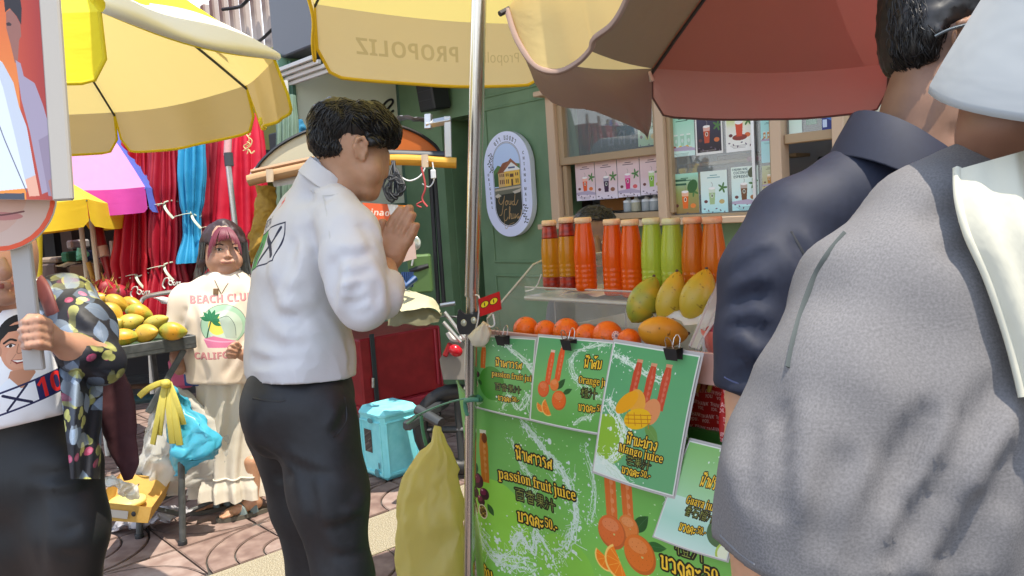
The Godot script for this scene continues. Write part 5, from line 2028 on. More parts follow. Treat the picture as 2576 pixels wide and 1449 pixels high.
	tag(obj("silver_sheet", g, mat(lin(0.36, 0.35, 0.38), 0.28)), "crumpled silvery plastic sheet on the paving under the table", "plastic sheet")
	g = Geo.new()
	g.box(at(460, 935, 4.25), Vector3(0.115, 0.17, 0.10), 0.02, Basis.from_euler(Vector3(0, 0.84, 0.06)))
	tag(obj("pink_bag", g, mat(lin(0.62, 0.10, 0.22), 0.5)), "pink paper bag hanging beside the girl's shirt", "bag")
	var tr := thing("blue_tray", "shallow blue plastic tray at the girl's waist", "tray", at(514, 958, 4.2))
	g = Geo.new()
	var o2: Basis = Basis(cam.basis.x, Vector3.UP, cam.basis.x.cross(Vector3.UP))
	g.box(at(514, 962, 4.2), Vector3(0.15, 0.008, 0.14), 0.002, o2)
	obj("floor", g, mat(lin(0.02, 0.06, 0.22), 0.4), tr)
	for q in [[0, 0.07, 0.15, 0.006], [0, -0.07, 0.15, 0.006], [-0.072, 0, 0.006, 0.14], [0.072, 0, 0.006, 0.14]]:
		g = Geo.new()
		g.box(at(514, 962, 4.2) + o2 * Vector3(q[0], 0.03, q[1]), Vector3(q[2], 0.055, q[3]), 0.002, o2)
		obj("wall", g, mat(lin(0.02, 0.08, 0.30), 0.4), tr)
	g = Geo.new()
	g.tube(spline([at(352, 790, 4.5), at(353, 765, 4.5), at(365, 748, 4.5), at(395, 740, 4.45), at(442, 733, 4.4)]), 0.013, 8)
	tag(obj("chair_arm", g, M.alu), "bent silvery tube of a chair arm behind the mangoes", "chair arm")
	g = sack([[392, 748, 12], [410, 752, 18], [420, 764, 12]], 4.7, 0.8, 0.01, 57)
	tag(obj("white_bowl", g, mat(lin(0.6, 0.55, 0.52), 0.4)), "white bowl behind the silvery chair arm", "bowl")
func vehicles() -> void:
	var b0 := on(973, 1213, 1, 0)
	var bz: float = on(1057, 1186, 1, 0).z
	var wz := (b0.z - bz) * 1.1
	var hh := 0.42
	var blue := mottled(201, lin(0.22, 0.74, 0.84), lin(0.27, 0.80, 0.90), 0.45, 3.0)
	var t := thing("plastic_box", "turquoise plastic stool box with a torn label, standing in the sun behind the man", "box", Vector3(b0.x - wz / 2, 0, b0.z - wz / 2))
	var c := t.position
	var g := Geo.new()
	g.box(c + Vector3(0, hh * 0.46, 0), Vector3(wz, hh * 0.92, wz), 0.02)
	obj("body", g, blue, t)
	g = Geo.new()
	g.box(c + Vector3(0, hh * 0.90, 0), Vector3(wz * 1.06, hh * 0.17, wz * 1.06), 0.03)
	obj("lid", g, blue, t)
	for k in 2:
		for q in [[0.0, -0.38, 0.84, 0.05], [0.0, 0.34, 0.84, 0.03], [-0.40, -0.02, 0.05, 0.70], [0.40, -0.02, 0.05, 0.70]]:
			g = Geo.new()
			var off := Vector3(q[0] * wz, hh * 0.46 + q[1] * hh, wz / 2 + 0.002)
			var sz := Vector3(q[2] * wz, q[3] * hh, 0.012)
			if k == 1:
				off = Vector3(off.z, off.y, -off.x)
				sz = Vector3(sz.z, sz.y, sz.x)
			g.box(c + off, sz, 0.004)
			obj("side_frame", g, blue, t)
	var PL := Pic.new(64, 128, Color(0.30, 0.28, 0.27))
	for i in 40:
		PL.oval(fmod(i * 37.0, 64.0), fmod(i * 61.0, 128.0), 5, 7, Color(0.42, 0.40, 0.38) if i % 2 else Color(0.22, 0.20, 0.20))
	board("torn_label", c + Vector3(-0.07, 0.15, wz / 2 + 0.002), Vector3(0.075, 0, 0), Vector3(0.002, 0.135, 0), 0.0015, pic_mat(PL, 0.8), M.iron, t)
	for q in [[0.02, 0.345, 0.06, 0.03], [0.05, 0.04, 0.05, 0.05], [0.08, 0.09, 0.02, 0.04]]:
		g = Geo.new()
		g.ball(c + Vector3(q[0], q[1], wz / 2 + 0.012), Vector3(q[2] * 0.5, q[3] * 0.5, 0.0015), 10, 5)
		obj("grime", g, mat(lin(0.10, 0.26, 0.30), 0.9), t)
	var X := -4.45
	var s := thing("street_cart", "red boxed street food cart with a small arched orange and cream roof", "food cart", Vector3(X - 0.3, 0, -2.7))
	var red := mottled(211, lin(0.26, 0.012, 0.018), lin(0.34, 0.018, 0.024), 0.35, 1.5)
	var red2 := mat(lin(0.40, 0.03, 0.05), 0.35)
	var A := on(899, 822, 0, X)
	var B := on(1108, 818, 0, X)
	var C := on(1114, 978, 0, X)
	g = Geo.new()
	g.box(Vector3(X - 0.3, (B.y + C.y) / 2, (A.z + B.z) / 2), Vector3(0.6, B.y - C.y, A.z - B.z), 0.012)
	obj("box", g, red, s)
	g = Geo.new()
	g.box(Vector3(X + 0.008, (B.y + C.y) / 2 + 0.01, B.z + 0.06), Vector3(0.016, (B.y - C.y) * 0.86, 0.018), 0.005)
	g.box(Vector3(X + 0.006, (B.y + C.y) / 2 + 0.01, B.z + 0.025), Vector3(0.012, (B.y - C.y) * 0.92, 0.012), 0.004)
	obj("edge_bead", g, red2, s)
	g = Geo.new()
	g.box(Vector3(X - 0.26, C.y - 0.03, (A.z + B.z) / 2 - 0.05), Vector3(0.62, 0.06, A.z - B.z + 0.08), 0.008)
	obj("ledge", g, red2, s)
	g = Geo.new()
	var sz0 := on(938, 900, 0, X).z
	g.box(Vector3(X + 0.008, (B.y + C.y) / 2, sz0), Vector3(0.01, B.y - C.y + 0.05, 0.035), 0.003)
	obj("strap", g, M.iron, s)
	g = Geo.new()
	g.tube([on(938, 950, 0, X + 0.02), on(939, 975, 0, X + 0.02)], 0.012, 8)
	obj("buckle", g, M.steel, s)
	for z in [A.z - 0.12, B.z + 0.12]:
		g = Geo.new()
		var ring := []
		for i in 29:
			var a := TAU * i / 28
			ring.append(Vector3(X - 0.32 + cos(a) * 0.19, 0.22 + sin(a) * 0.19, z))
		g.tube(ring, 0.035, 10, false)
		var wh := obj("wheel", g, M.black, s)
		g = Geo.new()
		g.lathe([Vector2(0, -0.02), Vector2(0.15, -0.01), Vector2(0.15, 0.01), Vector2(0, 0.02)], 20, Transform3D(Basis(Vector3.RIGHT, PI / 2), Vector3(X - 0.32, 0.22, z)))
		obj("rim", g, M.alu, wh)
	var post_d := 4.75
	for q in [[[1082, 425], [1103, 765]], [[1092, 425], [1117, 765]], [[655, 470], [668, 800]]]:
		g = Geo.new()
		g.tube([at(q[0][0], q[0][1], post_d), at(q[1][0], q[1][1], post_d)], 0.013, 8)
		obj("post", g, M.black, s)
	g = Geo.new()
	g.tube([at(1108, 768, 4.7), at(1145, 762, 4.7)], 0.014, 10)
	obj("handle", g, M.alu, s)
	var arch := [[-0.5, 0.0], [-0.47, 0.08], [-0.36, 0.19], [-0.2, 0.27], [0.0, 0.30], [0.2, 0.27], [0.36, 0.19], [0.47, 0.08], [0.5, 0.0]]
	var L0 := at(640, 444, 4.35)
	var L1 := at(1108, 392, 4.75)
	var along := L1 - L0
	var deep := Vector3(-along.z, 0, along.x).normalized() * -0.55
	if deep.dot(cam.basis.z) > 0:
		deep = -deep
	var rows := []
	for r in 9:
		var row := PackedVector3Array()
		for q in arch:
			var u: float = q[0] + 0.5
			row.append(L0 + along * u + deep * (r / 8.0) + Vector3.UP * q[1] * 0.82)
		rows.append(row)
	g = Geo.new()
	g.grid(rows, false)
	obj("roof_sheet", g, mat(lin(0.45, 0.43, 0.40), 0.4), s)
	var poly := PackedVector2Array()
	for q in arch:
		poly.append(Vector2(q[0] * along.length(), q[1] * 0.82))
	var xa := along.normalized()
	var za := xa.cross(Vector3.UP).normalized()
	if za.dot(cam.basis.z) < 0:
		za = -za
	var xf := Transform3D(Basis(xa, Vector3.UP, za), L0 + along * 0.5)
	var half := PackedVector2Array([Vector2(0.05, 0)])
	for p in poly:
		if p.x > 0.05:
			half.append(p)
	half.append(Vector2(0.05, 0.245))
	var half2 := PackedVector2Array([Vector2(0.05, 0.245)])
	for p in poly:
		if p.x < 0.05:
			half2.append(p)
	half2.append(Vector2(0.05, 0.0))
	var hs := []
	for p in half:
		hs.append(p)
	g = Geo.new()
	var hull := Geometry2D.convex_hull(PackedVector2Array(hs))
	hull.remove_at(hull.size() - 1)
	g.slab(hull, 0.02, xf)
	obj("orange_end", g, mat(lin(0.55, 0.13, 0.015), 0.5), s)
	hull = Geometry2D.convex_hull(half2)
	hull.remove_at(hull.size() - 1)
	g = Geo.new()
	g.slab(hull, 0.02, xf)
	obj("cream_end", g, mat(lin(0.62, 0.56, 0.40), 0.5), s)
	g = Geo.new()
	var ap := []
	for p in poly:
		ap.append(xf * Vector3(p.x, p.y, 0.006))
	g.tube(spline(ap, 4), 0.010, 6)
	obj("edge_strip", g, M.black, s)
	g = sack([[990, 300, 10], [1020, 298, 14], [1050, 300, 14], [1078, 306, 10]], 4.75, 1.8, 0.03, 221, 20)
	obj("roof_cover", g, mat(lin(0.16, 0.16, 0.17), 0.5), s)
	for q in [[[1078, 294], [1078, 318]], [[1078, 312], [1128, 303]], [[1126, 300], [1128, 390]]]:
		g = Geo.new()
		var a := at(q[0][0], q[0][1], 4.62)
		var b := at(q[1][0], q[1][1], 4.62)
		g.box((a + b) / 2, Vector3(0.04, (a - b).length() + 0.03, 0.035), 0.003, Basis(Quaternion(Vector3.UP, (b - a).normalized())))
		obj("bracket", g, M.alu, s)
	g = Geo.new()
	g.tube([at(960, 387, 4.62), at(1130, 392, 4.66)], 0.026, 8)
	obj("gutter", g, M.iron, s)
	var aw := cloth(lin(0.72, 0.36, 0.03), 0.25, 0.6)
	rows = []
	for q in [[[940, 404], [1000, 402], [1060, 404], [1100, 408], [1148, 410]], [[625, 455], [660, 446], [700, 438], [760, 425], [800, 416]]]:
		var pts := []
		for p in q:
			pts.append(at(p[0], p[1], 4.55 if p[0] > 850 else 4.28))
		g = Geo.new()
		g.tube(spline(pts, 5), [0.030] if false else 0.031, 14, true)
		obj("rolled_awning", g, aw if q[0][0] > 850 else cloth(lin(0.45, 0.26, 0.12), 0.1, 0.7), s)
	for q in [[1068, 403, 4.50], [678, 440, 4.23]]:
		g = Geo.new()
		g.tube([at(q[0], q[1] - 14, q[2]), at(q[0] + 2, q[1] + 18, q[2])], 0.02, 6, true, 0.3)
		obj("tie", g, mat(lin(0.6, 0.45, 0.3), 0.7), s)
	g = Geo.new()
	g.tube([at(632, 432, 4.33), at(790, 398, 4.33)], 0.013, 6)
	obj("roof_rail", g, mat(lin(0.42, 0.24, 0.13), 0.6), s)
	g = Geo.new()
	g.face([at(690, 470, 4.3), at(745, 462, 4.3), at(750, 430, 4.3), at(680, 445, 4.3)])
	obj("paper", g, mat(lin(0.5, 0.48, 0.45), 0.8), s)
	g = sack([[670, 470, 22], [668, 520, 26], [660, 600, 30], [655, 660, 24]], 4.5, 0.6, 0.03, 225)
	obj("ochre_curtain", g, mottled(226, lin(0.30, 0.16, 0.01), lin(0.42, 0.24, 0.02), 0.7, 6.0), s)
	g = Geo.new()
	var rng := RandomNumberGenerator.new()
	rng.seed = 12
	for k in 9:
		var p := []
		for i in 7:
			var a := TAU * i / 6.0 + k
			p.append(at(992 + cos(a) * rng.randf_range(8, 30), 470 + sin(a) * rng.randf_range(14, 40), 4.3))
		p.insert(0, at(985 + k, 405, 4.4))
		g.tube(spline(p, 5), 0.0055, 5)
	tag(obj("cable_bundle", g, M.black), "looped bundle of black cables hanging by the man's chin", "cables")
	g = Geo.new()
	g.tube(spline([at(1075, 405, 4.5), at(1060, 440, 4.5), at(1030, 455, 4.5), at(1000, 440, 4.5)]), 0.005, 5)
	g.tube(spline([at(1088, 408, 4.5), at(1092, 450, 4.5), at(1080, 470, 4.5), at(1062, 462, 4.5)]), 0.004, 5)
	tag(obj("white_cable", g, M.white), "thin white cord looping under the yellow rolled awning", "cord")
	g = Geo.new()
	g.box(at(1090, 438, 4.48), Vector3(0.03, 0.05, 0.01), 0.004, Basis(Vector3.UP, 0.84))
	tag(obj("white_tag", g, M.white), "small white tag hanging from the yellow rolled awning", "tag")
	g = Geo.new()
	g.tube(spline([at(1060, 420, 4.4), at(1070, 470, 4.4), at(1062, 500, 4.4), at(1075, 520, 4.4)]), 0.006, 5)
	g.tube(spline([at(1066, 505, 4.4), at(1048, 515, 4.4), at(1060, 522, 4.4)]), 0.005, 5)
	tag(obj("red_string", g, mat(lin(0.45, 0.06, 0.06), 0.7)), "frayed red string dangling under the cart roof", "string")
	var PO := Pic.new(160, 128, Color(0.88, 0.38, 0.20))
	PO.poly(PackedVector2Array([Vector2(90, 0), Vector2(160, 0), Vector2(160, 128), Vector2(140, 128)]), Color(0.94, 0.92, 0.90))
	PO.poly(PackedVector2Array([Vector2(128, 0), Vector2(160, 0), Vector2(160, 40)]), Color(0.9, 0.5, 0.1))
	PO.text("minao", 4, 46, 34, Color(0.97, 0.85, 0.78))
	PO.rect(0, 70, 110, 5, Color(0.97, 0.75, 0.66))
	var o0 := at(900, 590, 4.3)
	tag(board("orange_sign", o0, at(1010, 596, 4.35) - o0, at(912, 510, 4.3) - o0, 0.01, pic_mat(PO, 0.5), M.white), "orange red printed sign behind the man's folded hands", "sign")
	g = Geo.new()
	g.box(at(1058, 688, 4.6), Vector3(0.13, 0.22, 0.1), 0.01, Basis(Vector3.UP, 0.84))
	tag(obj("green_case", g, mat(lin(0.09, 0.17, 0.05), 0.6)), "olive green metal case behind the red cart, by the round mirror", "case")
	var o1 := at(1010, 660, 4.25)
	tag(board("price_card", o1, at(1048, 650, 4.25) - o1, at(1005, 618, 4.25) - o1, 0.004, mat(lin(0.55, 0.38, 0.32), 0.6), mat(lin(0.6, 0.1, 0.05), 0.6)), "pinkish card with a red edge below the man's wrists", "card")
	var bk := thing("blue_basket", "small dark blue plastic basket on top of the red cart", "basket", at(1022, 720, 4.2))
	for k in 7:
		g = Geo.new()
		var a := at(1008 + k * 5, 722, 4.2)
		g.tube([a, at(1012 + k * 4.4, 684, 4.2)], 0.005, 5)
		obj("slat", g, mat(lin(0.015, 0.05, 0.16), 0.5), bk)
	g = Geo.new()
	g.tube([at(1004, 700, 4.2), at(1022, 720, 4.15), at(1044, 700, 4.2)], 0.018, 8)
	obj("rim", g, mat(lin(0.02, 0.07, 0.20), 0.5), bk)
	g = sack([[986, 780, 10], [1010, 770, 34], [1050, 772, 44], [1085, 785, 36], [1105, 800, 10]], 4.18, 1.6, 0.03, 231, 24)
	var c0 := Geo.new()
	rows = []
	var topc := spline([at(985, 742, 4.3), at(1010, 728, 4.35), at(1045, 735, 4.4), at(1080, 750, 4.4), at(1105, 775, 4.4)], 5)
	var botc := spline([at(985, 770, 4.1), at(1010, 782, 4.1), at(1050, 778, 4.1), at(1085, 772, 4.12), at(1107, 796, 4.15)], 5)
	for r in 7:
		var row := PackedVector3Array()
		for i in topc.size():
			row.append(topc[i].lerp(botc[i], r / 6.0) + Vector3.UP * 0.02 * sin(r / 6.0 * PI))
		rows.append(row)
	c0.grid(crumple(233, rows, 0.018, 8.0), false)
	tag(obj("cream_cloth", c0, cloth(lin(0.50, 0.47, 0.30), 0.1)), "cream embossed cloth spread on top of the red cart", "cloth")
	rows = []
	var b2 := spline([at(975, 818, 4.15), at(1010, 820, 4.12), at(1060, 818, 4.12), at(1108, 812, 4.15)], 6)
	var t2 := spline([at(978, 765, 4.16), at(1010, 780, 4.14), at(1060, 778, 4.14), at(1108, 790, 4.17)], 6)
	for r in 7:
		var row := PackedVector3Array()
		for i in t2.size():
			row.append(t2[i].lerp(b2[i], r / 6.0))
		rows.append(row)
	c0 = Geo.new()
	c0.grid(crumple(235, rows, 0.02, 8.0), false)
	tag(obj("olive_cloth", c0, cloth(lin(0.14, 0.13, 0.07), 0.0)), "olive cloth hanging over the top edge of the red cart", "cloth")
	var m := thing("scooter", "dark scooter with a red tail lamp parked behind the shiny pole", "scooter", Vector3(at(1150, 900, 4.4).x, 0, at(1150, 900, 4.4).z))
	var d := 4.4
	g = sack([[1118, 798, 10], [1135, 795, 20], [1165, 800, 22], [1200, 800, 14]], d, 0.9, 0.004, 241, 20)
	obj("seat", g, mat(lin(0.10, 0.10, 0.10), 0.5), m)
	g = Geo.new()
	var hull3 := PackedVector2Array([Vector2(-0.06, -0.11), Vector2(0.06, -0.11), Vector2(0.085, 0.04), Vector2(0.04, 0.11), Vector2(-0.03, 0.10), Vector2(-0.08, 0.0)])
	g.slab(hull3, 0.10, Transform3D(cam.basis, at(1142, 905, d)))
	obj("body_panel", g, mat(lin(0.22, 0.20, 0.18), 0.5), m)
	g = Geo.new()
	g.tube(spline([at(1128, 835, d), at(1138, 850, d), at(1155, 852, d), at(1172, 845, d)]), 0.018, 10)
	obj("grab_rail", g, M.white, m)
	g = Geo.new()
	g.ball(at(1146, 882, d - 0.06), Vector3(0.04, 0.032, 0.03), 16, 10, cam.basis * Basis(Vector3(0, 0, 1), -0.5))
	obj("tail_lamp", g, mat(lin(0.45, 0.01, 0.02), 0.12), m)
	g = Geo.new()
	g.box(at(1126, 880, d - 0.03), Vector3(0.03, 0.08, 0.02), 0.006, cam.basis * Basis(Vector3(0, 0, 1), -0.4))
	obj("reflector", g, mat(lin(0.25, 0.01, 0.015), 0.2), m)
	for q in [[[1115, 810], [1160, 860]], [[1118, 785], [1168, 850]]]:
		g = Geo.new()
		g.tube([at(q[0][0], q[0][1], d - 0.05), at(q[1][0], q[1][1], d - 0.05)], 0.011, 8)
		obj("shock_absorber", g, M.alu, m)
	var ring2 := []
	var wc := at(1150, 1010, d + 0.1)
	wc.y = 0.28
	var wx := cam.basis.x
	for i in 29:
		var a := TAU * i / 28
		ring2.append(wc + wx * cos(a) * 0.22 + Vector3.UP * sin(a) * 0.22)
	g = Geo.new()
	g.tube(ring2, 0.045, 10, false)
	var wl := obj("wheel", g, M.black, m)
	g = Geo.new()
	g.tube([wc - wx * 0.2, wc + wx * 0.2], 0.02, 6)
	g.tube([wc - Vector3.UP * 0.2, wc + Vector3.UP * 0.2], 0.02, 6)
	obj("spoke", g, M.iron, wl)
	g = Geo.new()
	g.tube([at(1030, 682, 4.55), at(1052, 676, 4.55), at(1078, 668, 4.55)], [0.012, 0.018, 0.014], 8)
	obj("handlebar_grip", g, M.black, m)
	var mi := Geo.new()
	mi.ball(at(1044, 612, 4.5), Vector3(0.034, 0.04, 0.01), 18, 10, cam.basis)
	var mm := obj("mirror", mi, mat(lin(0.55, 0.58, 0.52), 0.25, {"metallic": 0.6}), m)
	mi = Geo.new()
	mi.tube([at(1044, 630, 4.52), at(1036, 668, 4.54)], 0.006, 6)
	obj("stalk", mi, M.white, mm)
	g = Geo.new()
	g.box(at(1075, 1040, 4.3), Vector3(0.05, 0.05, 0.5), 0.01, Basis(Vector3.UP, 0.5))
	obj("frame", g, M.iron, m)
	g = Geo.new()
	g.tube([at(1050, 1030, 3.9), at(1110, 1065, 3.8)], 0.026, 10)
	tag(obj("dark_tube", g, M.iron), "dark steel tube lying between the turquoise box and the banner", "tube")
func splash(P: Pic, pts: Array, wd: float, seed_: int, c: Color, drops := 60) -> void:
	var rng := RandomNumberGenerator.new()
	rng.seed = seed_
	var sp := Pic.smooth(pts, 10)
	for k in 7:
		var q := []
		var ph := rng.randf() * 6.0
		var am := rng.randf_range(-1.0, 1.0)
		for i in sp.size():
			var t := float(i) / sp.size()
			q.append(sp[i] + Vector2(rng.randf_range(-1, 1), rng.randf_range(-1, 1)) * wd * 0.25 + Vector2(cos(ph), sin(ph)) * wd * am * (0.4 + t) + Vector2(sin(t * 9.0 + ph), cos(t * 7.0 + ph)) * wd * 0.3)
		var a := rng.randi_range(0, 6)
		P.pen(q.slice(a, q.size() - rng.randi_range(0, 8)), wd * rng.randf_range(0.06, 0.24), c.lerp(Color(0.62, 0.78, 0.60), rng.randf() * 0.45))
	for k in drops:
		var i := rng.randi() % sp.size()
		var o := Vector2(rng.randfn(0, 1), rng.randfn(0, 1)) * wd * 1.3
		var r := absf(rng.randfn(0, 1)) * wd * 0.10 + 0.8
		P.oval(sp[i].x + o.x, sp[i].y + o.y, r, r * rng.randf_range(0.7, 1.5), c)
	for k in int(drops / 3.0):
		var i := rng.randi() % sp.size()
		var o: Vector2 = sp[i] + Vector2(rng.randfn(0, 1), rng.randfn(0, 1)) * wd * 0.6
		P.curve([o, o + Vector2(rng.randf_range(-1, 1), rng.randf_range(-1, 1)) * wd, o + Vector2(rng.randf_range(-1, 1), rng.randf_range(-1, 1)) * wd * 1.3], rng.randf_range(1.0, wd * 0.09), c, 4)
func pic_bottle(P: Pic, x: float, y: float, w: float, h: float, c: Color, cap: Color, ang := 0.0) -> void:
	var T := func(a: Array) -> PackedVector2Array:
		var o := PackedVector2Array()
		for i in range(0, a.size(), 2):
			o.append(Vector2(x, y) + Vector2(a[i] * w, a[i + 1] * h).rotated(ang))
		return o
	P.poly(T.call([-0.33, 0.06, 0.33, 0.06, 0.5, 0.3, 0.46, 1.0, -0.46, 1.0, -0.5, 0.3]), c)
	P.poly(T.call([-0.05, 0.10, 0.08, 0.10, 0.12, 0.95, -0.03, 0.95]), c.lightened(0.12))
	P.poly(T.call([-0.38, 0.0, 0.38, 0.0, 0.36, 0.07, -0.36, 0.07]), cap)
	for k in 5:
		P.oval(x + Vector2(0.1 * w, h * (0.3 + 0.12 * k)).rotated(ang).x, y + Vector2(0.1 * w, h * (0.3 + 0.12 * k)).rotated(ang).y, w * 0.16, w * 0.2, c.lightened(0.22))
func pic_orange(P: Pic, x: float, y: float, r: float, c: Color) -> void:
	P.oval(x, y, r, r * 1.06, c.darkened(0.12))
	P.oval(x - r * 0.06, y - r * 0.08, r * 0.93, r * 0.96, c)
	P.oval(x - r * 0.1, y - r * 0.45, r * 0.6, r * 0.4, c.lightened(0.16))
	for k in 26:
		var a := k * 2.4
		P.oval(x + cos(a) * r * 0.8 * sqrt(k / 26.0), y + sin(a) * r * 0.8 * sqrt(k / 26.0), r * 0.025, r * 0.025, c.darkened(0.14))
	P.oval(x + r * 0.15, y + r * 0.1, r * 0.07, r * 0.06, Color(0.75, 0.75, 0.45))
func pic_wedge(P: Pic, x: float, y: float, r: float, ang: float) -> void:
	var o := PackedVector2Array()
	var i := PackedVector2Array()
	for k in 15:
		var a := PI * k / 14.0 + ang
		o.append(Vector2(x + cos(a) * r, y + sin(a) * r))
		i.append(Vector2(x + cos(a) * r * 0.88, y + sin(a) * r * 0.88))
	P.poly(o, Color(0.98, 0.80, 0.42))
	P.poly(i, Color(0.96, 0.50, 0.08))
	for k in 5:
		var a := PI * (k + 0.5) / 5.0 + ang
		P.pen([Vector2(x, y), Vector2(x + cos(a) * r * 0.85, y + sin(a) * r * 0.85)], maxf(1.0, r * 0.025), Color(0.99, 0.72, 0.30))
func pic_leaf(P: Pic, x: float, y: float, l: float, w: float, ang: float, c: Color) -> void:
	var o := PackedVector2Array()
	for k in 17:
		var t := k / 8.0
		var s := 1.0 if t <= 1.0 else -1.0
		var u := t if t <= 1.0 else 2.0 - t
		o.append(Vector2(x, y) + Vector2(u * l, s * sin(PI * u) * w).rotated(ang))
	P.poly(o, c)
	P.pen([Vector2(x, y), Vector2(x, y) + Vector2(l, 0).rotated(ang)], maxf(1.0, w * 0.06), c.lightened(0.15))
func pic_passion(P: Pic, x: float, y: float, s: float) -> void:
	for q in [[-22, -10, 13], [4, -22, 16], [20, 2, 12], [-8, 4, 13], [-30, 8, 12], [10, 18, 10]]:
		P.oval(x + q[0] * s, y + q[1] * s, q[2] * s, q[2] * s, Color(0.23, 0.05, 0.13))
		P.oval(x + q[0] * s - 3 * s, y + (q[1] - 4) * s, q[2] * s * 0.66, q[2] * s * 0.6, Color(0.46, 0.10, 0.25))
		P.oval(x + q[0] * s - 5 * s, y + (q[1] - 7) * s, q[2] * s * 0.22, q[2] * s * 0.18, Color(0.75, 0.5, 0.6))
	for q in [[-14, 38], [12, 40]]:
		P.oval(x + q[0] * s, y + q[1] * s, 12 * s, 15 * s, Color(0.90, 0.82, 0.72))
		P.oval(x + q[0] * s, y + q[1] * s, 9.5 * s, 12.5 * s, Color(0.42, 0.30, 0.10))
		for k in 14:
			P.oval(x + (q[0] + 7 * sin(k * 2.1)) * s, y + (q[1] + 9 * cos(k * 1.7)) * s, 1.8 * s, 2.2 * s, Color(0.72, 0.62, 0.28) if k % 2 else Color(0.12, 0.09, 0.05))
	pic_leaf(P, x + 2 * s, y - 34 * s, 24 * s, 5 * s, -1.4, Color(0.12, 0.28, 0.10))
	pic_leaf(P, x + 26 * s, y + 20 * s, 26 * s, 7 * s, 1.0, Color(0.14, 0.32, 0.10))
func juice_sign(kind: int, w: int, h: int, k: float) -> Pic:
	var g0 := Color(0.36, 0.66, 0.42)
	var g1 := Color(0.48, 0.75, 0.42)
	if kind == 3:
		g0 = Color(0.52, 0.75, 0.42)
		g1 = Color(0.66, 0.85, 0.66)
	if kind == 2:
		g1 = Color(0.40, 0.68, 0.46)
	var P := Pic.new(w, h, g0)
	P.blend(0, 0, w, h, [g0, g1, Color(0.40, 0.68, 0.30) if kind < 2 else g1])
	var wh := Color(0.90, 0.95, 0.90)
	var oc := Color(0.93, 0.36, 0.12)
	if kind == 0:
		P.oval(w * 0.42, h * 0.62, 60 * k, 70 * k, Color(0.28, 0.58, 0.18))
		splash(P, [Vector2(w * 0.45, 0), Vector2(w * 0.66, h * 0.12), Vector2(w * 0.95, h * 0.34), Vector2(w * 1.1, h * 0.5)], 18 * k, 3, wh)
		splash(P, [Vector2(w * 0.55, h * 0.98), Vector2(w * 0.68, h * 0.74), Vector2(w * 0.80, h * 0.9), Vector2(w * 0.95, h * 0.7), Vector2(w * 1.0, h)], 14 * k, 4, wh)
		splash(P, [Vector2(w * 0.1, h * 0.82), Vector2(w * 0.18, h * 0.94), Vector2(w * 0.3, h * 0.86)], 8 * k, 5, wh, 20)
		for q in [[0.05, 0.16], [0.16, 0.14], [0.29, 0.13]]:
			pic_bottle(P, w * q[0], h * q[1], 24 * k, 92 * k, Color(0.86, 0.42, 0.12), Color(0.86, 0.80, 0.70))
		pic_passion(P, w * 0.13, h * 0.52, 1.1 * k)
		rimmed(P, "น้ำเสาวรส", w * 0.66, h * 0.30, 24 * k, 3 * k)
		rimmed(P, "passion fruit juice", w * 0.74, h * 0.475, 23 * k, 3 * k)
		rimmed(P, "百香果汁", w * 0.66, h * 0.60, 28 * k, 3 * k)
		rimmed(P, "ขวดละ 50.-", w * 0.66, h * 0.765, 19 * k, 3 * k)
	elif kind == 1:
		splash(P, [Vector2(w * 0.95, h * 0.02), Vector2(w * 0.62, h * 0.10), Vector2(w * 0.50, h * 0.26), Vector2(w * 0.62, h * 0.46), Vector2(w * 0.95, h * 0.62)], 13 * k, 6, wh, 90)
		splash(P, [Vector2(w * 0.62, h * 0.95), Vector2(w * 0.74, h * 0.85), Vector2(w * 0.86, h * 0.82)], 10 * k, 7, wh, 40)
		pic_bottle(P, w * 0.24, h * 0.14, 26 * k, 118 * k, oc, Color(0.92, 0.80, 0.72), 0.06)
		pic_bottle(P, w * 0.37, h * 0.08, 26 * k, 118 * k, oc, Color(0.92, 0.80, 0.72), 0.06)
		pic_leaf(P, w * 0.36, h * 0.58, 52 * k, 11 * k, -0.9, Color(0.16, 0.34, 0.14))
		pic_leaf(P, w * 0.44, h * 0.62, 46 * k, 9 * k, -0.5, Color(0.16, 0.36, 0.14))
		pic_orange(P, w * 0.32, h * 0.53, 20 * k, Color(0.95, 0.50, 0.20))
		pic_orange(P, w * 0.17, h * 0.60, 27 * k, Color(0.93, 0.40, 0.14))
		pic_orange(P, w * 0.40, h * 0.70, 32 * k, Color(0.94, 0.42, 0.12))
		pic_wedge(P, w * 0.16, h * 0.80, 24 * k, 0.4)
		pic_wedge(P, w * 0.26, h * 0.80, 32 * k, 1.0)
		rimmed(P, "น้ำส้ม", w * 0.78, h * 0.20, 27 * k, 3 * k)
		rimmed(P, "Orange juice", w * 0.86, h * 0.42, 25 * k, 3 * k)
		rimmed(P, "橙汁", w * 0.78, h * 0.51, 32 * k, 3 * k)
		rimmed(P, "ขวดละ 50.-", w * 0.82, h * 0.70, 22 * k, 3 * k)
	elif kind == 2:
		P.oval(w * 0.12, h * 0.72, 70 * k, 70 * k, Color(0.58, 0.76, 0.22))
		splash(P, [Vector2(0, h * 0.08), Vector2(w * 0.2, h * 0.12), Vector2(w * 0.45, h * 0.16), Vector2(w * 0.7, h * 0.2)], 14 * k, 8, wh, 70)
		splash(P, [Vector2(0, h * 0.42), Vector2(w * 0.25, h * 0.55), Vector2(w * 0.36, h * 0.72), Vector2(w * 0.1, h * 0.95)], 20 * k, 9, wh, 120)
		P.poly(PackedVector2Array([Vector2(0, h * 0.86), Vector2(w * 0.3, h * 0.9), Vector2(w * 0.5, h), Vector2(0, h)]), Color(0.86, 0.93, 0.88))
		splash(P, [Vector2(0, h * 0.84), Vector2(w * 0.2, h * 0.90), Vector2(w * 0.5, h * 0.98)], 14 * k, 19, wh, 60)
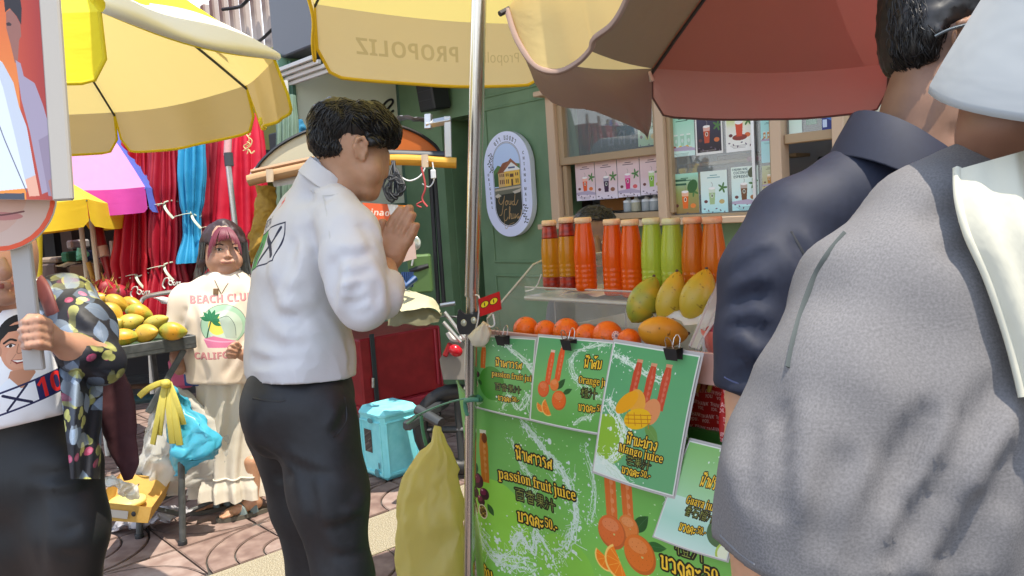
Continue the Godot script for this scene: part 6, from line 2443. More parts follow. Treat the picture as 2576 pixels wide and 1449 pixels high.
		for q in [[0.36, 0.09], [0.53, 0.10], [0.70, 0.09]]:
			pic_bottle(P, w * q[0], h * q[1], 24 * k, 116 * k, Color(0.80, 0.28, 0.14), Color(0.86, 0.60, 0.45), 0.03)
		P.oval(w * 0.60, h * 0.44, 26 * k, 36 * k, Color(0.90, 0.58, 0.36), 0.3)
		pic_leaf(P, w * 0.55, h * 0.52, 66 * k, 15 * k, 0.75, Color(0.42, 0.60, 0.28))
		P.oval(w * 0.42, h * 0.39, 26 * k, 33 * k, Color(0.93, 0.66, 0.22), -0.3)
		P.oval(w * 0.30, h * 0.41, 20 * k, 42 * k, Color(0.95, 0.66, 0.06), 0.75)
		P.oval(w * 0.46, h * 0.51, 42 * k, 27 * k, Color(0.95, 0.74, 0.04), -0.35)
		for j in 4:
			P.pen([Vector2(w * (0.33 + j * 0.08), h * 0.47), Vector2(w * (0.37 + j * 0.08), h * 0.56)], 2 * k, Color(0.78, 0.46, 0.04))
		for j in 3:
			P.pen([Vector2(w * 0.32, h * (0.50 + j * 0.03)), Vector2(w * 0.62, h * (0.46 + j * 0.03))], 2 * k, Color(0.78, 0.46, 0.04))
		rimmed(P, "น้ำมะม่วง", w * 0.56, h * 0.645, 22 * k, 3 * k)
		rimmed(P, "Mango juice", w * 0.56, h * 0.745, 24 * k, 3 * k)
		rimmed(P, "芒果汁", w * 0.56, h * 0.79, 25 * k, 3 * k)
		rimmed(P, "ขวดละ 50.-", w * 0.54, h * 0.885, 18 * k, 3 * k)
	else:
		splash(P, [Vector2(w * 0.5, h * 0.06), Vector2(w * 0.95, h * 0.2), Vector2(w * 0.8, h * 0.5), Vector2(w * 1.0, h * 0.6)], 18 * k, 10, wh, 80)
		P.blend(0, int(h * 0.52), w, int(h * 0.48), [Color(0.80, 0.92, 0.85), Color(0.70, 0.88, 0.80), Color(0.82, 0.93, 0.88)])
		P.oval(w * 0.86, h * 0.74, 60 * k, 50 * k, Color(0.30, 0.44, 0.28))
		P.oval(w * 0.95, h * 0.93, 34 * k, 34 * k, Color(0.72, 0.82, 0.36))
		P.oval(w * 0.95, h * 0.93, 26 * k, 26 * k, Color(0.93, 0.95, 0.82))
		rimmed(P, "น้ำฝรั่ง", w * 0.52, h * 0.28, 27 * k, 3 * k)
		rimmed(P, "Guava juice", w * 0.52, h * 0.52, 27 * k, 3 * k)
		rimmed(P, "番石榴汁", w * 0.52, h * 0.58, 31 * k, 3 * k)
		rimmed(P, "ขวดละ 50.-", w * 0.48, h * 0.77, 23 * k, 3 * k)
	var e := int(4 * k)
	for q in [[0, 0, w, e], [0, h - e, w, e], [0, 0, e, h], [w - e, 0, e, h]]:
		P.rect(q[0], q[1], q[2], q[3], Color(0.90, 0.91, 0.88))
	return P
func card(label: String, P: Pic, q: Array, zoff: float) -> void:
	var p := []
	for k in 4:
		p.append(on(q[k][0], q[k][1], 2, -1.39 + zoff))
	var t := thing("juice_sign", label, "sign", (p[2] + p[3]) / 2, "laminated juice signs on the stall front")
	var rows := []
	for r in 9:
		var v := r / 8.0
		var row := PackedVector3Array()
		for s in 9:
			var u := s / 8.0
			var c: Vector3 = (p[0] as Vector3).lerp(p[1], u).lerp((p[3] as Vector3).lerp(p[2], u), v)
			row.append(c + Vector3(0, 0, 0.006 * sin(PI * u) * v + 0.004 * sin(v * 4.0)))
		rows.append(row)
	rows.reverse()
	var g := Geo.new()
	g.grid(rows, false)
	for i in g.uv.size():
		g.uv[i] = Vector2(g.uv[i].x, 1.0 - g.uv[i].y)
	obj("print", g, pic_mat(P, 0.42, {"clearcoat_enabled": true, "clearcoat": 0.3, "clearcoat_roughness": 0.25}), t)
	var bk := []
	var mid: Vector3 = (p[0] + p[1] + p[2] + p[3]) / 4.0
	for r in rows:
		var row := PackedVector3Array()
		for c in r:
			var o: Vector3 = c - mid
			row.append(mid + o * Vector3(1.045, 1.04, 1.0) - Vector3(0, 0, 0.003))
		bk.append(row)
	g = Geo.new()
	g.grid(bk, false)
	obj("laminate", g, mat(lin(0.55, 0.52, 0.50), 0.2), t)
func clip(label: String, px: float, py: float, zoff: float) -> void:
	var c := on(px, py, 2, -1.385 + zoff)
	var t := thing("binder_clip", label, "binder clip", c, "black binder clips on the stall edge")
	var g := Geo.new()
	g.face([c + Vector3(-0.015, -0.022, 0.006), c + Vector3(0.015, -0.022, 0.006), c + Vector3(0.017, 0.004, 0.012), c + Vector3(-0.017, 0.004, 0.012)])
	g.face([c + Vector3(-0.017, 0.004, 0.012), c + Vector3(0.017, 0.004, 0.012), c + Vector3(0.017, 0.004, -0.012), c + Vector3(-0.017, 0.004, -0.012)])
	g.face([c + Vector3(0.015, -0.022, -0.012), c + Vector3(-0.015, -0.022, -0.012), c + Vector3(-0.017, 0.004, -0.012), c + Vector3(0.017, 0.004, -0.012)])
	obj("jaw", g, M.black, t)
	for s in [-1.0, 1.0]:
		g = Geo.new()
		var z: float = 0.010 * s
		g.tube([c + Vector3(-0.009, 0.003, z), c + Vector3(-0.008, 0.022, z * 1.6), c + Vector3(-0.003, 0.029, z * 1.8), c + Vector3(0.003, 0.029, z * 1.8), c + Vector3(0.008, 0.022, z * 1.6), c + Vector3(0.009, 0.003, z)], 0.0012, 5)
		obj("handle", g, M.steel, t)
func banners() -> void:
	var w := 1560
	var h := 1290
	var P := Pic.new(w, h, Color(0.40, 0.68, 0.30))
	P.blend(0, 0, w, h, [Color(0.42, 0.68, 0.32), Color(0.46, 0.72, 0.34), Color(0.52, 0.77, 0.30), Color(0.46, 0.72, 0.32), Color(0.44, 0.7, 0.32)])
	P.oval(290, 540, 170, 190, Color(0.56, 0.80, 0.26))
	P.oval(640, 620, 150, 120, Color(0.53, 0.78, 0.28))
	var wh := Color(0.84, 0.90, 0.86)
	splash(P, [Vector2(470, 60), Vector2(560, 150), Vector2(670, 250), Vector2(720, 366), Vector2(690, 480), Vector2(610, 590)], 30, 21, wh, 170)
	splash(P, [Vector2(130, 500), Vector2(180, 620), Vector2(270, 700), Vector2(370, 690), Vector2(470, 700)], 34, 22, wh, 180)
	splash(P, [Vector2(400, 150), Vector2(440, 250), Vector2(500, 330), Vector2(460, 420)], 20, 23, wh, 70)
	splash(P, [Vector2(380, 650), Vector2(410, 560), Vector2(470, 620), Vector2(510, 540), Vector2(590, 640)], 26, 24, wh, 160)
	splash(P, [Vector2(500, 760), Vector2(600, 700), Vector2(680, 760)], 26, 27, wh, 100)
	splash(P, [Vector2(760, 100), Vector2(800, 260), Vector2(780, 430)], 14, 25, wh, 60)
	splash(P, [Vector2(1080, 120), Vector2(1130, 240), Vector2(1240, 320)], 18, 26, wh, 60)
	for k in 160:
		P.oval(fmod(k * 61.8, 700.0) + 380, fmod(k * 137.5, 640.0) + 80, 2.0 + k % 3, 2.0 + k % 2, Color(0.72, 0.86, 0.62))
	pic_bottle(P, 100, 150, 44, 240, Color(0.74, 0.42, 0.08), Color(0.84, 0.83, 0.74))
	pic_bottle(P, 256, 140, 44, 230, Color(0.76, 0.44, 0.10), Color(0.84, 0.83, 0.74))
	P.oval(262, 175, 14, 22, Color(0.45, 0.20, 0.05))
	pic_passion(P, 200, 420, 2.2)
	rimmed(P, "น้ำเสาวรส", 516, 196, 40, 7)
	rimmed(P, "passion fruit juice", 520, 312, 46, 7)
	rimmed(P, "百香果汁", 508, 362, 52, 6)
	rimmed(P, "ขวดละ 50.-", 506, 464, 42, 7)
	rimmed(P, "เดิน", 200, 780, 48, 7)
	var oc := Color(0.85, 0.43, 0.16)
	pic_bottle(P, 868, 140, 50, 290, oc, Color(0.9, 0.8, 0.7), -0.03)
	pic_bottle(P, 940, 140, 50, 290, oc, Color(0.9, 0.8, 0.7), -0.03)
	pic_leaf(P, 962, 390, 110, 24, -0.85, Color(0.15, 0.34, 0.14))
	pic_leaf(P, 1010, 420, 96, 18, -0.2, Color(0.18, 0.40, 0.16))
	pic_orange(P, 946, 376, 44, Color(0.88, 0.50, 0.22))
	pic_orange(P, 872, 416, 60, Color(0.86, 0.42, 0.17))
	pic_orange(P, 990, 462, 68, Color(0.88, 0.45, 0.14))
	pic_wedge(P, 846, 520, 52, 0.5)
	pic_wedge(P, 905, 520, 68, 1.1)
	rimmed(P, "橙汁", 1195, 350, 56, 6)
	rimmed(P, "ขวดละ 50.-", 1190, 430, 48, 7)
	var t := thing("juice_banner", "large green printed banner round the stall front, passion fruit juice and oranges", "banner", Vector3(-1.2, 0.45, -1.40))
	var x0: float = on(1112, 990, 2, -1.405).x
	var y1: float = on(1200, 1030, 2, -1.405).y + 0.04
	var rows := []
	for r in 25:
		var v := r / 24.0
		var row := PackedVector3Array()
		for s in 33:
			var u := s / 32.0
			var y := y1 - v * 0.86
			var x := x0 + u * 1.16
			var z := -1.405 + 0.006 * sin(u * 9.0 + v * 3.0) + 0.008 * sin(u * 21.0 - v * 5.0) * (1.0 - u)
			if u < 0.12:
				z -= (0.12 - u) * 0.5
				y += (0.12 - u) * 0.10 * (1.0 - v)
				x += (0.12 - u) * 0.16 * v * 3.0
			row.append(Vector3(x, y, z))
		rows.append(row)
	rows.reverse()
	var g := Geo.new()
	g.grid(rows, false)
	for i in g.uv.size():
		g.uv[i] = Vector2(g.uv[i].x, 1.0 - g.uv[i].y)
	var bm := pic_mat(P, 0.45, {"normal_enabled": true, "normal_texture": M.crease, "normal_scale": 0.3})
	obj("print", g, bm, t)
	g = Geo.new()
	g.tube(Array(rows[24]), 0.004, 5)
	obj("hem", g, mat(lin(0.10, 0.22, 0.06), 0.6), t)
	g = Geo.new()
	var k0 := on(1190, 1003, 2, -1.36)
	var ring := []
	for i in 13:
		var a := TAU * i / 12
		ring.append(k0 + Vector3(cos(a) * 0.021, 0.003 * sin(a * 2), sin(a) * 0.021))
	g.tube(ring, 0.007, 6, false)
	g.tube(bez(k0 + Vector3(-0.02, 0, 0.01), on(1120, 1010, 2, -1.37), on(1050, 1045, 2, -1.40), 8), 0.006, 6, true, 0.5)
	g.tube(bez(on(1050, 1045, 2, -1.40), on(1035, 1060, 2, -1.40), on(1025, 1065, 2, -1.41), 4), 0.005, 5)
	g.tube(bez(on(1060, 1045, 2, -1.40), on(1060, 1080, 2, -1.40), on(1072, 1120, 2, -1.41), 5), 0.006, 5, true, 0.5)
	g.tube(bez(k0 + Vector3(-0.01, 0, 0.02), k0 + Vector3(-0.02, -0.02, 0.02), k0 + Vector3(-0.005, -0.045, 0.02), 4), 0.006, 5, true, 0.4)
	tag(obj("green_twine", g, mat(lin(0.10, 0.30, 0.20), 0.5)), "green plastic twine knotted round the shiny pole", "twine")
	card("passion fruit juice card clipped at the left end of the stall front", juice_sign(0, 440, 430, 1.4), [[1172, 842], [1348, 853], [1340, 1058], [1172, 1018]], 0.004)
	card("orange juice card overlapping the passion fruit card, under a black clip", juice_sign(1, 440, 400, 1.35), [[1355, 845], [1545, 862], [1520, 1095], [1331, 1056]], 0.012)
	card("upright mango juice card hanging crooked over the banner", juice_sign(2, 360, 500, 1.4), [[1545, 860], [1762, 895], [1692, 1250], [1490, 1186]], 0.022)
	card("guava juice card half hidden behind the grey shirt", juice_sign(3, 420, 420, 1.35), [[1735, 1108], [1905, 1150], [1826, 1412], [1642, 1350]], 0.012)
	clip("black clip on the passion fruit card, beside the white bow", 1263, 848, 0.014)
	clip("black clip on the orange juice card in front of the oranges", 1430, 858, 0.02)
	clip("black clip on the mango card below the big yellow mango", 1693, 880, 0.03)
	var yb := cloth(lin(0.74, 0.66, 0.26), 0.95, 0.3)
	g = sack([[1108, 1075, 8], [1100, 1130, 34], [1086, 1200, 66], [1080, 1290, 84], [1086, 1380, 92], [1092, 1480, 84], [1095, 1560, 60], [1095, 1590, 20]], 2.42, 0.55, 0.020, 91, 60, 0.07)
	tag(obj("yellow_bag", g, yb), "big translucent yellow refuse bag tied at the stall's left corner", "bag")
func juice_bottle(px: float, py: float, wd: float, hh: float, m: Array, label: String, z := -1.62) -> void:
	var b := on(px, py, 2, z)
	var t := thing("juice_bottle", label, "bottle", b, "bottles of juice on the clear shelf")
	var r := wd * 0.5
	var pr := [[0.0, 0.0], [0.80, 0.0], [0.95, 0.02], [1.0, 0.05]]
	for k in 5:
		var y := 0.08 + k * 0.065
		pr.append_array([[1.0, y], [0.975, y + 0.02], [0.975, y + 0.035], [1.0, y + 0.05]])
	pr.append_array([[1.0, 0.46], [0.99, 0.56], [0.93, 0.66], [0.83, 0.77], [0.74, 0.86], [0.70, 0.915], [0.70, 0.925]])
	var prof := []
	for q in pr:
		prof.append(Vector2(q[0] * r, q[1] * hh))
	var g := Geo.new()
	g.lathe(prof, 26, Transform3D(Basis(), b))
	var o := obj("bottle", g, m[0], t)
	g = Geo.new()
	var c := b + Vector3(0, 0.922 * hh, 0)
	var cp := [[0.0, 0.078], [0.70, 0.078], [0.76, 0.07], [0.78, 0.045], [0.80, 0.04], [0.80, 0.028], [0.76, 0.024], [0.78, 0.0], [0.5, 0.0]]
	prof = []
	for q in cp:
		prof.append(Vector2(q[0] * r, q[1] * hh))
	prof.reverse()
	g.lathe(prof, 26, Transform3D(Basis(), c))
	obj("cap", g, m[1], t)
	if m.size() > 2:
		for q in m[2]:
			var pp := []
			for j in 9:
				var y: float = lerpf(q[0], q[1], j / 8.0)
				var rr := 1.0
				for k in range(1, pr.size()):
					if pr[k][1] >= y and pr[k - 1][1] <= y:
						rr = lerpf(pr[k - 1][0], pr[k][0], (y - pr[k - 1][1]) / maxf(0.001, pr[k][1] - pr[k - 1][1]))
						break
				pp.append(Vector2(rr * r + 0.0006, y * hh))
			pp.insert(0, Vector2(0, q[0] * hh))
			pp.append(Vector2(0, q[1] * hh))
			g = Geo.new()
			g.lathe(pp, 26, Transform3D(Basis(), b))
			obj("pulp", g, m[3], t)
func cart() -> void:
	var Z := -1.41
	var t := thing("juice_stall", "juice stall with a steel counter, clear display shelves and a banner round its front", "stall", Vector3(-1.1, 0, -1.8))
	var g := Geo.new()
	g.box(Vector3(-1.02, 1.115, -1.83), Vector3(1.42, 0.03, 0.82), 0.004)
	obj("counter", g, M.alu, t)
	g = Geo.new()
	g.box(Vector3(-1.02, 1.14, Z + 0.004), Vector3(1.42, 0.07, 0.008), 0.002)
	obj("front_lip", g, mat(lin(0.55, 0.33, 0.28), 0.25), t)
	for x in [-1.70, -0.34]:
		for z in [-1.45, -2.2]:
			g = Geo.new()
			g.box(Vector3(x, 0.55, z), Vector3(0.035, 1.10, 0.035), 0.003)
			obj("leg", g, M.iron, t)
	g = Geo.new()
	g.box(Vector3(-1.02, 0.30, -1.83), Vector3(1.36, 0.02, 0.76), 0.003)
	obj("low_shelf", g, M.iron, t)
	g = Geo.new()
	g.box(Vector3(-1.02, 0.62, -1.83), Vector3(1.36, 0.02, 0.76), 0.003)
	obj("middle_shelf", g, M.iron, t)
	var edge := func(a: Vector3, b: Vector3, r := 0.003) -> void:
		var q := Geo.new()
		q.tube([a, b], r, 6)
		obj("clear_edge", q, M.acrylic_edge, t)
	for x in [-1.70, -0.985]:
		var yz := [[1.135, -1.43], [1.20, -1.43], [1.335, -1.62], [1.345, -1.66], [1.345, -2.15], [1.135, -2.15]]
		g = Geo.new()
		var poly := PackedVector2Array()
		for q in yz:
			poly.append(Vector2(-q[1], q[0]))
		g.slab(poly, 0.004, Transform3D(Basis(Vector3(0, 0, -1), Vector3.UP, Vector3(1, 0, 0)), Vector3(x, 0, 0)))
		obj("end_panel", g, M.acrylic, t)
		for k in 5:
			edge.call(Vector3(x, yz[k][0], yz[k][1]), Vector3(x, yz[k + 1][0], yz[k + 1][1]))
	var sy := 1.245
	g = Geo.new()
	g.box(Vector3(-1.33, sy, -1.74), Vector3(0.73, 0.006, 0.32))
	obj("clear_shelf", g, M.acrylic_edge, t)
	g = Geo.new()
	g.box(Vector3(-1.33, sy + 0.012, -1.578), Vector3(0.73, 0.03, 0.005))
	obj("shelf_lip", g, M.acrylic, t)
	edge.call(Vector3(-1.695, sy + 0.028, -1.578), Vector3(-0.97, sy + 0.028, -1.578))
	edge.call(Vector3(-1.695, sy - 0.004, -1.576), Vector3(-0.97, sy - 0.004, -1.576), 0.006)
	for x in [-1.60, -1.34]:
		edge.call(Vector3(x, 1.13, -1.60), Vector3(x, sy, -1.60), 0.0022)
	g = Geo.new()
	g.box(Vector3(-1.33, 1.19, -1.78), Vector3(0.72, 0.10, 0.004))
	obj("inner_panel", g, M.acrylic, t)
	var paper := mat(lin(0.72, 0.58, 0.55), 0.8)
	g = Geo.new()
	var rows := []
	for r in 5:
		var row := PackedVector3Array()
		for s in 31:
			var u := s / 30.0
			row.append(Vector3(-1.57 + u * 0.48, sy + 0.006 + 0.012 * absf(sin(u * 11.0 + r)) * (1.0 if r < 4 else 0.4) , -1.59 - r * 0.03))
		rows.append(row)
	g.grid(rows, false)
	tag(obj("paper_lining", g, paper), "crumpled pinkish paper lining under the bottles on the clear shelf", "paper")
	g = Geo.new()
	g.tube(spline([on(1322, 733, 2, -1.62), on(1340, 728, 2, -1.62), on(1352, 716, 2, -1.62), on(1362, 690, 2, -1.62)]), 0.002, 5)
	tag(obj("white_string", g, M.white), "loose white string at the left end of the clear shelf", "string")
	var drink := func(c: Color, s := 0.55) -> StandardMaterial3D:
		var m := mat(c, 0.16, {"metallic_specular": 0.45})
		var l := c.srgb_to_linear()
		m.backlight_enabled = true
		var top := maxf(l.r, maxf(l.g, l.b))
		m.backlight = lin(l.r / top * s, l.g / top * s, l.b / top * s)
		return m
	var orange: Material = drink.call(lin(0.80, 0.13, 0.006))
	var mango: Material = drink.call(lin(0.62, 0.17, 0.012))
	var guava: Material = drink.call(lin(0.46, 0.55, 0.06))
	var passion: Material = drink.call(lin(0.58, 0.27, 0.012))
	var pulp := skin_mat(Color(0.72, 0.22, 0.10), Color(0.50, 0.12, 0.06), Color(0.20, 0.06, 0.04), 77, 0.3)
	var cap_o := mat(lin(0.80, 0.55, 0.32), 0.4)
	var cap_g := mat(lin(0.66, 0.64, 0.36), 0.4)
	var cap_m := mat(lin(0.78, 0.40, 0.20), 0.4)
	var pp := [[0.015, 0.19], [0.74, 0.92]]
	juice_bottle(1391, 728, 0.055, 0.200, [passion, cap_o, pp, pulp], "leftmost passion fruit bottle with red pulp at top and bottom")
	juice_bottle(1434, 728, 0.055, 0.202, [passion, cap_o, pp, pulp], "second passion fruit bottle with pulp, touching the first orange bottle", -1.605)
	juice_bottle(1476, 731, 0.060, 0.200, [orange, cap_o], "orange juice bottle left of the gap, next to the pulpy bottles", -1.60)
	juice_bottle(1548, 742, 0.060, 0.203, [orange, cap_o], "orange juice bottle just right of the gap in the row")
	juice_bottle(1594, 747, 0.060, 0.203, [orange, cap_o], "orange juice bottle touching the green guava bottles")
	juice_bottle(1647, 752, 0.060, 0.207, [guava, cap_g], "left one of the two green guava juice bottles")
	juice_bottle(1697, 757, 0.060, 0.207, [guava, cap_g], "right one of the two green guava juice bottles")
	juice_bottle(1750, 760, 0.060, 0.208, [mango, cap_m], "amber mango juice bottle beside the green bottles")
	juice_bottle(1800, 764, 0.060, 0.208, [mango, cap_m], "amber mango juice bottle at the right end, by the navy sleeve")
	var om := skin_mat(Color(0.93, 0.44, 0.05), Color(0.91, 0.39, 0.03), Color(0.62, 0.30, 0.08), 101, 0.36)
	om.normal_enabled = true
	om.normal_texture = noise_tex(111, 0.14, Color.BLACK, Color.WHITE, 128, 2, 0.5, true, 3.0)
	om.normal_scale = 0.35
	var O := [[1322, 817, 0.035, "leftmost orange of the row along the stall edge"], [1372, 817, 0.032, "second orange from the left, slightly scarred"], [1424, 818, 0.037, "large orange behind the middle black clip"], [1476, 826, 0.032, "orange between the two largest ones"], [1528, 824, 0.038, "large orange with a pale round sticker"], [1582, 835, 0.030, "small orange touching the big yellow mango"]]
	for i in O.size():
		var q: Array = O[i]
		var c := on(q[0], q[1], 2, -1.47)
		c.y = 1.140 + q[2] * 0.94
		var o := thing("orange", q[3], "orange", c, "oranges along the stall edge")
		g = Geo.new()
		g.ball(c, Vector3(q[2], q[2] * 0.95, q[2]), 26, 18, Basis.from_euler(Vector3(i * 0.9, i * 1.7, 0.4)))
		obj("fruit", g, om, o)
		g = Geo.new()
		var nd := Basis.from_euler(Vector3(0.3 * i, 0, 0.5 * sin(i))) * Vector3(0.1, 0.9, 0.35).normalized()
		g.ball(c + nd * q[2] * 0.95, Vector3(0.0028, 0.0018, 0.0028), 8, 5)
		obj("stem_scar", g, mat(lin(0.16, 0.14, 0.05), 0.8), o)
		if i == 4:
			var PS := Pic.new(64, 64, Color(0.92, 0.88, 0.82))
			for k in 10:
				PS.oval(32 + 22 * cos(k * 0.628), 32 + 22 * sin(k * 0.628), 4, 4, Color(0.8, 0.45, 0.45))
			PS.oval(32, 32, 9, 9, Color(0.55, 0.55, 0.6))
			var n := (cam.origin - c).normalized()
			var rx := (cam.basis.x * 0.62 + n * 0.5).normalized()
			var dirn := (n * 0.86 + cam.basis.x * 0.5).normalized()
			var tx := dirn.cross(Vector3.UP).normalized()
			var ty := tx.cross(dirn)
			g = Geo.new()
			var rr := []
			for r in 4:
				var row := PackedVector3Array()
				for s in 20:
					var a := TAU * s / 20
					var d2 := (dirn + (tx * cos(a) - ty * sin(a)) * 0.012 * r / 3.0 / 0.038).normalized()
					row.append(c + d2 * (q[2] + 0.0006))
				rr.append(row)
			g.grid(rr, true)
			for k in g.v.size():
				var d3: Vector3 = (g.v[k] - c - dirn * q[2])
				g.uv[k] = Vector2(0.5 - d3.dot(tx) / 0.026, 0.5 - d3.dot(ty) / 0.026)
			obj("sticker", g, pic_mat(PS, 0.4), o)
	var ma := skin_mat(Color(0.74, 0.62, 0.16), Color(0.52, 0.58, 0.20), Color(0.35, 0.30, 0.10), 121)
	var mb := skin_mat(Color(0.80, 0.62, 0.14), Color(0.72, 0.62, 0.18), Color(0.36, 0.26, 0.08), 123)
	var mc := skin_mat(Color(0.88, 0.60, 0.14), Color(0.82, 0.56, 0.14), Color(0.30, 0.17, 0.05), 125)
	var MG := [
		[1622, 755, -1.53, 62, 0.128, 0.088, ma, "green and yellow mango standing leftmost against the bottles"],
		[1690, 748, -1.54, 72, 0.130, 0.080, mb, "slender golden mango standing in the middle of the three"],
		[1757, 742, -1.55, 66, 0.130, 0.090, mb, "mango with a dull green patch standing rightmost, by the clear panel"],
		[1668, 838, -1.475, -8, 0.128, 0.088, mc, "big brown spotted yellow mango lying in front of the standing ones"],
	]
	for q in MG:
		var c := on(q[0], q[1], 2, q[2])
		var o := thing("mango", q[7], "mango", c, "mangoes on the juice stall")
		var mg := mango_geo(q[4], q[5], 5)
		var bs := Basis(cam.basis.z, deg_to_rad(q[3])) * cam.basis
		if q[3] < 0:
			bs = Basis(cam.basis.z, deg_to_rad(q[3])) * cam.basis * Basis(Vector3.UP, 0.25) * Basis(Vector3.RIGHT, 0.4)
		mg.move(Transform3D(bs, c))
		obj("fruit", mg, q[6], o)
		g = Geo.new()
		g.ball(c + bs * Vector3(0.49 * q[4], 0.008, 0), Vector3(0.004, 0.004, 0.004), 8, 6)
		obj("stem_end", g, M.brown, o)
	g = Geo.new()
	rows = []
	for r in 9:
		var row := PackedVector3Array()
		for s in 13:
			var u := s / 12.0
			var v := r / 8.0
			var p := on(lerpf(1640, 1800, u), lerpf(lerpf(800, 825, u), lerpf(790, 770, u) - 30.0 * exp(-pow((u - 0.36) / 0.12, 2)), v), 2, -1.50 - 0.05 * v)
			row.append(p)
		rows.append(row)
	g.grid(crumple(131, rows, 0.02, 22.0), false)
	tag(obj("white_tissue", g, cloth(lin(0.72, 0.70, 0.64), 0.3)), "crumpled white tissue between the standing mangoes", "tissue")
	g = Geo.new()
	g.face([on(1735, 872, 2, -1.43), on(1760, 880, 2, -1.43), on(1842, 700, 2, -1.60), on(1815, 690, 2, -1.60)])
	obj("end_panel", g, M.acrylic_edge, t)
	edge.call(on(1735, 872, 2, -1.43), on(1812, 694, 2, -1.60), 0.004)
	edge.call(on(1752, 878, 2, -1.43), on(1836, 700, 2, -1.60), 0.003)
	var pb := thing("fruit_bowl", "coral bowl heaped with dark red pomegranate seeds, by the navy sleeve", "bowl", on(1818, 900, 2, -1.50))
	g = Geo.new()
	var bc := on(1826, 905, 2, -1.50)
	g.lathe([Vector2(0.018, 0), Vector2(0.035, 0.012), Vector2(0.05, 0.05), Vector2(0.052, 0.07), Vector2(0.049, 0.07), Vector2(0.03, 0.02), Vector2(0, 0.016)], 24, Transform3D(Basis(), bc))
	obj("bowl", g, mat(lin(0.62, 0.14, 0.10), 0.4), pb)
	var seed_m := mat(lin(0.30, 0.01, 0.03), 0.2)
	var sg := Geo.new()
	sg.ball(Vector3.ZERO, Vector3(0.0055, 0.0065, 0.0055), 7, 5)
	var smesh := sg.mesh(seed_m)
	var rng := RandomNumberGenerator.new()
	rng.seed = 17
	for k in 60:
		var a := rng.randf() * TAU
		var rr := sqrt(rng.randf()) * 0.046
		var o := MeshInstance3D.new()
		o.name = child(pb, "seed")
		o.mesh = smesh
		o.position = bc + Vector3(cos(a) * rr, 0.066 + 0.03 * (1.0 - rr / 0.046) * rng.randf(), sin(a) * rr) - pb.position
		pb.add_child(o)
	g = Geo.new()
	g.box(on(1790, 905, 2, -1.46) + Vector3(0.06, -0.012, -0.04), Vector3(0.26, 0.02, 0.14), 0.004)
	tag(obj("white_board", g, mat(lin(0.62, 0.58, 0.55), 0.5)), "white board under the pomegranate bowl at the stall's right end", "board")
	var PT := Pic.new(256, 320, Color(0.70, 0.07, 0.08))
	for r in 5:
		for c in 3:
			var ox := c * 96 + (48 if r % 2 else 0) - 30
			PT.text("THANK", ox, 40 + r * 64, 26, Color(0.90, 0.72, 0.70))
			PT.text("YOU.", ox + 10, 64 + r * 64, 24, Color(0.90, 0.72, 0.70))
	var tm := pic_mat(PT, 0.4)
	for q in [["stack of red THANK YOU carrier bags under the counter, in shade", [1722, 1085], [1812, 1098], [1818, 945], [1745, 930], -1.50], ["bright red THANK YOU bag hanging at the navy man's elbow", [1812, 1110], [1850, 1115], [1850, 940], [1812, 925], -1.42]]:
		var a := on(q[1][0], q[1][1], 2, q[5])
		var b := on(q[2][0], q[2][1], 2, q[5])
		var c := on(q[3][0], q[3][1], 2, q[5])
		var d := on(q[4][0], q[4][1], 2, q[5])
		var tb := thing("thank_you_bag", q[0], "carrier bag", (a + b) / 2, "red printed carrier bags")
		rows = []
		for r in 7:
			var row := PackedVector3Array()
			for s in 7:
				row.append(a.lerp(b, s / 6.0).lerp(d.lerp(c, s / 6.0), r / 6.0) + Vector3(0, 0, 0.006 * sin(s * 1.9 + r)))
			rows.append(row)
		g = Geo.new()
		g.grid(rows, false)
		for i in g.uv.size():
			g.uv[i] = Vector2(g.uv[i].x * (1.0 if q[5] < -1.45 else 0.5), 1.0 - g.uv[i].y)
		obj("front", g, tm, tb)
		g = Geo.new()
		g.box((a + b + c + d) / 4 - Vector3(0, 0, 0.03), Vector3((b - a).length() * 0.96, (d - a).length() * 0.96, 0.04), 0.01)
		obj("body", g, mat(lin(0.40, 0.01, 0.012), 0.5), tb)
	for k in 4:
		g = Geo.new()
		g.tube([on(1752 + k * 15, 935, 2, -1.49), on(1738 + k * 15, 985, 2, -1.49)], 0.005, 6)
		tag(obj("drinking_straw", g, mat([lin(0.5, 0.2, 0.03), lin(0.6, 0.3, 0.05), lin(0.35, 0.06, 0.03), lin(0.5, 0.33, 0.05)][k], 0.5)), ["orange", "amber", "dark red", "ochre"][k] + " straw standing before the red bags under the counter", "straw")
	g = Geo.new()
	g.box(on(1775, 1095, 2, -1.50), Vector3(0.09, 0.03, 0.02), 0.004)
	tag(obj("green_pack", g, mat(lin(0.06, 0.18, 0.03), 0.4)), "small green pack lying below the red bags", "pack")
	var cl := thing("cat_clip", "black cat face clip with two glittering eyes on the shiny pole", "clip", on(1176, 812, 2, -1.335))
	var cc := on(1178, 815, 2, -1.335)
	g = Geo.new()
	g.slab(PackedVector2Array([Vector2(-0.026, -0.028), Vector2(0.022, -0.03), Vector2(0.03, -0.01), Vector2(0.03, 0.02), Vector2(0.028, 0.036), Vector2(0.014, 0.026), Vector2(-0.008, 0.027), Vector2(-0.022, 0.04), Vector2(-0.03, 0.022), Vector2(-0.032, -0.008)]), 0.014, Transform3D(Basis(Vector3.UP, 0.7), cc))
	g.tube(bez(cc + Vector3(-0.022, 0.028, 0.002), cc + Vector3(-0.05, 0.05, 0), cc + Vector3(-0.03, -0.01, -0.01), 8), 0.005, 6)
	obj("face", g, M.black, cl)
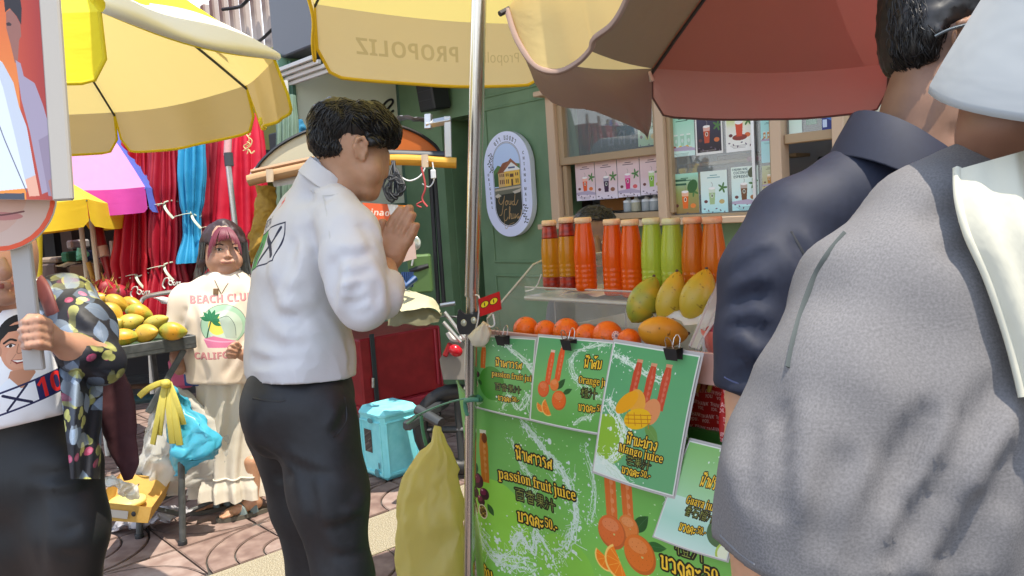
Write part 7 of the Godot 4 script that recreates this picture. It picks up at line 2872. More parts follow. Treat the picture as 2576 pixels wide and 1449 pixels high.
	for s in [-0.012, 0.016]:
		g = Geo.new()
		g.ball(cc + Basis(Vector3.UP, 0.7) * Vector3(s, 0.006 + s * 0.2, 0.001), Vector3(0.0085, 0.010, 0.004), 12, 8, Basis(Vector3.UP, 0.7))
		obj("eye", g, mat(lin(0.50, 0.52, 0.42), 0.25, {"metallic": 0.5}), cl)
	var rf := thing("red_tag", "small red tag with two yellow slit eyes hung on the shiny pole", "tag", on(1233, 767, 2, -1.35))
	var PE := Pic.new(128, 96, Color(0.78, 0.06, 0.09))
	for x in [36, 92]:
		PE.oval(x, 40, 27, 18, Color(0.1, 0.08, 0.02), -0.15)
		PE.oval(x, 40, 23, 15, Color(0.95, 0.85, 0.15), -0.15)
		PE.oval(x, 40, 3, 11, Color(0.1, 0.08, 0.02))
	var r0 := on(1210, 796, 2, -1.345)
	board("front", r0, on(1262, 778, 2, -1.36) - r0, on(1205, 752, 2, -1.345) - r0, 0.004, pic_mat(PE, 0.4), mat(lin(0.5, 0.01, 0.02), 0.5), rf)
	for q in [[[1196, 742], [1206, 750], [1203, 800], [1196, 830]], [[1240, 790], [1244, 815], [1236, 822], [1230, 820]]]:
		g = Geo.new()
		var p := []
		for k in q:
			p.append(on(k[0], k[1], 2, -1.345))
		g.tube(spline(p), 0.0022, 6)
		obj("hook", g, M.white, rf)
	g = sack([[1222, 808, 6], [1218, 820, 22], [1212, 838, 26], [1204, 852, 22], [1195, 862, 10]], 2.12, 0.7, 0.022, 141, 26, 0.2)
	tag(obj("white_bow", g, mat(lin(0.68, 0.62, 0.48), 0.7)), "crumpled cream ribbon bow at the foot of the red tag", "bow")
func field(pts: Array, pad: float, cell: float) -> Field:
	var a := Vector3(1e9, 1e9, 1e9)
	var b := -a
	var inv := cam.affine_inverse()
	for p in pts:
		var q: Vector3 = inv * p
		q = Vector3(q.x / -q.z, q.y / -q.z, -q.z)
		a = a.min(q)
		b = b.max(q)
	var lo := Vector3(1e9, 1e9, 1e9)
	var hi := -lo
	for k in 8:
		var q := Vector3(a.x if k & 1 else b.x, a.y if k & 2 else b.y, a.z if k & 4 else b.z)
		var w := cam * Vector3(q.x * q.z, q.y * q.z, -q.z)
		lo = lo.min(w)
		hi = hi.max(w)
	return Field.new(lo - Vector3(pad, pad, pad), hi + Vector3(pad, pad, pad), cell)
func jp(q: Array) -> Vector3:
	return at(q[0], q[1], q[2])
func limb(f: Field, js: Array, k := 0.03, flat := Vector3.ZERO, fr := 1.0) -> void:
	for i in js.size() - 1:
		f.cone(jp(js[i]), jp(js[i + 1]), js[i][3] / F * js[i][2], js[i + 1][3] / F * js[i + 1][2], k, flat, fr)
func lump(f: Field, q: Array, depth: float, k := 0.03, roll := 0.0) -> void:
	var d: float = q[2]
	f.ell(jp(q), Vector3(q[3] / F * d, q[4] / F * d, depth), k, cam.basis * Basis(Vector3(0, 0, 1), roll))
func hit(f: Field, px: float, py: float, lift := 0.0) -> Vector3:
	return f.cast(cam.origin, at(px, py, 1.0) - cam.origin, lift)
func creases(f: Field, L: Array) -> void:
	for q in L:
		var c := []
		for i in range(2, q.size(), 2):
			c.append(Vector2(q[i], q[i + 1]))
		c = Pic.smooth(c, 5)
		for side in 2:
			var p := []
			var run := 0.0
			for i in c.size():
				var t: Vector2 = (c[mini(i + 1, c.size() - 1)] - c[maxi(i - 1, 0)]).normalized().orthogonal()
				var h := hit(f, c[i].x, c[i].y)
				if h == Vector3.INF or (p.size() and h.distance_to(p[-1]) > 0.09):
					continue
				if side:
					var s2: float = q[0] * 1.7 / (cam.origin - h).length() * F
					h = hit(f, c[i].x + t.x * s2, c[i].y + t.y * s2)
					if h == Vector3.INF or (p.size() and h.distance_to(p[-1]) > 0.09):
						continue
				p.append(h)
			if p.size() > 1:
				f.fold(p, q[0], q[1] * (-0.6 if side else 1.0))
func ridged(seed_: int, freq: float) -> FastNoiseLite:
	var n := FastNoiseLite.new()
	n.seed = seed_
	n.frequency = freq
	n.noise_type = FastNoiseLite.TYPE_SIMPLEX_SMOOTH
	n.fractal_type = FastNoiseLite.FRACTAL_NONE
	return n
func seam(n: String, f: Field, pts: Array, r: float, m: Material, par: Node, flat := 0.4, lift := 0.0) -> void:
	var p := []
	for i in range(0, pts.size(), 2):
		var h := hit(f, pts[i], pts[i + 1], lift)
		if h != Vector3.INF:
			p.append(h)
	if p.size() < 2:
		return
	var g := Geo.new()
	g.tube(spline(p, 5), r, 6, true, flat, cam.basis.z)
	obj(n, g, m, par)
func strands(root: Node, m: Material, fld: Field, roots: Array, rng: RandomNumberGenerator, count: int, length: float, wander: float, r := 0.0011) -> void:
	var g := Geo.new()
	for k in count:
		var q: Array = roots[rng.randi() % roots.size()]
		var px := rng.randf_range(q[0], q[2])
		var py := rng.randf_range(q[1], q[3])
		var p := hit(fld, px, py)
		if p == Vector3.INF:
			continue
		var nn := fld.normal(p)
		var dir: Vector3 = cam.basis.x * (q[4] + rng.randfn(0, wander)) - cam.basis.y * (q[5] + rng.randfn(0, wander)) + cam.basis.z * rng.randfn(0, wander * 0.5)
		var path := []
		var c := p
		var lift := rng.randf_range(0.0, 0.006)
		var L := length * rng.randf_range(0.5, 1.2)
		for i in 6:
			path.append(c + nn * lift * sin(PI * (i + 1) / 6.5))
			dir = (dir - nn * dir.dot(nn)).normalized()
			c += dir * L / 5.0
			var e := fld.sample(c)
			if absf(e) < 0.04:
				c -= nn * e * 0.9
				nn = fld.normal(c)
			dir = (dir + Vector3(rng.randfn(0, 0.12), rng.randfn(0, 0.12), rng.randfn(0, 0.12)) - nn * 0.0).normalized()
		g.tube(path, [r, r * 1.1, r, r * 0.9, r * 0.7, r * 0.2], 4, false)
	obj("hair_strands", g, m, root).set_meta("kind", "stuff")
func body(n: String, f: Field, m: Material, par: Node, pr := []) -> MeshInstance3D:
	return put(n, f.mesh(m, pr), par)
func people() -> void:
	M.skin = mottled(301, lin(0.44, 0.235, 0.135), lin(0.50, 0.27, 0.16), 0.5, 5.0, 0.03, {"subsurf_scatter_enabled": true, "subsurf_scatter_strength": 0.12})
	M.skin2 = mottled(302, lin(0.42, 0.22, 0.14), lin(0.47, 0.25, 0.165), 0.5, 5.0, 0.03, {"subsurf_scatter_enabled": true, "subsurf_scatter_strength": 0.12})
	M.lip = mat(lin(0.30, 0.09, 0.08), 0.45)
	M.hair = mat(lin(0.012, 0.010, 0.009), 0.42)
	M.eye = mat(lin(0.55, 0.52, 0.50), 0.2)
	M.iris = mat(lin(0.012, 0.008, 0.006), 0.15)
	man_in_white()
	girl()
	sign_woman()
	navy_man()
	grey_man()
	vendor()
func fingers(f: Field, list: Array) -> void:
	for q in list:
		var p := []
		var r := []
		for j in q:
			p.append(jp(j))
			r.append(j[3] / F * j[2])
		f.chain(p, r, 0.003)
func man_in_white() -> void:
	var D := 1.86
	var t := thing("person", "man in a white shirt and dark trousers bowing with palms pressed together", "person", Vector3(jp([800, 1449, D]).x, 0, jp([800, 1449, D]).z))
	var f := field([at(770, 240, 1.7), at(1060, 240, 2.05), at(770, 760, 1.65), at(1060, 760, 2.05)], 0.03, 0.0055)
	lump(f, [880, 345, D, 92, 92], 0.073, 0.02)
	lump(f, [914, 412, D, 52, 78], 0.062, 0.03, 0.2)
	lump(f, [928, 488, D, 21, 17], 0.04, 0.03)
	limb(f, [[962, 392, D + 0.02, 19], [967, 438, D + 0.03, 11]], 0.012)
	lump(f, [946, 460, D + 0.01, 13, 11], 0.025, 0.012)
	lump(f, [930, 430, D - 0.045, 26, 30], 0.02, 0.03)
	limb(f, [[866, 400, D, 58], [838, 480, D, 56], [815, 540, D, 66]], 0.03)
	lump(f, [906, 372, D - 0.073, 17, 32], 0.013, 0.006, 0.12)
	f.chain([at(896, 398, D - 0.08), at(891, 372, D - 0.088), at(898, 350, D - 0.09), at(914, 344, D - 0.088), at(923, 360, D - 0.084), at(921, 380, D - 0.08), at(914, 402, D - 0.076)], [0.0035, 0.0045, 0.0045, 0.0045, 0.004, 0.004, 0.005], 0.003)
	lump(f, [912, 378, D - 0.092, 7, 16], 0.012, -0.006)
	limb(f, [[930, 775, 1.72, 40], [962, 728, 1.78, 32], [972, 690, 1.84, 25], [973, 664, 1.88, 24]], 0.02)
	limb(f, [[940, 775, 2.0, 38], [980, 664, 1.94, 24]], 0.02)
	creases(f, [[0.006, 0.0022, 893, 405, 905, 425, 918, 440], [0.004, 0.002, 946, 461, 958, 461]])
	body("body", f, M.skin, t)
	for s in 2:
		var dd := 1.885 if s == 0 else 1.925
		var hx := 0.0 if s == 0 else 5.0
		var hf := field([at(930 + hx, 510, dd - 0.05), at(1065 + hx, 510, dd + 0.05), at(930 + hx, 690, dd - 0.05), at(1065 + hx, 690, dd + 0.05)], 0.01, 0.003)
		limb(hf, [[973 + hx, 672, dd, 24], [978 + hx, 640, dd, 30]], 0.012, cam.basis.z, 0.7)
		limb(hf, [[962 + hx, 622, dd, 18], [966 + hx, 588, dd, 15]], 0.014, cam.basis.z, 0.75)
		for q in [[975, 582], [994, 584], [1009, 594], [1021, 608]]:
			limb(hf, [[982 + hx, 640, dd, 24], [q[0] + hx, q[1], dd, 13]], 0.012, cam.basis.z, 0.72)
		fingers(hf, [
			[[976 + hx, 580, dd, 13], [991 + hx, 550, dd, 11.5], [1006 + hx, 527, dd, 9]],
			[[995 + hx, 584, dd, 13], [1011 + hx, 552, dd, 12], [1027 + hx, 524, dd, 9.5]],
			[[1010 + hx, 594, dd, 12.5], [1022 + hx, 566, dd, 11.5], [1034 + hx, 541, dd, 9]],
			[[1022 + hx, 609, dd, 11.5], [1034 + hx, 588, dd, 10], [1044 + hx, 567, dd, 8]],
			[[956 + hx, 615, dd - 0.004, 16], [948 + hx, 585, dd - 0.012, 12.5], [960 + hx, 560, dd - 0.014, 10]],
		])
		creases(hf, [[0.004, 0.0018, 984, 578, 990, 560], [0.004, 0.0018, 1002, 583, 1010, 562], [0.004, 0.0018, 1016, 594, 1025, 574], [0.005, 0.0012, 960, 640, 985, 652, 1005, 650]])
		body("hand", hf, M.skin, t)
	f = field([at(760, 225, 1.70), at(1035, 225, 2.02), at(760, 420, 1.70), at(1035, 420, 2.02)], 0.02, 0.006)
	lump(f, [850, 322, D, 74, 74], 0.088, 0.02)
	lump(f, [922, 318, D, 76, 62], 0.086, 0.02)
	lump(f, [962, 336, D, 46, 40], 0.07, 0.02, -0.5)
	lump(f, [820, 360, D, 42, 44], 0.078, 0.02)
	lump(f, [850, 385, D - 0.01, 44, 22], 0.070, 0.02)
	limb(f, [[938, 362, D - 0.066, 20], [934, 388, D - 0.064, 11]], 0.012)
	lump(f, [905, 385, D - 0.09, 25, 40], 0.035, -0.008, 0.1)
	lump(f, [965, 415, D, 44, 46], 0.12, -0.012)
	lump(f, [905, 450, D, 60, 56], 0.12, -0.012)
	var fn := FastNoiseLite.new()
	fn.seed = 9
	fn.frequency = 30.0
	fn.fractal_octaves = 3
	f.noise(fn, 0.009, Vector3(1.0, 0.45, 1.0))
	var hair := body("hair", f, M.hair, t)
	var rng := RandomNumberGenerator.new()
	rng.seed = 31
	strands(hair, M.hair, f, [[800, 255, 900, 300, -0.6, 0.7], [880, 250, 985, 310, 0.8, 0.45], [790, 300, 860, 385, -0.1, 1.0], [930, 290, 1005, 350, 0.7, 0.8]], rng, 520, 0.055, 0.25)
	var wisps := Geo.new()
	for k in 26:
		var x := rng.randf_range(815, 965)
		var y := 258.0 + absf(x - 880) * 0.12
		var a := at(x, y + 10, D + rng.randf_range(-0.05, 0.05))
		var s := rng.randf_range(-1, 1)
		wisps.tube(bez(a, a + cam.basis.y * rng.randf_range(0.010, 0.028) + cam.basis.x * 0.012 * s, a + cam.basis.x * (0.035 * s + 0.01) + cam.basis.y * rng.randf_range(-0.004, 0.014), 6), 0.0007, 3, false)
	obj("hair_strands", wisps, M.hair, hair).set_meta("kind", "stuff")
	var g := Geo.new()
	f = field([at(590, 430, 1.60), at(1000, 430, 2.18), at(590, 975, 1.60), at(1000, 975, 2.18)], 0.02, 0.0062)
	var ax_s := -cam.basis.x * 0.35 - cam.basis.z * 0.94
	limb(f, [[800, 500, 1.90, 54], [772, 585, 1.90, 88], [754, 700, 1.90, 110], [748, 800, 1.90, 114], [756, 890, 1.90, 128], [757, 980, 1.90, 137]], 0.03, ax_s, 1.62)
	limb(f, [[790, 520, 1.90, 72], [815, 462, 1.86, 66]], 0.03)
	limb(f, [[848, 530, 1.80, 62], [880, 590, 1.76, 74], [886, 660, 1.72, 74], [902, 735, 1.69, 70], [918, 776, 1.68, 54]], 0.03)
	limb(f, [[918, 776, 1.68, 52], [952, 745, 1.74, 50], [966, 728, 1.77, 46]], 0.02)
	limb(f, [[958, 752, 1.74, 50], [975, 722, 1.79, 45]], 0.008)
	limb(f, [[905, 640, 1.74, 52], [938, 662, 1.76, 22]], 0.03)
	creases(f, [
		[0.018, 0.013, 842, 640, 836, 720, 826, 800, 836, 900], [0.016, -0.008, 870, 700, 855, 780, 850, 850],
		[0.020, 0.011, 740, 590, 715, 680, 708, 740], [0.022, -0.010, 690, 600, 700, 690, 740, 730], [0.024, 0.010, 660, 720, 700, 790, 770, 800],
		[0.022, 0.009, 650, 840, 710, 880, 800, 870], [0.018, -0.009, 690, 760, 740, 770, 800, 740], [0.020, 0.008, 770, 560, 790, 610, 800, 660],
		[0.012, 0.007, 845, 640, 900, 645, 950, 620], [0.009, 0.005, 852, 692, 900, 690, 935, 676],
		[0.008, 0.0045, 850, 730, 885, 730, 915, 712], [0.008, 0.004, 862, 762, 900, 762, 938, 738], [0.008, 0.003, 880, 792, 915, 790, 945, 772],
		[0.009, 0.005, 945, 705, 948, 740, 940, 780], [0.016, 0.008, 870, 850, 885, 900, 880, 940], [0.014, 0.008, 620, 900, 700, 920, 790, 910], [0.012, -0.006, 630, 935, 720, 925, 800, 920],
		[0.012, 0.006, 770, 480, 800, 505, 850, 490], [0.014, 0.007, 900, 560, 925, 590, 935, 620],
	])
	var wn := FastNoiseLite.new()
	wn.seed = 44
	wn.frequency = 9.0
	wn.fractal_octaves = 2
	f.noise(ridged(71, 11.0), 0.0045, Vector3(1.0, 0.22, 1.0), Basis(cam.basis.z, 0.35))
	f.noise(ridged(72, 20.0), 0.0022, Vector3(1.0, 0.3, 1.0), Basis(cam.basis.z, -0.5))
	f.slice(at(760, 948, D), -cam.basis.y + cam.basis.x * 0.02)
	f.cone(at(872, 395, D), at(838, 450, D), 0.048, 0.044, -0.004)
	var P := Pic.new(420, 300, Color(0.80, 0.79, 0.80))
	var navy := Color(0.12, 0.13, 0.24)
	P.rect(40, 130, 370, 6, navy)
	P.rect(40, 284, 370, 6, navy)
	P.rect(404, 130, 6, 160, navy)
	P.rect(40, 130, 6, 160, navy)
	P.rect(120, 136, 150, 148, Color(0.24, 0.58, 0.30))
	P.curve([Vector2(160, 160), Vector2(150, 240), Vector2(190, 270), Vector2(230, 220), Vector2(200, 180), Vector2(180, 260)], 18, navy)
	P.pen([Vector2(290, 160), Vector2(385, 265)], 18, navy)
	P.pen([Vector2(385, 150), Vector2(285, 275)], 14, navy)
	thai(P, "กิดรา สุขวดิต", 90, 78, 34, navy, 7)
	P.curve([Vector2(330, 10), Vector2(312, 30), Vector2(338, 24), Vector2(300, 62)], 7, Color(0.85, 0.25, 0.22))
	var cloth_w := mat(lin(0.60, 0.585, 0.60), 0.75, {"rim_enabled": true, "rim": 0.1, "rim_tint": 0.5})
	cloth_w.normal_enabled = true
	cloth_w.normal_texture = noise_tex(312, 0.02, Color.BLACK, Color.WHITE, 256, 4, 0.5, true, 2.5)
	cloth_w.normal_scale = 0.35
	cloth_w.uv1_triplanar = true
	cloth_w.uv1_scale = Vector3(3, 3, 3)
	var cloth_p := pic_mat(P, 0.75, {"rim_enabled": true, "rim": 0.1})
	var corner := hit(f, 690, 662)
	var ux := (cam.basis.x * 0.66 + cam.basis.z * 0.66 + cam.basis.y * 0.16).normalized() * 0.24
	var uy := ux.cross(-cam.basis.x * 0.7 + cam.basis.z * 0.7).normalized() * 0.172
	body("shirt", f, cloth_w, t, [corner - ux - uy, ux, uy, (-cam.basis.x * 0.8 + cam.basis.z * 0.6), cloth_p])
	seam("shirt_seam", f, [745, 452, 780, 478, 812, 492, 850, 488], 0.0012, mat(lin(0.5, 0.49, 0.49), 0.8), t)
	seam("shirt_seam", f, [812, 492, 822, 540, 830, 600, 838, 650], 0.0012, mat(lin(0.55, 0.54, 0.54), 0.8), t)
	var nc := at(822, 462, D)
	var ax := (at(850, 410, D) - at(815, 480, D)).normalized()
	var e1 := cam.basis.x.slide(ax).normalized()
	var e2 := ax.cross(e1)
	var rows := []
	for q in [[0.064, -0.014], [0.058, 0.024], [0.0595, 0.029], [0.063, 0.028], [0.069, 0.002], [0.073, -0.014]]:
		var row := PackedVector3Array()
		for i in 33:
			var a := TAU * i / 32
			var dip := 0.018 * maxf(0.0, cos(a)) * maxf(0.0, cos(a))
			row.append(nc + (e1 * cos(a) * 0.96 + e2 * sin(a) * 1.05) * q[0] + ax * (q[1] - dip * 1.5 + 0.012 * maxf(0.0, -cos(a))))
		rows.append(row)
	g = Geo.new()
	g.grid(rows, false)
	obj("collar", g, cloth_w, t)
	f = field([at(585, 920, 1.55), at(960, 920, 2.3), at(585, 2210, 1.55), at(1000, 2210, 2.3)], 0.03, 0.0095)
	lump(f, [756, 1000, 1.88, 126, 100], 0.165, 0.04)
	lump(f, [706, 1050, 1.86, 80, 100], 0.14, 0.06)
	limb(f, [[790, 1040, 1.80, 104], [828, 1250, 1.78, 93], [866, 1449, 1.78, 67], [872, 1800, 1.80, 56], [868, 2150, 1.82, 50]], 0.04)
	limb(f, [[725, 1080, 1.99, 104], [772, 1270, 2.0, 84], [802, 1449, 2.03, 74], [812, 1750, 2.05, 60], [812, 2060, 2.06, 48]], 0.03)
	limb(f, [[756, 940, 1.88, 116], [756, 1000, 1.88, 126]], 0.03, cam.basis.z, 1.25)
	creases(f, [[0.014, 0.009, 835, 1100, 862, 1060, 868, 1020], [0.012, 0.007, 700, 1140, 760, 1180, 840, 1200], [0.016, -0.006, 860, 1290, 900, 1280, 918, 1230], [0.014, 0.008, 800, 1330, 860, 1325, 915, 1300], [0.014, 0.007, 650, 1120, 690, 1180, 740, 1200], [0.016, 0.008, 770, 1180, 790, 1300, 820, 1449], [0.012, 0.006, 820, 1390, 870, 1400, 925, 1380], [0.018, 0.008, 700, 1180, 740, 1300, 770, 1449]])
	f.noise(ridged(73, 9.0), 0.005, Vector3(1, 0.25, 1), Basis(cam.basis.z, 0.5))
	var tm := mottled(321, lin(0.012, 0.012, 0.014), lin(0.017, 0.017, 0.02), 0.6, 4.0, 0.05)
	body("trousers", f, tm, t)
	seam("pocket", f, [636, 1003, 665, 1008, 700, 1010, 718, 1006], 0.0028, M.black, t, 0.5)
	seam("pocket", f, [866, 1000, 872, 1050, 855, 1085, 838, 1100], 0.0024, M.black, t, 0.5)
	for q in [[872, 2195, 1.80], [815, 2110, 2.05]]:
		g = Geo.new()
		var a := jp(q)
		a.y = 0.045
		g.tube([a - cam.basis.x * 0.06, a, a + cam.basis.x * 0.10, a + cam.basis.x * 0.19 - Vector3(0, 0.012, 0)], [0.038, 0.045, 0.042, 0.02], 12, true, 0.9)
		obj("shoe", g, M.black, t)
func girl() -> void:
	var D := 4.22
	var t := thing("person", "girl with pink bangs in a cream BEACH CLUB shirt and long white skirt", "person", Vector3(at(600, 1300, D).x, 0, at(600, 1300, D).z))
	var f := field([at(505, 560, 3.9), at(630, 560, 4.3), at(505, 740, 3.9), at(630, 740, 4.3)], 0.03, 0.0055)
	lump(f, [562, 610, D, 46, 52], 0.088, 0.02)
	lump(f, [565, 648, D - 0.02, 45, 42], 0.075, 0.03)
	lump(f, [541, 660, D - 0.055, 20, 20], 0.03, 0.03)
	lump(f, [592, 658, D - 0.055, 18, 20], 0.03, 0.03)
	lump(f, [570, 682, D - 0.06, 18, 11], 0.025, 0.025)
	limb(f, [[572, 626, D - 0.085, 3], [574, 643, D - 0.098, 5]], 0.012)
	lump(f, [574, 646, D - 0.092, 10, 4], 0.012, 0.008)
	lump(f, [552, 627, D - 0.105, 11, 6], 0.014, -0.012)
	lump(f, [594, 624, D - 0.105, 9, 6], 0.014, -0.012)
	limb(f, [[560, 660, D - 0.095, 5], [585, 659, D - 0.09, 5]], 0.008)
	limb(f, [[565, 690, D, 34], [565, 730, D, 42]], 0.03)
	creases(f, [[0.006, 0.004, 556, 661, 572, 663, 590, 658]])
	body("body", f, M.skin2, t)
	seam("lips", f, [556, 660, 564, 661, 572, 662, 582, 660, 590, 657], 0.0032, M.lip, t, 0.6)
	for q in [[552, 628], [594, 625]]:
		var c := hit(f, q[0], q[1])
		var g := Geo.new()
		g.ball(c, Vector3(0.016, 0.006, 0.006), 12, 8, cam.basis)
		var eo := obj("eye", g, M.eye, t)
		g = Geo.new()
		g.ball(c + cam.basis.z * 0.004, Vector3(0.0065, 0.0062, 0.004), 10, 8, cam.basis)
		obj("iris", g, M.iris, eo)
		g = Geo.new()
		g.tube([c + cam.basis.x * -0.019 + cam.basis.z * 0.005 + cam.basis.y * 0.002, c + cam.basis.z * 0.009 + cam.basis.y * 0.007, c + cam.basis.x * 0.019 + cam.basis.z * 0.005 + cam.basis.y * 0.002], 0.0028, 5)
		obj("lashes", g, M.hair, eo)
	seam("eyebrow", f, [541, 617, 552, 614, 562, 617], 0.004, mat(lin(0.05, 0.02, 0.02), 0.7), t, 0.4)
	seam("eyebrow", f, [584, 615, 594, 612, 604, 614], 0.004, mat(lin(0.05, 0.02, 0.02), 0.7), t, 0.4)
	var dark := mat(lin(0.035, 0.014, 0.014), 0.5)
	var pink := mat(lin(0.16, 0.022, 0.04), 0.5)
	var ends := mat(lin(0.10, 0.105, 0.10), 0.55)
	var hf := field([at(480, 540, 3.85), at(650, 540, 4.35), at(480, 740, 3.85), at(650, 740, 4.35)], 0.03, 0.008)
	lump(hf, [562, 605, D + 0.02, 54, 50], 0.105, 0.02)
	limb(hf, [[516, 615, D, 14], [512, 660, D - 0.01, 15], [502, 690, D - 0.01, 8]], 0.02)
	limb(hf, [[610, 610, D, 13], [614, 655, D, 13], [620, 690, D, 7]], 0.02)
	lump(hf, [562, 565, D, 22, 14], 0.05, 0.02)
	lump(hf, [566, 648, D - 0.09, 42, 50], 0.10, -0.012)
	var fn := FastNoiseLite.new()
	fn.seed = 3
	fn.frequency = 26.0
	hf.noise(fn, 0.008, Vector3(1.4, 0.3, 1.4))
	var hair := body("hair", hf, dark, t)
	var rng := RandomNumberGenerator.new()
	rng.seed = 7
	var g := Geo.new()
	for k in 90:
		var u := rng.randf()
		var x := lerpf(524, 608, u)
		var a := at(lerpf(550, 578, u), 572, D - 0.07)
		var b := at(x, lerpf(586, 596, absf(u - 0.5) * 2), D - 0.112)
		var endy := 603.0 + 52.0 * pow(absf(u - 0.52) * 2.0, 2.2)
		g.tube(bez(a, b, at(x + (u - 0.5) * 8, endy + rng.randf_range(-4, 3), D - 0.11), 5), [0.003, 0.0035, 0.003, 0.0026, 0.0018, 0.0006], 4, false)
	obj("bangs", g, pink, hair).set_meta("kind", "stuff")
	g = Geo.new()
	for k in 60:
		var s := -1.0 if k % 2 else 1.0
		var x := 512.0 + rng.randf_range(-10, 14) if s < 0 else 612.0 + rng.randf_range(-10, 10)
		var a := at(x, 610, D - 0.03 + rng.randf_range(-0.05, 0.03))
		g.tube(bez(a, at(x + s * 4, 660, D - 0.03), at(x + s * rng.randf_range(2, 20), rng.randf_range(680, 712), D - 0.02), 5), [0.004, 0.0045, 0.004, 0.0035, 0.0025, 0.001], 4, false)
	obj("hair_ends", g, ends, hair).set_meta("kind", "stuff")
	f = field([at(400, 680, 3.85), at(720, 680, 4.4), at(400, 985, 3.85), at(720, 985, 4.4)], 0.03, 0.011)
	limb(f, [[565, 735, D, 66], [560, 800, D, 88], [560, 880, D, 92], [562, 975, D, 90]], 0.05, cam.basis.z, 0.85)
	limb(f, [[515, 728, D, 34], [468, 760, D, 40], [450, 815, D - 0.02, 36]], 0.05)
	limb(f, [[615, 728, D, 34], [660, 765, D, 40], [672, 830, D - 0.02, 38]], 0.05)
	creases(f, [[0.02, 0.014, 486, 770, 492, 830, 486, 880], [0.018, 0.010, 470, 770, 462, 800, 455, 825], [0.02, 0.01, 620, 840, 590, 900, 560, 950], [0.018, 0.01, 500, 900, 520, 940, 515, 970], [0.012, 0.008, 605, 740, 580, 760, 545, 800]])
	var wn := FastNoiseLite.new()
	wn.seed = 48
	wn.frequency = 7.0
	f.noise(ridged(74, 8.0), 0.011, Vector3(1, 0.25, 1))
	f.slice(at(560, 960, D), -cam.basis.y)
	var base := Color(0.87, 0.80, 0.72)
	var P := Pic.new(420, 520, base)
	var rose := Color(0.74, 0.46, 0.47)
	for k in 3:
		var of := Vector2(4 - k * 2, 4 - k * 2)
		var c: Color = [Color(0.55, 0.28, 0.30), rose, Color(0.80, 0.54, 0.54)][k]
		P.text("BEACH CLUB", 20 + of.x, 104 + of.y, 66, c, 1.06)
		P.text("CALIFORNIA", 30 + of.x, 452 + of.y, 58, c, 1.12)
	P.oval(230, 250, 150, 130, Color(0.45, 0.52, 0.46))
	P.oval(230, 250, 146, 126, Color(0.62, 0.76, 0.64))
	P.oval(240, 262, 112, 104, Color(0.74, 0.80, 0.72))
	P.oval(190, 250, 60, 58, Color(0.86, 0.80, 0.34))
	for k in 7:
		pic_leaf(P, 150, 218, 74, 13, -2.8 + k * 0.55, Color(0.10, 0.42, 0.26))
	P.curve([Vector2(150, 220), Vector2(130, 280), Vector2(112, 350)], 8, Color(0.14, 0.30, 0.22))
	P.poly(PackedVector2Array([Vector2(200, 200), Vector2(250, 190), Vector2(300, 240), Vector2(310, 340), Vector2(240, 330), Vector2(215, 260)]), Color(0.66, 0.72, 0.66))
	P.curve([Vector2(205, 205), Vector2(260, 196), Vector2(300, 250), Vector2(306, 320)], 4, Color(0.4, 0.45, 0.42))
	P.poly(PackedVector2Array([Vector2(96, 330), Vector2(160, 312), Vector2(300, 352), Vector2(270, 392), Vector2(120, 384)]), Color(0.80, 0.45, 0.58))
	P.curve([Vector2(100, 330), Vector2(200, 350), Vector2(300, 356)], 8, Color(0.93, 0.62, 0.72))
	var cl := mat(base, 0.8, {"rim_enabled": true, "rim": 0.25})
	cl.albedo_color = base
	var o := at(468, 720, D - 0.1)
	var fc := lv(0.34, -0.94, 0.0).normalized()
	body("shirt", f, cl, t, [o, (at(630, 713, D - 0.1) - o).slide(fc), (at(480, 925, D - 0.1) - o).slide(fc), fc, pic_mat(P, 0.8)])
	seam("necklace", f, [540, 705, 548, 722, 556, 738], 0.0016, M.brown, t, 1.0, 0.002)
	seam("necklace", f, [574, 712, 566, 724, 558, 738], 0.0016, M.brown, t, 1.0, 0.002)
	g = Geo.new()
	var pc := hit(f, 543, 733, 0.006)
	g.box(pc, Vector3(0.026, 0.03, 0.008), 0.002, cam.basis)
	obj("pendant", g, mat(lin(0.20, 0.11, 0.05), 0.5), t)
	f = field([at(420, 800, 3.8), at(700, 800, 4.3), at(420, 960, 3.8), at(700, 960, 4.3)], 0.02, 0.006)
	limb(f, [[452, 820, D - 0.02, 24], [448, 900, D - 0.08, 18], [452, 930, D - 0.12, 14]], 0.02)
	limb(f, [[672, 840, D - 0.02, 26], [650, 905, D - 0.10, 22], [606, 890, D - 0.20, 14]], 0.02)
	lump(f, [588, 884, D - 0.22, 17, 15], 0.03, 0.015)
	fingers(f, [[[598, 876, D - 0.24, 5.5], [584, 868, D - 0.26, 5.2], [576, 874, D - 0.25, 4.6]], [[594, 884, D - 0.245, 5.5], [578, 878, D - 0.265, 5.2], [571, 885, D - 0.25, 4.6]], [[592, 892, D - 0.245, 5.2], [577, 889, D - 0.262, 5], [571, 894, D - 0.25, 4.4]], [[592, 899, D - 0.24, 4.8], [580, 898, D - 0.255, 4.4], [575, 900, D - 0.245, 4]], [[604, 872, D - 0.23, 5.6], [596, 862, D - 0.25, 5], [588, 864, D - 0.25, 4.4]]])
	body("arms", f, M.skin2, t)
	var rows := []
	for r in 29:
		var v := r / 28.0
		var y := lerpf(945, 1238, v)
		var hw := lerpf(76, 62, v) + (8.0 if v > 0.86 else 0.0) + 26.0 * v * v
		var c := at(lerpf(572, 584, v), y, D)
		var row := PackedVector3Array()
		for i in 96:
			var a := TAU * i / 96
			var w := 1.0 + (0.05 + 0.10 * v) * sin(a * 13.0 + 2.0 * sin(v * 4.0 + a)) + (0.05 * sin(a * 31.0) if v > 0.86 else 0.0)
			row.append(c + (cam.basis.x * cos(a) + Vector3(cam.basis.z.x, 0, cam.basis.z.z).normalized() * sin(a) * 0.8) * hw / F * D * w)
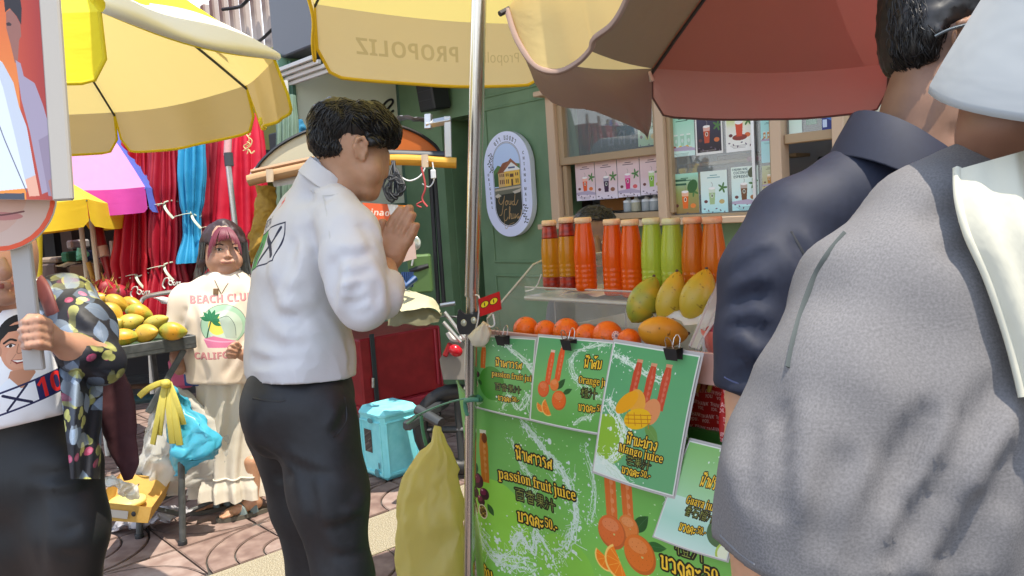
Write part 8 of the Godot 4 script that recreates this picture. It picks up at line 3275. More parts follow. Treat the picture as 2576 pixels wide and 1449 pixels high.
		rows.append(row)
	rows.reverse()
	g = Geo.new()
	g.grid(rows, true)
	obj("skirt", g, cloth(lin(0.66, 0.60, 0.50), 0.3, 0.8), t)
	g = Geo.new()
	g.tube(Array(rows[5]), 0.006, 5, false)
	obj("lace", g, mat(lin(0.62, 0.57, 0.48), 0.9), t)
	for q in [[622, 1240, 612, 1300, 4.14, 1.0], [560, 1235, 545, 1282, 4.30, 0.9]]:
		var d: float = q[4]
		var foot := on(q[2], q[3], 1, 0.0)
		var fw := -cam.basis.x * 0.85 + Vector3(cam.basis.z.x, 0, cam.basis.z.z) * 0.45
		fw.y = 0
		fw = fw.normalized()
		f = field([foot + Vector3(-0.2, 0, -0.2), foot + Vector3(0.2, 0.30, 0.2)], 0.02, 0.006)
		f.cone(foot + Vector3(0, 0.28, 0) - fw * 0.07, foot + Vector3(0, 0.09, 0) - fw * 0.06, 0.042, 0.034, 0.03)
		f.cone(foot + Vector3(0, 0.06, 0) - fw * 0.07, foot + Vector3(0, 0.035, 0) + fw * 0.07, 0.034, 0.026, 0.03)
		for k in 5:
			var sd := fw.cross(Vector3.UP) * (k - 2) * 0.015
			f.cone(foot + Vector3(0, 0.034, 0) + fw * 0.06 + sd, foot + Vector3(0, 0.03, 0) + fw * (0.115 - absf(k - 1.5) * 0.008) + sd, 0.011, 0.009, 0.006)
		body("foot", f, M.skin, t)
		g = Geo.new()
		var sp := PackedVector2Array()
		for k in 24:
			var a := TAU * k / 24
			sp.append(Vector2(cos(a) * 0.135, sin(a) * (0.045 + 0.008 * cos(a))))
		g.slab(sp, 0.022, Transform3D(Basis(fw, fw.cross(Vector3.UP) * -1.0, Vector3.UP), foot + Vector3(0, 0.024, 0)))
		var so := obj("sandal", g, mat(lin(0.10, 0.09, 0.07), 0.7), t)
		for k in [0.02, -0.035]:
			g = Geo.new()
			var side := fw.cross(Vector3.UP)
			g.tube(bez(foot + fw * (k + 0.02) + side * 0.042 + Vector3(0, 0.02, 0), foot + fw * k + Vector3(0, 0.135 if k < 0 else 0.105, 0), foot + fw * (k - 0.02) - side * 0.042 + Vector3(0, 0.02, 0), 8), 0.022, 6, true, 0.2, fw)
			obj("sandal_strap", g, mat(lin(0.13, 0.17, 0.17), 0.5), so)
func vendor() -> void:
	var D := 3.05
	var t := thing("person", "vendor with short black hair, mostly hidden behind the juice bottles", "person", Vector3(at(1500, 900, D).x, 0, at(1500, 900, D).z))
	var f := field([at(1430, 500, 2.85), at(1570, 500, 3.25), at(1430, 780, 2.85), at(1570, 780, 3.25)], 0.03, 0.007)
	lump(f, [1497, 580, D, 50, 60], 0.09, 0.02)
	lump(f, [1498, 630, D - 0.02, 44, 52], 0.075, 0.03)
	limb(f, [[1500, 605, D - 0.10, 7], [1501, 640, D - 0.115, 13]], 0.015)
	lump(f, [1500, 668, D - 0.08, 22, 14], 0.02, 0.015)
	limb(f, [[1498, 670, D, 42], [1498, 740, D, 50]], 0.03)
	creases(f, [[0.006, 0.005, 1484, 668, 1500, 671, 1520, 668]])
	body("body", f, mottled(341, lin(0.16, 0.085, 0.055), lin(0.20, 0.105, 0.07), 0.5, 4.0), t)
	for x in [1479, 1519]:
		var c := hit(f, x, 610)
		var g := Geo.new()
		g.ball(c, Vector3(0.015, 0.007, 0.006), 12, 8, cam.basis)
		var e := obj("eye", g, M.eye, t)
		g = Geo.new()
		g.ball(c + cam.basis.z * 0.005, Vector3(0.007, 0.007, 0.004), 10, 8, cam.basis)
		obj("iris", g, M.iris, e)
	seam("lips", f, [1484, 668, 1500, 669, 1518, 667], 0.005, M.lip, t)
	f = field([at(1430, 505, 2.85), at(1570, 505, 3.25), at(1430, 600, 2.85), at(1570, 600, 3.25)], 0.03, 0.007)
	lump(f, [1496, 562, D + 0.01, 55, 46], 0.10, 0.02)
	lump(f, [1498, 615, D - 0.09, 42, 62], 0.09, -0.012)
	var fn := FastNoiseLite.new()
	fn.seed = 6
	fn.frequency = 40.0
	f.noise(fn, 0.008)
	var hm := mat(lin(0.035, 0.033, 0.033), 0.5)
	var hr := body("hair", f, hm, t)
	var rng := RandomNumberGenerator.new()
	rng.seed = 19
	strands(hr, hm, f, [[1450, 522, 1540, 548, 0.1, -0.9], [1450, 525, 1540, 560, 0.6, 0.3]], rng, 160, 0.035, 0.4, 0.0012)
	f = field([at(1370, 720, 2.8), at(1640, 720, 3.3), at(1370, 1150, 2.8), at(1640, 1150, 3.3)], 0.03, 0.014)
	limb(f, [[1500, 790, D, 70], [1500, 900, D, 105], [1500, 1150, D, 100]], 0.06, cam.basis.z, 0.8)
	limb(f, [[1420, 780, D, 45], [1400, 930, D - 0.05, 40]], 0.05)
	limb(f, [[1580, 780, D, 45], [1600, 930, D - 0.05, 40]], 0.05)
	body("shirt", f, mat(lin(0.10, 0.10, 0.12), 0.8), t)
	f = field([at(1420, 1100, 2.85), at(1590, 1100, 3.25), at(1420, 1520, 2.85), at(1590, 1520, 3.25)], 0.05, 0.016)
	limb(f, [[1470, 1120, D, 60], [1468, 1300, D, 48], [1466, 1500, D, 38]], 0.04)
	limb(f, [[1535, 1120, D, 60], [1540, 1300, D, 48], [1542, 1500, D, 38]], 0.04)
	body("trousers", f, M.black, t)
func sign_woman() -> void:
	var D := 1.62
	var t := thing("person", "woman in an open floral shirt holding a placard stick, left edge", "person", Vector3(at(60, 1449, D).x, 0, at(60, 1449, D).z))
	var f := field([at(-150, 560, 1.5), at(110, 560, 1.8), at(-150, 800, 1.5), at(110, 800, 1.8)], 0.03, 0.007)
	lump(f, [-30, 640, D, 105, 115], 0.10, 0.02)
	lump(f, [-20, 700, D - 0.01, 78, 80], 0.085, 0.03)
	limb(f, [[6, 655, D - 0.10, 12], [10, 688, D - 0.125, 20]], 0.02)
	limb(f, [[-10, 722, D - 0.09, 14], [22, 718, D - 0.085, 11]], 0.015)
	lump(f, [8, 752, D - 0.07, 34, 18], 0.03, 0.02)
	limb(f, [[-20, 720, D, 72], [0, 800, D + 0.01, 74]], 0.03)
	creases(f, [[0.007, 0.005, -10, 722, 14, 724, 34, 718]])
	body("body", f, M.skin2, t)
	seam("lips", f, [-10, 720, 8, 719, 32, 716], 0.005, M.lip, t)
	f = field([at(-170, 540, 1.5), at(90, 540, 1.9), at(-170, 760, 1.5), at(90, 760, 1.9)], 0.03, 0.009)
	lump(f, [-45, 620, D + 0.03, 115, 105], 0.11, 0.02)
	lump(f, [-5, 690, D - 0.08, 88, 110], 0.10, -0.01)
	body("hair", f, M.hair, t)
	f = field([at(20, 780, 1.30), at(300, 780, 1.75), at(20, 980, 1.30), at(300, 980, 1.75)], 0.03, 0.0045)
	limb(f, [[262, 905, 1.58, 44], [190, 880, 1.52, 35], [128, 850, 1.46, 27]], 0.02)
	lump(f, [98, 838, 1.44, 34, 42], 0.028, 0.02)
	var kn := []
	for k in 4:
		var y := 808.0 + k * 20.0
		var w := [0.0, 3.0, 1.0, -6.0][k] as float
		kn.append([[122, y + 4, 1.43, 11], [94 - w * 0.3, y - 4, 1.405, 11.5], [66 - w, y + 1, 1.40, 10.5], [56 - w, y + 4, 1.425, 9], [74, y + 6, 1.445, 8.5]])
	kn.append([[120, 822, 1.43, 14], [98, 800, 1.415, 11], [72, 797, 1.41, 9]])
	fingers(f, kn)
	body("arm", f, M.skin2, t)
	f = field([at(-190, 690, 1.4), at(190, 690, 1.95), at(-190, 1100, 1.4), at(190, 1100, 1.95)], 0.02, 0.0085)
	limb(f, [[0, 790, 1.66, 110], [10, 880, 1.62, 135], [20, 980, 1.60, 145], [20, 1110, 1.62, 150]], 0.05, cam.basis.z, 0.9)
	limb(f, [[-100, 790, 1.68, 70], [90, 770, 1.68, 60]], 0.05)
	f.cone(at(-8, 690, 1.62), at(2, 775, 1.60), 0.05, 0.058, -0.006)
	creases(f, [[0.014, 0.008, 110, 800, 90, 870, 110, 940], [0.012, 0.008, 150, 1060, 110, 1050, 60, 1066], [0.012, -0.006, 165, 1035, 120, 1040, 70, 1056]])
	f.slice(at(80, 1058, D), -cam.basis.y + cam.basis.x * 0.22)
	var base := Color(0.92, 0.91, 0.92)
	var P := Pic.new(360, 520, base)
	face_print(P, 160, 205, 1.4, Color(0.82, 0.58, 0.46))
	P.pen([Vector2(60, 470), Vector2(60, 380), Vector2(330, 330), Vector2(345, 420), Vector2(60, 470)], 8, Color(0.13, 0.13, 0.30))
	P.poly(PackedVector2Array([Vector2(210, 352), Vector2(330, 330), Vector2(345, 420), Vector2(225, 440)]), Color(0.13, 0.13, 0.34))
	P.pen([Vector2(85, 390), Vector2(195, 440)], 11, Color(0.12, 0.12, 0.25))
	P.pen([Vector2(180, 362), Vector2(100, 455)], 9, Color(0.12, 0.12, 0.25))
	P.text("10", 228, 432, 118, Color(0.88, 0.14, 0.14), 0.85, false, true, 0.0, -0.18)
	P.curve([Vector2(20, 440), Vector2(10, 400), Vector2(50, 390), Vector2(62, 430), Vector2(36, 470)], 20, Color(0.85, 0.16, 0.15))
	var cl := mat(base, 0.8)
	var o := at(-62, 765, D - 0.13)
	var fc := lv(0.53, -0.85, 0.0).normalized()
	body("shirt", f, cl, t, [o, (at(178, 735, D - 0.13) - o).slide(fc), (at(-46, 1085, D - 0.13) - o).slide(fc), fc, pic_mat(P, 0.8)])
	var T := Pic.new(256, 256, Color(0.075, 0.082, 0.12))
	var rng := RandomNumberGenerator.new()
	rng.seed = 21
	for k in 34:
		var p := Vector2(rng.randf() * 256, rng.randf() * 256)
		var a := rng.randf() * 6.3
		var c: Color = [Color(0.50, 0.58, 0.68), Color(0.80, 0.80, 0.46), Color(0.74, 0.30, 0.45), Color(0.80, 0.80, 0.46), Color(0.62, 0.68, 0.74)][k % 5]
		for ox in [-256, 0, 256]:
			for oy in [-256, 0, 256]:
				var q: Vector2 = p + Vector2(ox, oy)
				if q.x < -50 or q.y < -50 or q.x > 306 or q.y > 306:
					continue
				if k % 5 == 0 or k % 5 == 4:
					pic_leaf(T, q.x, q.y, 52, 17, a, c)
				elif k % 5 == 2:
					T.oval(q.x, q.y, 12, 9, c, a)
					T.oval(q.x + 4, q.y, 6, 5, c.lightened(0.2), a)
				else:
					T.oval(q.x, q.y, 13, 11, c, a)
					T.oval(q.x + 10, q.y + 8, 9, 8, c.darkened(0.08), a)
	var fl := pic_mat(T, 0.6, {"texture_repeat": true, "uv1_triplanar": true, "uv1_scale": Vector3(4.6, 4.6, 4.6)})
	f = field([at(60, 680, 1.35), at(330, 680, 1.95), at(60, 970, 1.35), at(330, 970, 1.95)], 0.03, 0.009)
	limb(f, [[110, 752, 1.70, 56], [165, 760, 1.67, 66], [208, 830, 1.62, 74], [238, 905, 1.58, 58]], 0.03)
	limb(f, [[255, 912, 1.58, 60], [196, 890, 1.53, 52]], 0.012)
	limb(f, [[128, 770, 1.62, 26], [150, 870, 1.60, 30]], 0.03)
	creases(f, [[0.012, 0.010, 165, 790, 200, 830, 250, 840], [0.011, 0.009, 205, 850, 240, 862, 285, 868], [0.010, -0.006, 200, 868, 240, 880, 285, 888], [0.012, 0.008, 150, 830, 180, 870, 200, 880], [0.010, 0.007, 230, 930, 250, 905, 280, 900]])
	body("overshirt", f, fl, t)
	var rows := []
	for r in 21:
		var v := r / 20.0
		var y := lerpf(890, 1205, v)
		var row := PackedVector3Array()
		for s in 15:
			var u := s / 14.0
			var x := lerpf(lerpf(142, 178, v), lerpf(262, 252, v), u)
			row.append(at(x, y, 1.50 + 0.12 * u * u + 0.015 * sin(u * 9.0 + v * 4.0)))
		rows.append(row)
	rows.reverse()
	var g := Geo.new()
	g.grid(rows, false)
	obj("overshirt_front", g, fl, t)
	var bag := mottled(351, lin(0.045, 0.010, 0.014), lin(0.065, 0.016, 0.02), 0.8, 5.0)
	g = sack([[262, 925, 46], [285, 1000, 52], [300, 1080, 46], [318, 1150, 30], [322, 1205, 12]], 1.78, 0.4, 0.01, 61)
	var sb := thing("shoulder_bag", "limp maroon shoulder bag hanging behind the floral shirt", "bag", at(290, 1100, 1.78))
	obj("body", g, bag, sb)
	g = Geo.new()
	g.tube(spline([at(95, 712, 1.62), at(112, 735, 1.585), at(132, 790, 1.575), at(150, 850, 1.60)]), 0.019, 6, true, 0.25, cam.basis.z)
	obj("strap", g, mat(lin(0.16, 0.04, 0.035), 0.6), sb)
	f = field([at(-190, 1020, 1.45), at(280, 1020, 2.0), at(-190, 1500, 1.45), at(280, 1500, 2.0)], 0.03, 0.012)
	limb(f, [[30, 1070, 1.68, 150], [50, 1180, 1.68, 165]], 0.05)
	limb(f, [[150, 1180, 1.66, 100], [172, 1330, 1.64, 84], [176, 1520, 1.68, 72]], 0.05)
	limb(f, [[-20, 1180, 1.68, 110], [20, 1350, 1.66, 92], [30, 1520, 1.70, 76]], 0.05)
	creases(f, [[0.014, 0.008, 200, 1180, 150, 1200, 60, 1190], [0.012, -0.006, 220, 1200, 170, 1222, 120, 1215], [0.012, 0.008, 150, 1320, 175, 1330, 200, 1322], [0.010, 0.007, 150, 1390, 175, 1400, 198, 1392], [0.014, 0.009, 95, 1200, 100, 1320, 104, 1449]])
	body("trousers", f, mat(lin(0.013, 0.013, 0.014), 0.55), t)
	for x in [[176, 1.68], [30, 1.70]]:
		g = Geo.new()
		var a := at(x[0], 1500, x[1])
		g.tube([a, Vector3(a.x, 0.0, a.z)], [0.062, 0.045], 14)
		obj("trouser_leg", g, M.black, t)
	placards()
func face_print(P: Pic, cx: float, cy: float, k: float, skin: Color) -> void:
	P.oval(cx, cy - 30 * k, 64 * k, 62 * k, Color(0.13, 0.12, 0.12))
	P.oval(cx, cy, 56 * k, 72 * k, skin)
	P.oval(cx - 58 * k, cy + 4 * k, 8 * k, 16 * k, skin.darkened(0.1))
	P.oval(cx + 58 * k, cy + 4 * k, 8 * k, 16 * k, skin.darkened(0.1))
	P.poly(PackedVector2Array([Vector2(cx - 58 * k, cy - 20 * k), Vector2(cx - 40 * k, cy - 62 * k), Vector2(cx + 46 * k, cy - 66 * k), Vector2(cx + 58 * k, cy - 20 * k), Vector2(cx + 40 * k, cy - 46 * k), Vector2(cx - 30 * k, cy - 46 * k)]), Color(0.13, 0.12, 0.12))
	P.oval(cx, cy + 26 * k, 40 * k, 36 * k, skin.lightened(0.06))
	for s in [-1.0, 1.0]:
		P.curve([Vector2(cx + s * 10 * k, cy - 18 * k), Vector2(cx + s * 26 * k, cy - 24 * k), Vector2(cx + s * 44 * k, cy - 16 * k)], 6 * k, Color(0.16, 0.12, 0.10))
		P.oval(cx + s * 26 * k, cy - 6 * k, 12 * k, 4.5 * k, Color(0.93, 0.90, 0.88))
		P.oval(cx + s * 26 * k, cy - 6 * k, 5 * k, 4.5 * k, Color(0.1, 0.07, 0.06))
		P.curve([Vector2(cx + s * 12 * k, cy - 6 * k), Vector2(cx + s * 26 * k, cy - 12 * k), Vector2(cx + s * 40 * k, cy - 6 * k)], 2.5 * k, Color(0.2, 0.12, 0.1))
		P.curve([Vector2(cx + s * 12 * k, cy + 20 * k), Vector2(cx + s * 24 * k, cy + 34 * k), Vector2(cx + s * 28 * k, cy + 44 * k)], 2 * k, skin.darkened(0.18))
	P.curve([Vector2(cx - 4 * k, cy - 6 * k), Vector2(cx - 9 * k, cy + 16 * k), Vector2(cx, cy + 20 * k), Vector2(cx + 10 * k, cy + 16 * k)], 3 * k, skin.darkened(0.22))
	P.poly(PackedVector2Array([Vector2(cx - 28 * k, cy + 34 * k), Vector2(cx, cy + 38 * k), Vector2(cx + 28 * k, cy + 34 * k), Vector2(cx + 14 * k, cy + 48 * k), Vector2(cx - 12 * k, cy + 49 * k)]), Color(0.55, 0.20, 0.18))
	P.poly(PackedVector2Array([Vector2(cx - 24 * k, cy + 36 * k), Vector2(cx, cy + 40 * k), Vector2(cx + 24 * k, cy + 36 * k), Vector2(cx + 10 * k, cy + 44 * k), Vector2(cx - 10 * k, cy + 44 * k)]), Color(0.95, 0.93, 0.90))
	P.poly(PackedVector2Array([Vector2(cx - 30 * k, cy + 66 * k), Vector2(cx + 32 * k, cy + 66 * k), Vector2(cx + 56 * k, cy + 120 * k), Vector2(cx - 50 * k, cy + 120 * k)]), skin.darkened(0.08))
	P.poly(PackedVector2Array([Vector2(cx - 80 * k, cy + 120 * k), Vector2(cx - 34 * k, cy + 84 * k), Vector2(cx, cy + 124 * k)]), Color(0.90, 0.91, 0.94))
	P.poly(PackedVector2Array([Vector2(cx + 90 * k, cy + 120 * k), Vector2(cx + 40 * k, cy + 84 * k), Vector2(cx + 6 * k, cy + 124 * k)]), Color(0.90, 0.91, 0.94))
func placards() -> void:
	var t := thing("round_placard", "round portrait placard with an orange rim on a white stick", "placard", at(80, 840, 1.44))
	var P := Pic.new(400, 400, Color(0.88, 0.30, 0.10))
	P.oval(200, 200, 200, 200, Color(0.88, 0.30, 0.10))
	P.oval(200, 200, 184, 184, Color(0.80, 0.68, 0.62))
	P.oval(180, 150, 130, 190, Color(0.80, 0.64, 0.57))
	for x in [70, 170]:
		P.oval(x, 130, 26, 10, Color(0.92, 0.9, 0.88))
		P.oval(x, 130, 10, 10, Color(0.1, 0.08, 0.07))
		P.curve([Vector2(x - 34, 104), Vector2(x, 96), Vector2(x + 34, 106)], 9, Color(0.12, 0.09, 0.08))
	P.curve([Vector2(120, 150), Vector2(108, 205), Vector2(128, 214)], 5, Color(0.62, 0.45, 0.38))
	P.oval(215, 274, 74, 15, Color(0.74, 0.47, 0.45))
	P.curve([Vector2(140, 272), Vector2(215, 270), Vector2(292, 256)], 6, Color(0.42, 0.20, 0.20))
	var c := at(-8, 492, 1.40)
	var R := 0.098
	var xf := Transform3D(cam.basis * Basis(Vector3(0, 1, 0), 0.1), c)
	var disc := PackedVector2Array()
	for i in 40:
		disc.append(Vector2(cos(TAU * i / 40) * R, sin(TAU * i / 40) * R))
	var a := Geo.new()
	a.slab(disc, 0.0, xf, Rect2(-R, -R, R * 2, R * 2))
	var b := Geo.new()
	b.slab(disc, 0.006, xf.translated_local(Vector3(0, 0, -0.001)))
	obj2("board", [[a, pic_mat(P, 0.4)], [b, M.white]], t)
	var g := Geo.new()
	var s0 := at(52, 610, 1.425)
	var s1 := at(88, 930, 1.455)
	var sd := (s1 - s0).normalized()
	g.box((s0 + s1) / 2, Vector3(0.036, (s1 - s0).length(), 0.012), 0.002, Basis(cam.basis.x.slide(sd).normalized(), -sd, -cam.basis.x.slide(sd).normalized().cross(sd)).orthonormalized())
	obj("stick", g, mat(lin(0.42, 0.40, 0.38), 0.5), t)
	var Q := Pic.new(400, 760, Color(0.80, 0.45, 0.2))
	Q.blend(0, 0, 400, 760, [Color(0.72, 0.30, 0.14), Color(0.74, 0.34, 0.15), Color(0.80, 0.46, 0.20), Color(0.86, 0.52, 0.20)])
	var PX := func(a: Array) -> PackedVector2Array:
		var o := PackedVector2Array()
		for i in range(0, a.size(), 2):
			o.append(Vector2((a[i] + 95.0) / 235.0 * 400.0, (a[i + 1] + 330.0) / 830.0 * 760.0))
		return o
	for k in 12:
		Q.poly(PX.call([70.0 + k * 5, -330, 145, -330, 145, 504, 70.0 + k * 5, 504]), Color(0.66, 0.24, 0.14).lerp(Color(0.58, 0.17, 0.13), k / 11.0))
	var sk := Color(0.52, 0.34, 0.30)
	Q.poly(PX.call([45, -40, 60, -60, 84, -50, 90, 20, 86, 62, 76, 40, 60, 20, 48, 30]), Color(0.13, 0.10, 0.11))
	Q.poly(PX.call([50, 30, 62, 22, 76, 42, 84, 60, 84, 90, 78, 100, 72, 150, 64, 158, 56, 110, 48, 70]), sk)
	Q.poly(PX.call([48, 58, 56, 55, 62, 60, 60, 64, 50, 64]), Color(0.18, 0.11, 0.11))
	Q.poly(PX.call([66, 150, 78, 158, 84, 190, 110, 207, 127, 260, 140, 317, 146, 470, 110, 486, 90, 330, 74, 250]), Color(0.56, 0.52, 0.60))
	Q.poly(PX.call([110, 350, 146, 330, 148, 490, 126, 490]), Color(0.50, 0.45, 0.53))
	Q.poly(PX.call([-95, 140, 0, 130, 33, 157, 57, 207, 67, 267, 83, 317, 97, 443, 88, 470, -95, 490]), Color(0.78, 0.81, 0.87))
	Q.poly(PX.call([10, 150, 33, 157, 57, 207, 67, 267, 83, 317, 96, 440, 70, 450, 50, 330, 30, 220]), Color(0.68, 0.71, 0.77))
	Q.pen(Array(PX.call([2, 275, 25, 350, 50, 420, 72, 480])), 4, Color(0.32, 0.34, 0.40))
	Q.poly(PX.call([70, 450, 97, 438, 104, 490, 78, 492]), Color(0.80, 0.60, 0.52))
	Q.poly(PX.call([128, 452, 146, 440, 146, 492, 134, 492]), Color(0.58, 0.40, 0.38))
	Q.poly(PX.call([-95, 488, 66, 484, 66, 504, -95, 504]), Color(0.22, 0.24, 0.30))
	var d := 1.36
	var o0 := at(-95, 500, d)
	var up := at(-150, -330, d) - o0
	var bt := thing("poster_board", "tall orange poster board of a man in white, cut by the frame at top left", "poster board", o0)
	board("print", o0, at(140, 504, d) - o0, up, 0.004, pic_mat(Q, 0.35), M.white, bt)
	g = Geo.new()
	var e0 := at(160, 505, d - 0.003)
	var e1 := at(104, -330, d - 0.003)
	g.box((e0 + e1) / 2, Vector3(0.034, (e0 - e1).length(), 0.012), 0.003, cam.basis * Basis(Vector3(0, 0, 1), 0.068))
	obj("white_edge", g, mat(lin(0.40, 0.37, 0.33), 0.5), bt)
	g = Geo.new()
	g.tube([at(-110, -300, d + 0.03), at(-700, 1500, d + 0.03)], 0.012, 8)
	obj("stick", g, M.offwhite, bt)
func navy_man() -> void:
	var D := 1.20
	var t := thing("person", "man in a navy polo shirt seen from behind at the stall's right end", "person", Vector3(at(2200, 1449, 1.22).x, 0, at(2200, 1449, 1.22).z))
	var f := field([at(2160, -160, 1.05), at(2620, -160, 1.36), at(2160, 560, 1.05), at(2620, 560, 1.36)], 0.03, 0.0075)
	lump(f, [2405, 20, D, 168, 185], 0.076, 0.02)
	lump(f, [2470, 150, D, 110, 130], 0.066, 0.03, 0.3)
	limb(f, [[2370, 140, D, 110], [2345, 300, D, 112], [2310, 440, D + 0.01, 128], [2280, 540, D + 0.01, 150]], 0.03)
	lump(f, [2432, 100, D - 0.082, 30, 60], 0.012, 0.006, 0.12)
	f.chain([at(2410, 150, D - 0.088), at(2400, 95, D - 0.094), at(2415, 55, D - 0.096), at(2445, 48, D - 0.092), at(2462, 75, D - 0.088), at(2455, 110, D - 0.084)], [0.004, 0.005, 0.005, 0.005, 0.0045, 0.004], 0.004)
	lump(f, [2440, 108, D - 0.10, 13, 30], 0.014, -0.006)
	creases(f, [[0.012, 0.003, 2380, 330, 2430, 340, 2480, 360], [0.014, 0.003, 2440, 250, 2420, 300, 2430, 360]])
	var dk := mottled(303, lin(0.21, 0.105, 0.06), lin(0.25, 0.13, 0.075), 0.5, 5.0)
	body("body", f, dk, t)
	var g := Geo.new()
	g.ball(hit(f, 2352, 412), Vector3(0.0035, 0.0035, 0.002), 8, 6)
	obj("mole", g, M.brown, t)
	f = field([at(2180, -170, 1.04), at(2600, -170, 1.36), at(2180, 230, 1.04), at(2600, 230, 1.36)], 0.03, 0.0075)
	lump(f, [2400, 10, D, 182, 178], 0.088, 0.02)
	lump(f, [2300, 110, D, 72, 100], 0.076, 0.03)
	lump(f, [2450, 110, D - 0.10, 62, 95], 0.05, -0.012, 0.1)
	lump(f, [2450, 230, D, 120, 130], 0.2, -0.02)
	lump(f, [2350, 290, D, 110, 110], 0.2, -0.03)
	var fn := FastNoiseLite.new()
	fn.seed = 15
	fn.frequency = 45.0
	f.noise(fn, 0.006)
	var hr := body("hair", f, M.hair, t)
	var rng := RandomNumberGenerator.new()
	rng.seed = 5
	strands(hr, M.hair, f, [[2235, -20, 2330, 190, 0.05, 1.0], [2300, 60, 2420, 190, 0.1, 1.0]], rng, 420, 0.03, 0.3, 0.0006)
	g = Geo.new()
	g.tube(spline([at(2352, 92, D - 0.094), at(2375, 80, D - 0.099), at(2402, 70, D - 0.101), at(2440, 60, D - 0.10)]), 0.0035, 6, true, 0.6)
	obj("glasses_arm", g, mat(lin(0.10, 0.13, 0.15), 0.2), t)
	f = field([at(1790, 290, 1.02), at(2560, 290, 1.5), at(1790, 1120, 1.02), at(2560, 1120, 1.5)], 0.03, 0.009)
	limb(f, [[2260, 540, 1.23, 190], [2200, 700, 1.25, 230], [2190, 1150, 1.27, 250]], 0.05, cam.basis.z, 0.85)
	limb(f, [[2300, 430, 1.21, 120], [2140, 490, 1.20, 92], [2010, 560, 1.19, 100]], 0.05)
	limb(f, [[1995, 570, 1.19, 108], [1945, 700, 1.17, 122], [1915, 850, 1.155, 102], [1906, 985, 1.15, 92], [1906, 1050, 1.15, 90]], 0.04)
	creases(f, [[0.010, 0.008, 1990, 590, 2030, 660, 2060, 740], [0.012, 0.008, 1840, 770, 1890, 740, 1940, 745], [0.009, 0.006, 1830, 830, 1880, 815, 1940, 830], [0.009, -0.006, 1840, 850, 1890, 870, 1950, 880], [0.008, 0.006, 1850, 900, 1900, 925, 1960, 930], [0.010, -0.006, 1860, 830, 1880, 870, 1900, 920], [0.008, 0.006, 1830, 950, 1880, 945, 1950, 955], [0.010, 0.006, 1850, 700, 1900, 650, 1950, 640]])
	f.slice(at(1850, 990, 1.15), -cam.basis.y - cam.basis.x * 0.35)
	var nm := mottled(361, lin(0.0075, 0.0105, 0.027), lin(0.010, 0.014, 0.034), 0.7, 6.0, 0.05)
	body("polo_shirt", f, nm, t)
	seam("shoulder_seam", f, [1990, 582, 2030, 655, 2060, 735], 0.0018, M.black, t)
	seam("cuff_seam", f, [1822, 948, 1850, 962, 1900, 972], 0.0014, mat(lin(0.05, 0.06, 0.13), 0.7), t)
	var nc := at(2262, 450, D)
	var ax := (at(2335, 300, D) - at(2300, 480, D)).normalized()
	var e1 := cam.basis.x.slide(ax).normalized()
	var e2 := ax.cross(e1)
	var rows := []
	for q in [[0.080, -0.01], [0.078, 0.038], [0.080, 0.046], [0.086, 0.046], [0.098, 0.010], [0.108, -0.026], [0.106, -0.028]]:
		var row := PackedVector3Array()
		for i in 41:
			var a := TAU * i / 40
			row.append(nc + (e1 * cos(a) + e2 * sin(a)) * q[0] + ax * (q[1] + 0.040 * maxf(0.0, -cos(a)) - 0.030 * maxf(0.0, cos(a))))
		rows.append(row)
	g = Geo.new()
	g.grid(rows, false)
	obj("collar", g, nm, t)
	f = field([at(1800, 960, 1.05), at(2000, 960, 1.3), at(1800, 1330, 1.05), at(2000, 1330, 1.3)], 0.03, 0.007)
	limb(f, [[1892, 1000, 1.15, 68], [1898, 1120, 1.14, 62], [1930, 1290, 1.10, 48]], 0.03)
	body("arm", f, M.skin, t)
	f = field([at(1950, 1090, 1.05), at(2450, 1090, 1.5), at(1950, 2600, 1.05), at(2450, 2600, 1.5)], 0.03, 0.02)
	limb(f, [[2110, 1150, 1.26, 150], [2120, 1900, 1.28, 100], [2120, 2600, 1.30, 80]], 0.05)
	limb(f, [[2290, 1150, 1.30, 150], [2300, 1900, 1.33, 100], [2300, 2600, 1.36, 80]], 0.05)
	body("trousers", f, M.black, t)
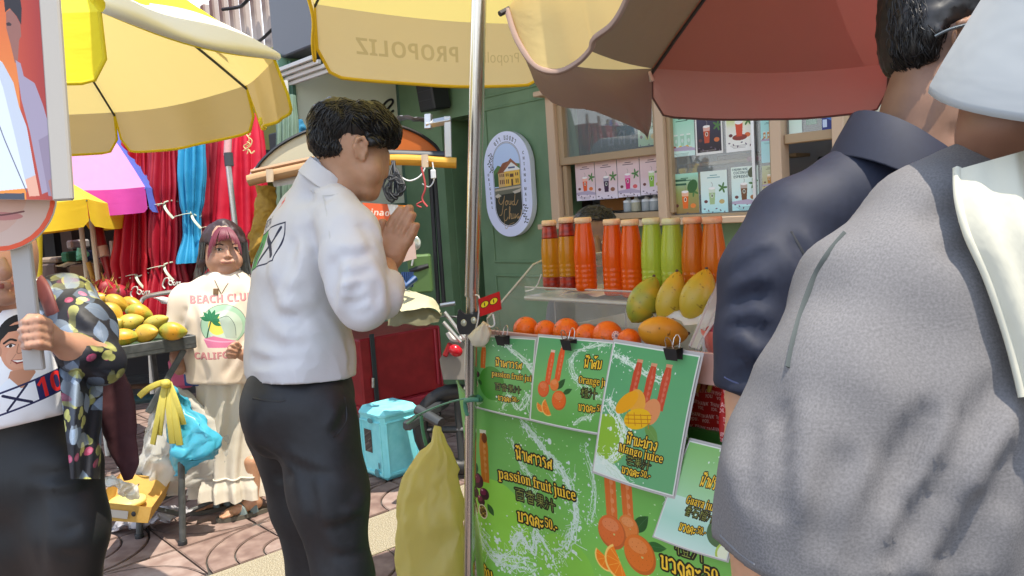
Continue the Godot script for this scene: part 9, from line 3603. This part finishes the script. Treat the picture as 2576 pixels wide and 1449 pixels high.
func grey_man() -> void:
	var t := thing("person", "person in a grey heather T-shirt and pale hat, nearest on the right", "person", Vector3(at(2450, 1449, 0.9).x, 0, at(2450, 1449, 0.9).z))
	var f := field([at(1780, 360, 0.66), at(2900, 360, 1.06), at(1780, 1720, 0.66), at(2900, 1720, 1.06)], 0.02, 0.0085)
	limb(f, [[2560, 590, 0.88, 230], [2520, 850, 0.87, 380], [2480, 1200, 0.86, 470], [2470, 1750, 0.87, 480]], 0.05, cam.basis.z, 0.55)
	limb(f, [[2500, 520, 0.88, 150], [2350, 600, 0.865, 155], [2215, 770, 0.83, 194]], 0.05)
	limb(f, [[2215, 770, 0.83, 195], [2118, 1010, 0.80, 206], [2055, 1240, 0.79, 232], [2048, 1420, 0.79, 240]], 0.04)
	limb(f, [[2370, 800, 0.82, 200], [2330, 1100, 0.80, 215], [2310, 1700, 0.80, 235]], 0.05)
	creases(f, [
		[0.014, 0.026, 2360, 1010, 2280, 1150, 2200, 1290, 2150, 1449], [0.014, 0.026, 2530, 950, 2420, 1130, 2320, 1300, 2250, 1449],
		[0.018, 0.014, 2470, 1230, 2410, 1340, 2370, 1449], [0.016, 0.013, 2150, 1120, 2095, 1250, 2075, 1420], [0.015, 0.012, 2290, 1230, 2250, 1340, 2225, 1449],
		[0.014, 0.012, 1965, 1000, 1955, 1150, 1960, 1320], [0.012, 0.009, 1895, 1050, 1885, 1150, 1890, 1280], [0.018, 0.008, 2300, 570, 2400, 550, 2500, 570],
		[0.014, 0.007, 2360, 645, 2430, 625, 2520, 640], [0.016, 0.010, 2560, 1100, 2500, 1250, 2450, 1449],
	])
	var wn := FastNoiseLite.new()
	wn.seed = 52
	wn.frequency = 6.0
	f.noise(wn, 0.003)
	f.noise(ridged(75, 12.0), 0.0045, Vector3(1, 0.18, 1), Basis(cam.basis.z, -0.55))
	f.slice(at(1860, 1395, 0.79), (-cam.basis.y * 0.9 - cam.basis.x * 0.42))
	var gm := mottled(371, lin(0.115, 0.108, 0.108), lin(0.185, 0.175, 0.176), 0.9, 22.0, 0.06)
	body("t_shirt", f, gm, t)
	seam("piping", f, [2128, 588, 2085, 640, 2050, 700, 2020, 780, 2000, 850, 1985, 925], 0.0042, mat(lin(0.05, 0.06, 0.058), 0.8), t, 0.25)
	seam("hem_seam", f, [1812, 1345, 1850, 1382, 1900, 1420], 0.0014, mat(lin(0.14, 0.14, 0.15), 0.8), t)
	f = field([at(1830, 1380, 0.68), at(2300, 1380, 0.92), at(1830, 1700, 0.68), at(2300, 1700, 0.92)], 0.02, 0.008)
	limb(f, [[2040, 1400, 0.79, 200], [2030, 1700, 0.79, 160]], 0.03)
	body("arm", f, M.skin, t)
	f = field([at(2400, 60, 0.68), at(2900, 60, 0.98), at(2400, 520, 0.68), at(2900, 520, 0.98)], 0.02, 0.007)
	lump(f, [2660, 190, 0.84, 210, 230], 0.085, 0.03)
	lump(f, [2560, 330, 0.83, 120, 80], 0.06, 0.04)
	limb(f, [[2650, 300, 0.86, 170], [2600, 520, 0.88, 190]], 0.04)
	body("body", f, mottled(372, lin(0.22, 0.105, 0.065), lin(0.27, 0.13, 0.08), 0.5, 5.0), t)
	var hm := cloth(lin(0.34, 0.355, 0.36), 0.06, 0.8)
	var c := at(2738, 226, 0.80)
	var bs := cam.basis * Basis(Vector3(0, 0, 1), -0.10) * Basis(Vector3(1, 0, 0), 0.30)
	var rows := []
	for q in [[0.143, -0.022], [0.146, -0.026], [0.146, -0.018], [0.138, 0.01], [0.118, 0.07], [0.106, 0.10], [0.100, 0.16], [0.085, 0.195], [0.03, 0.21]]:
		var row := PackedVector3Array()
		for i in 48:
			var a := -TAU * i / 48
			var wob := 1.0 + 0.025 * sin(a * 3.0 + 1.0) + 0.015 * sin(a * 5.0)
			row.append(c + bs * (Vector3(cos(a), 0, sin(a)) * q[0] * wob + Vector3(0, q[1] + 0.008 * sin(a * 2.0), 0)))
		rows.append(row)
	var g := Geo.new()
	g.grid(rows, true, false, true)
	obj("hat", g, hm, t)
	var L := spline([at(2412, 425, 0.775), at(2416, 500, 0.752), at(2440, 590, 0.735), at(2490, 700, 0.722), at(2545, 860, 0.71), at(2580, 1000, 0.70)], 5)
	var R := spline([at(2600, 372, 0.77), at(2620, 470, 0.745), at(2650, 580, 0.725), at(2680, 700, 0.712), at(2700, 860, 0.70), at(2720, 1000, 0.69)], 5)
	rows = []
	for i in L.size():
		var row := PackedVector3Array()
		for s in 17:
			var u := s / 16.0
			row.append(L[i].lerp(R[i], u) + cam.basis.z * (0.018 * sin(PI * u) + 0.003 * sin(u * 14.0)))
		rows.append(row)
	rows.reverse()
	g = Geo.new()
	g.grid(rows, false)
	for side in [0, 16]:
		var e := []
		for r in rows:
			e.append(r[side] - cam.basis.z * 0.003)
		g.tube(e, 0.0045, 6)
	obj("towel", g, cloth(lin(0.56, 0.53, 0.42), 0.1, 0.9), t)
	f = field([at(2250, 1640, 0.7), at(2700, 1640, 1.1), at(2250, 3600, 0.7), at(2700, 3600, 1.1)], 0.02, 0.02)
	limb(f, [[2380, 1700, 0.92, 200], [2400, 2600, 0.93, 130], [2400, 3500, 0.95, 100]], 0.05)
	limb(f, [[2560, 1700, 0.94, 200], [2580, 2600, 0.96, 130], [2580, 3500, 0.98, 100]], 0.05)
	body("trousers", f, M.black, t)
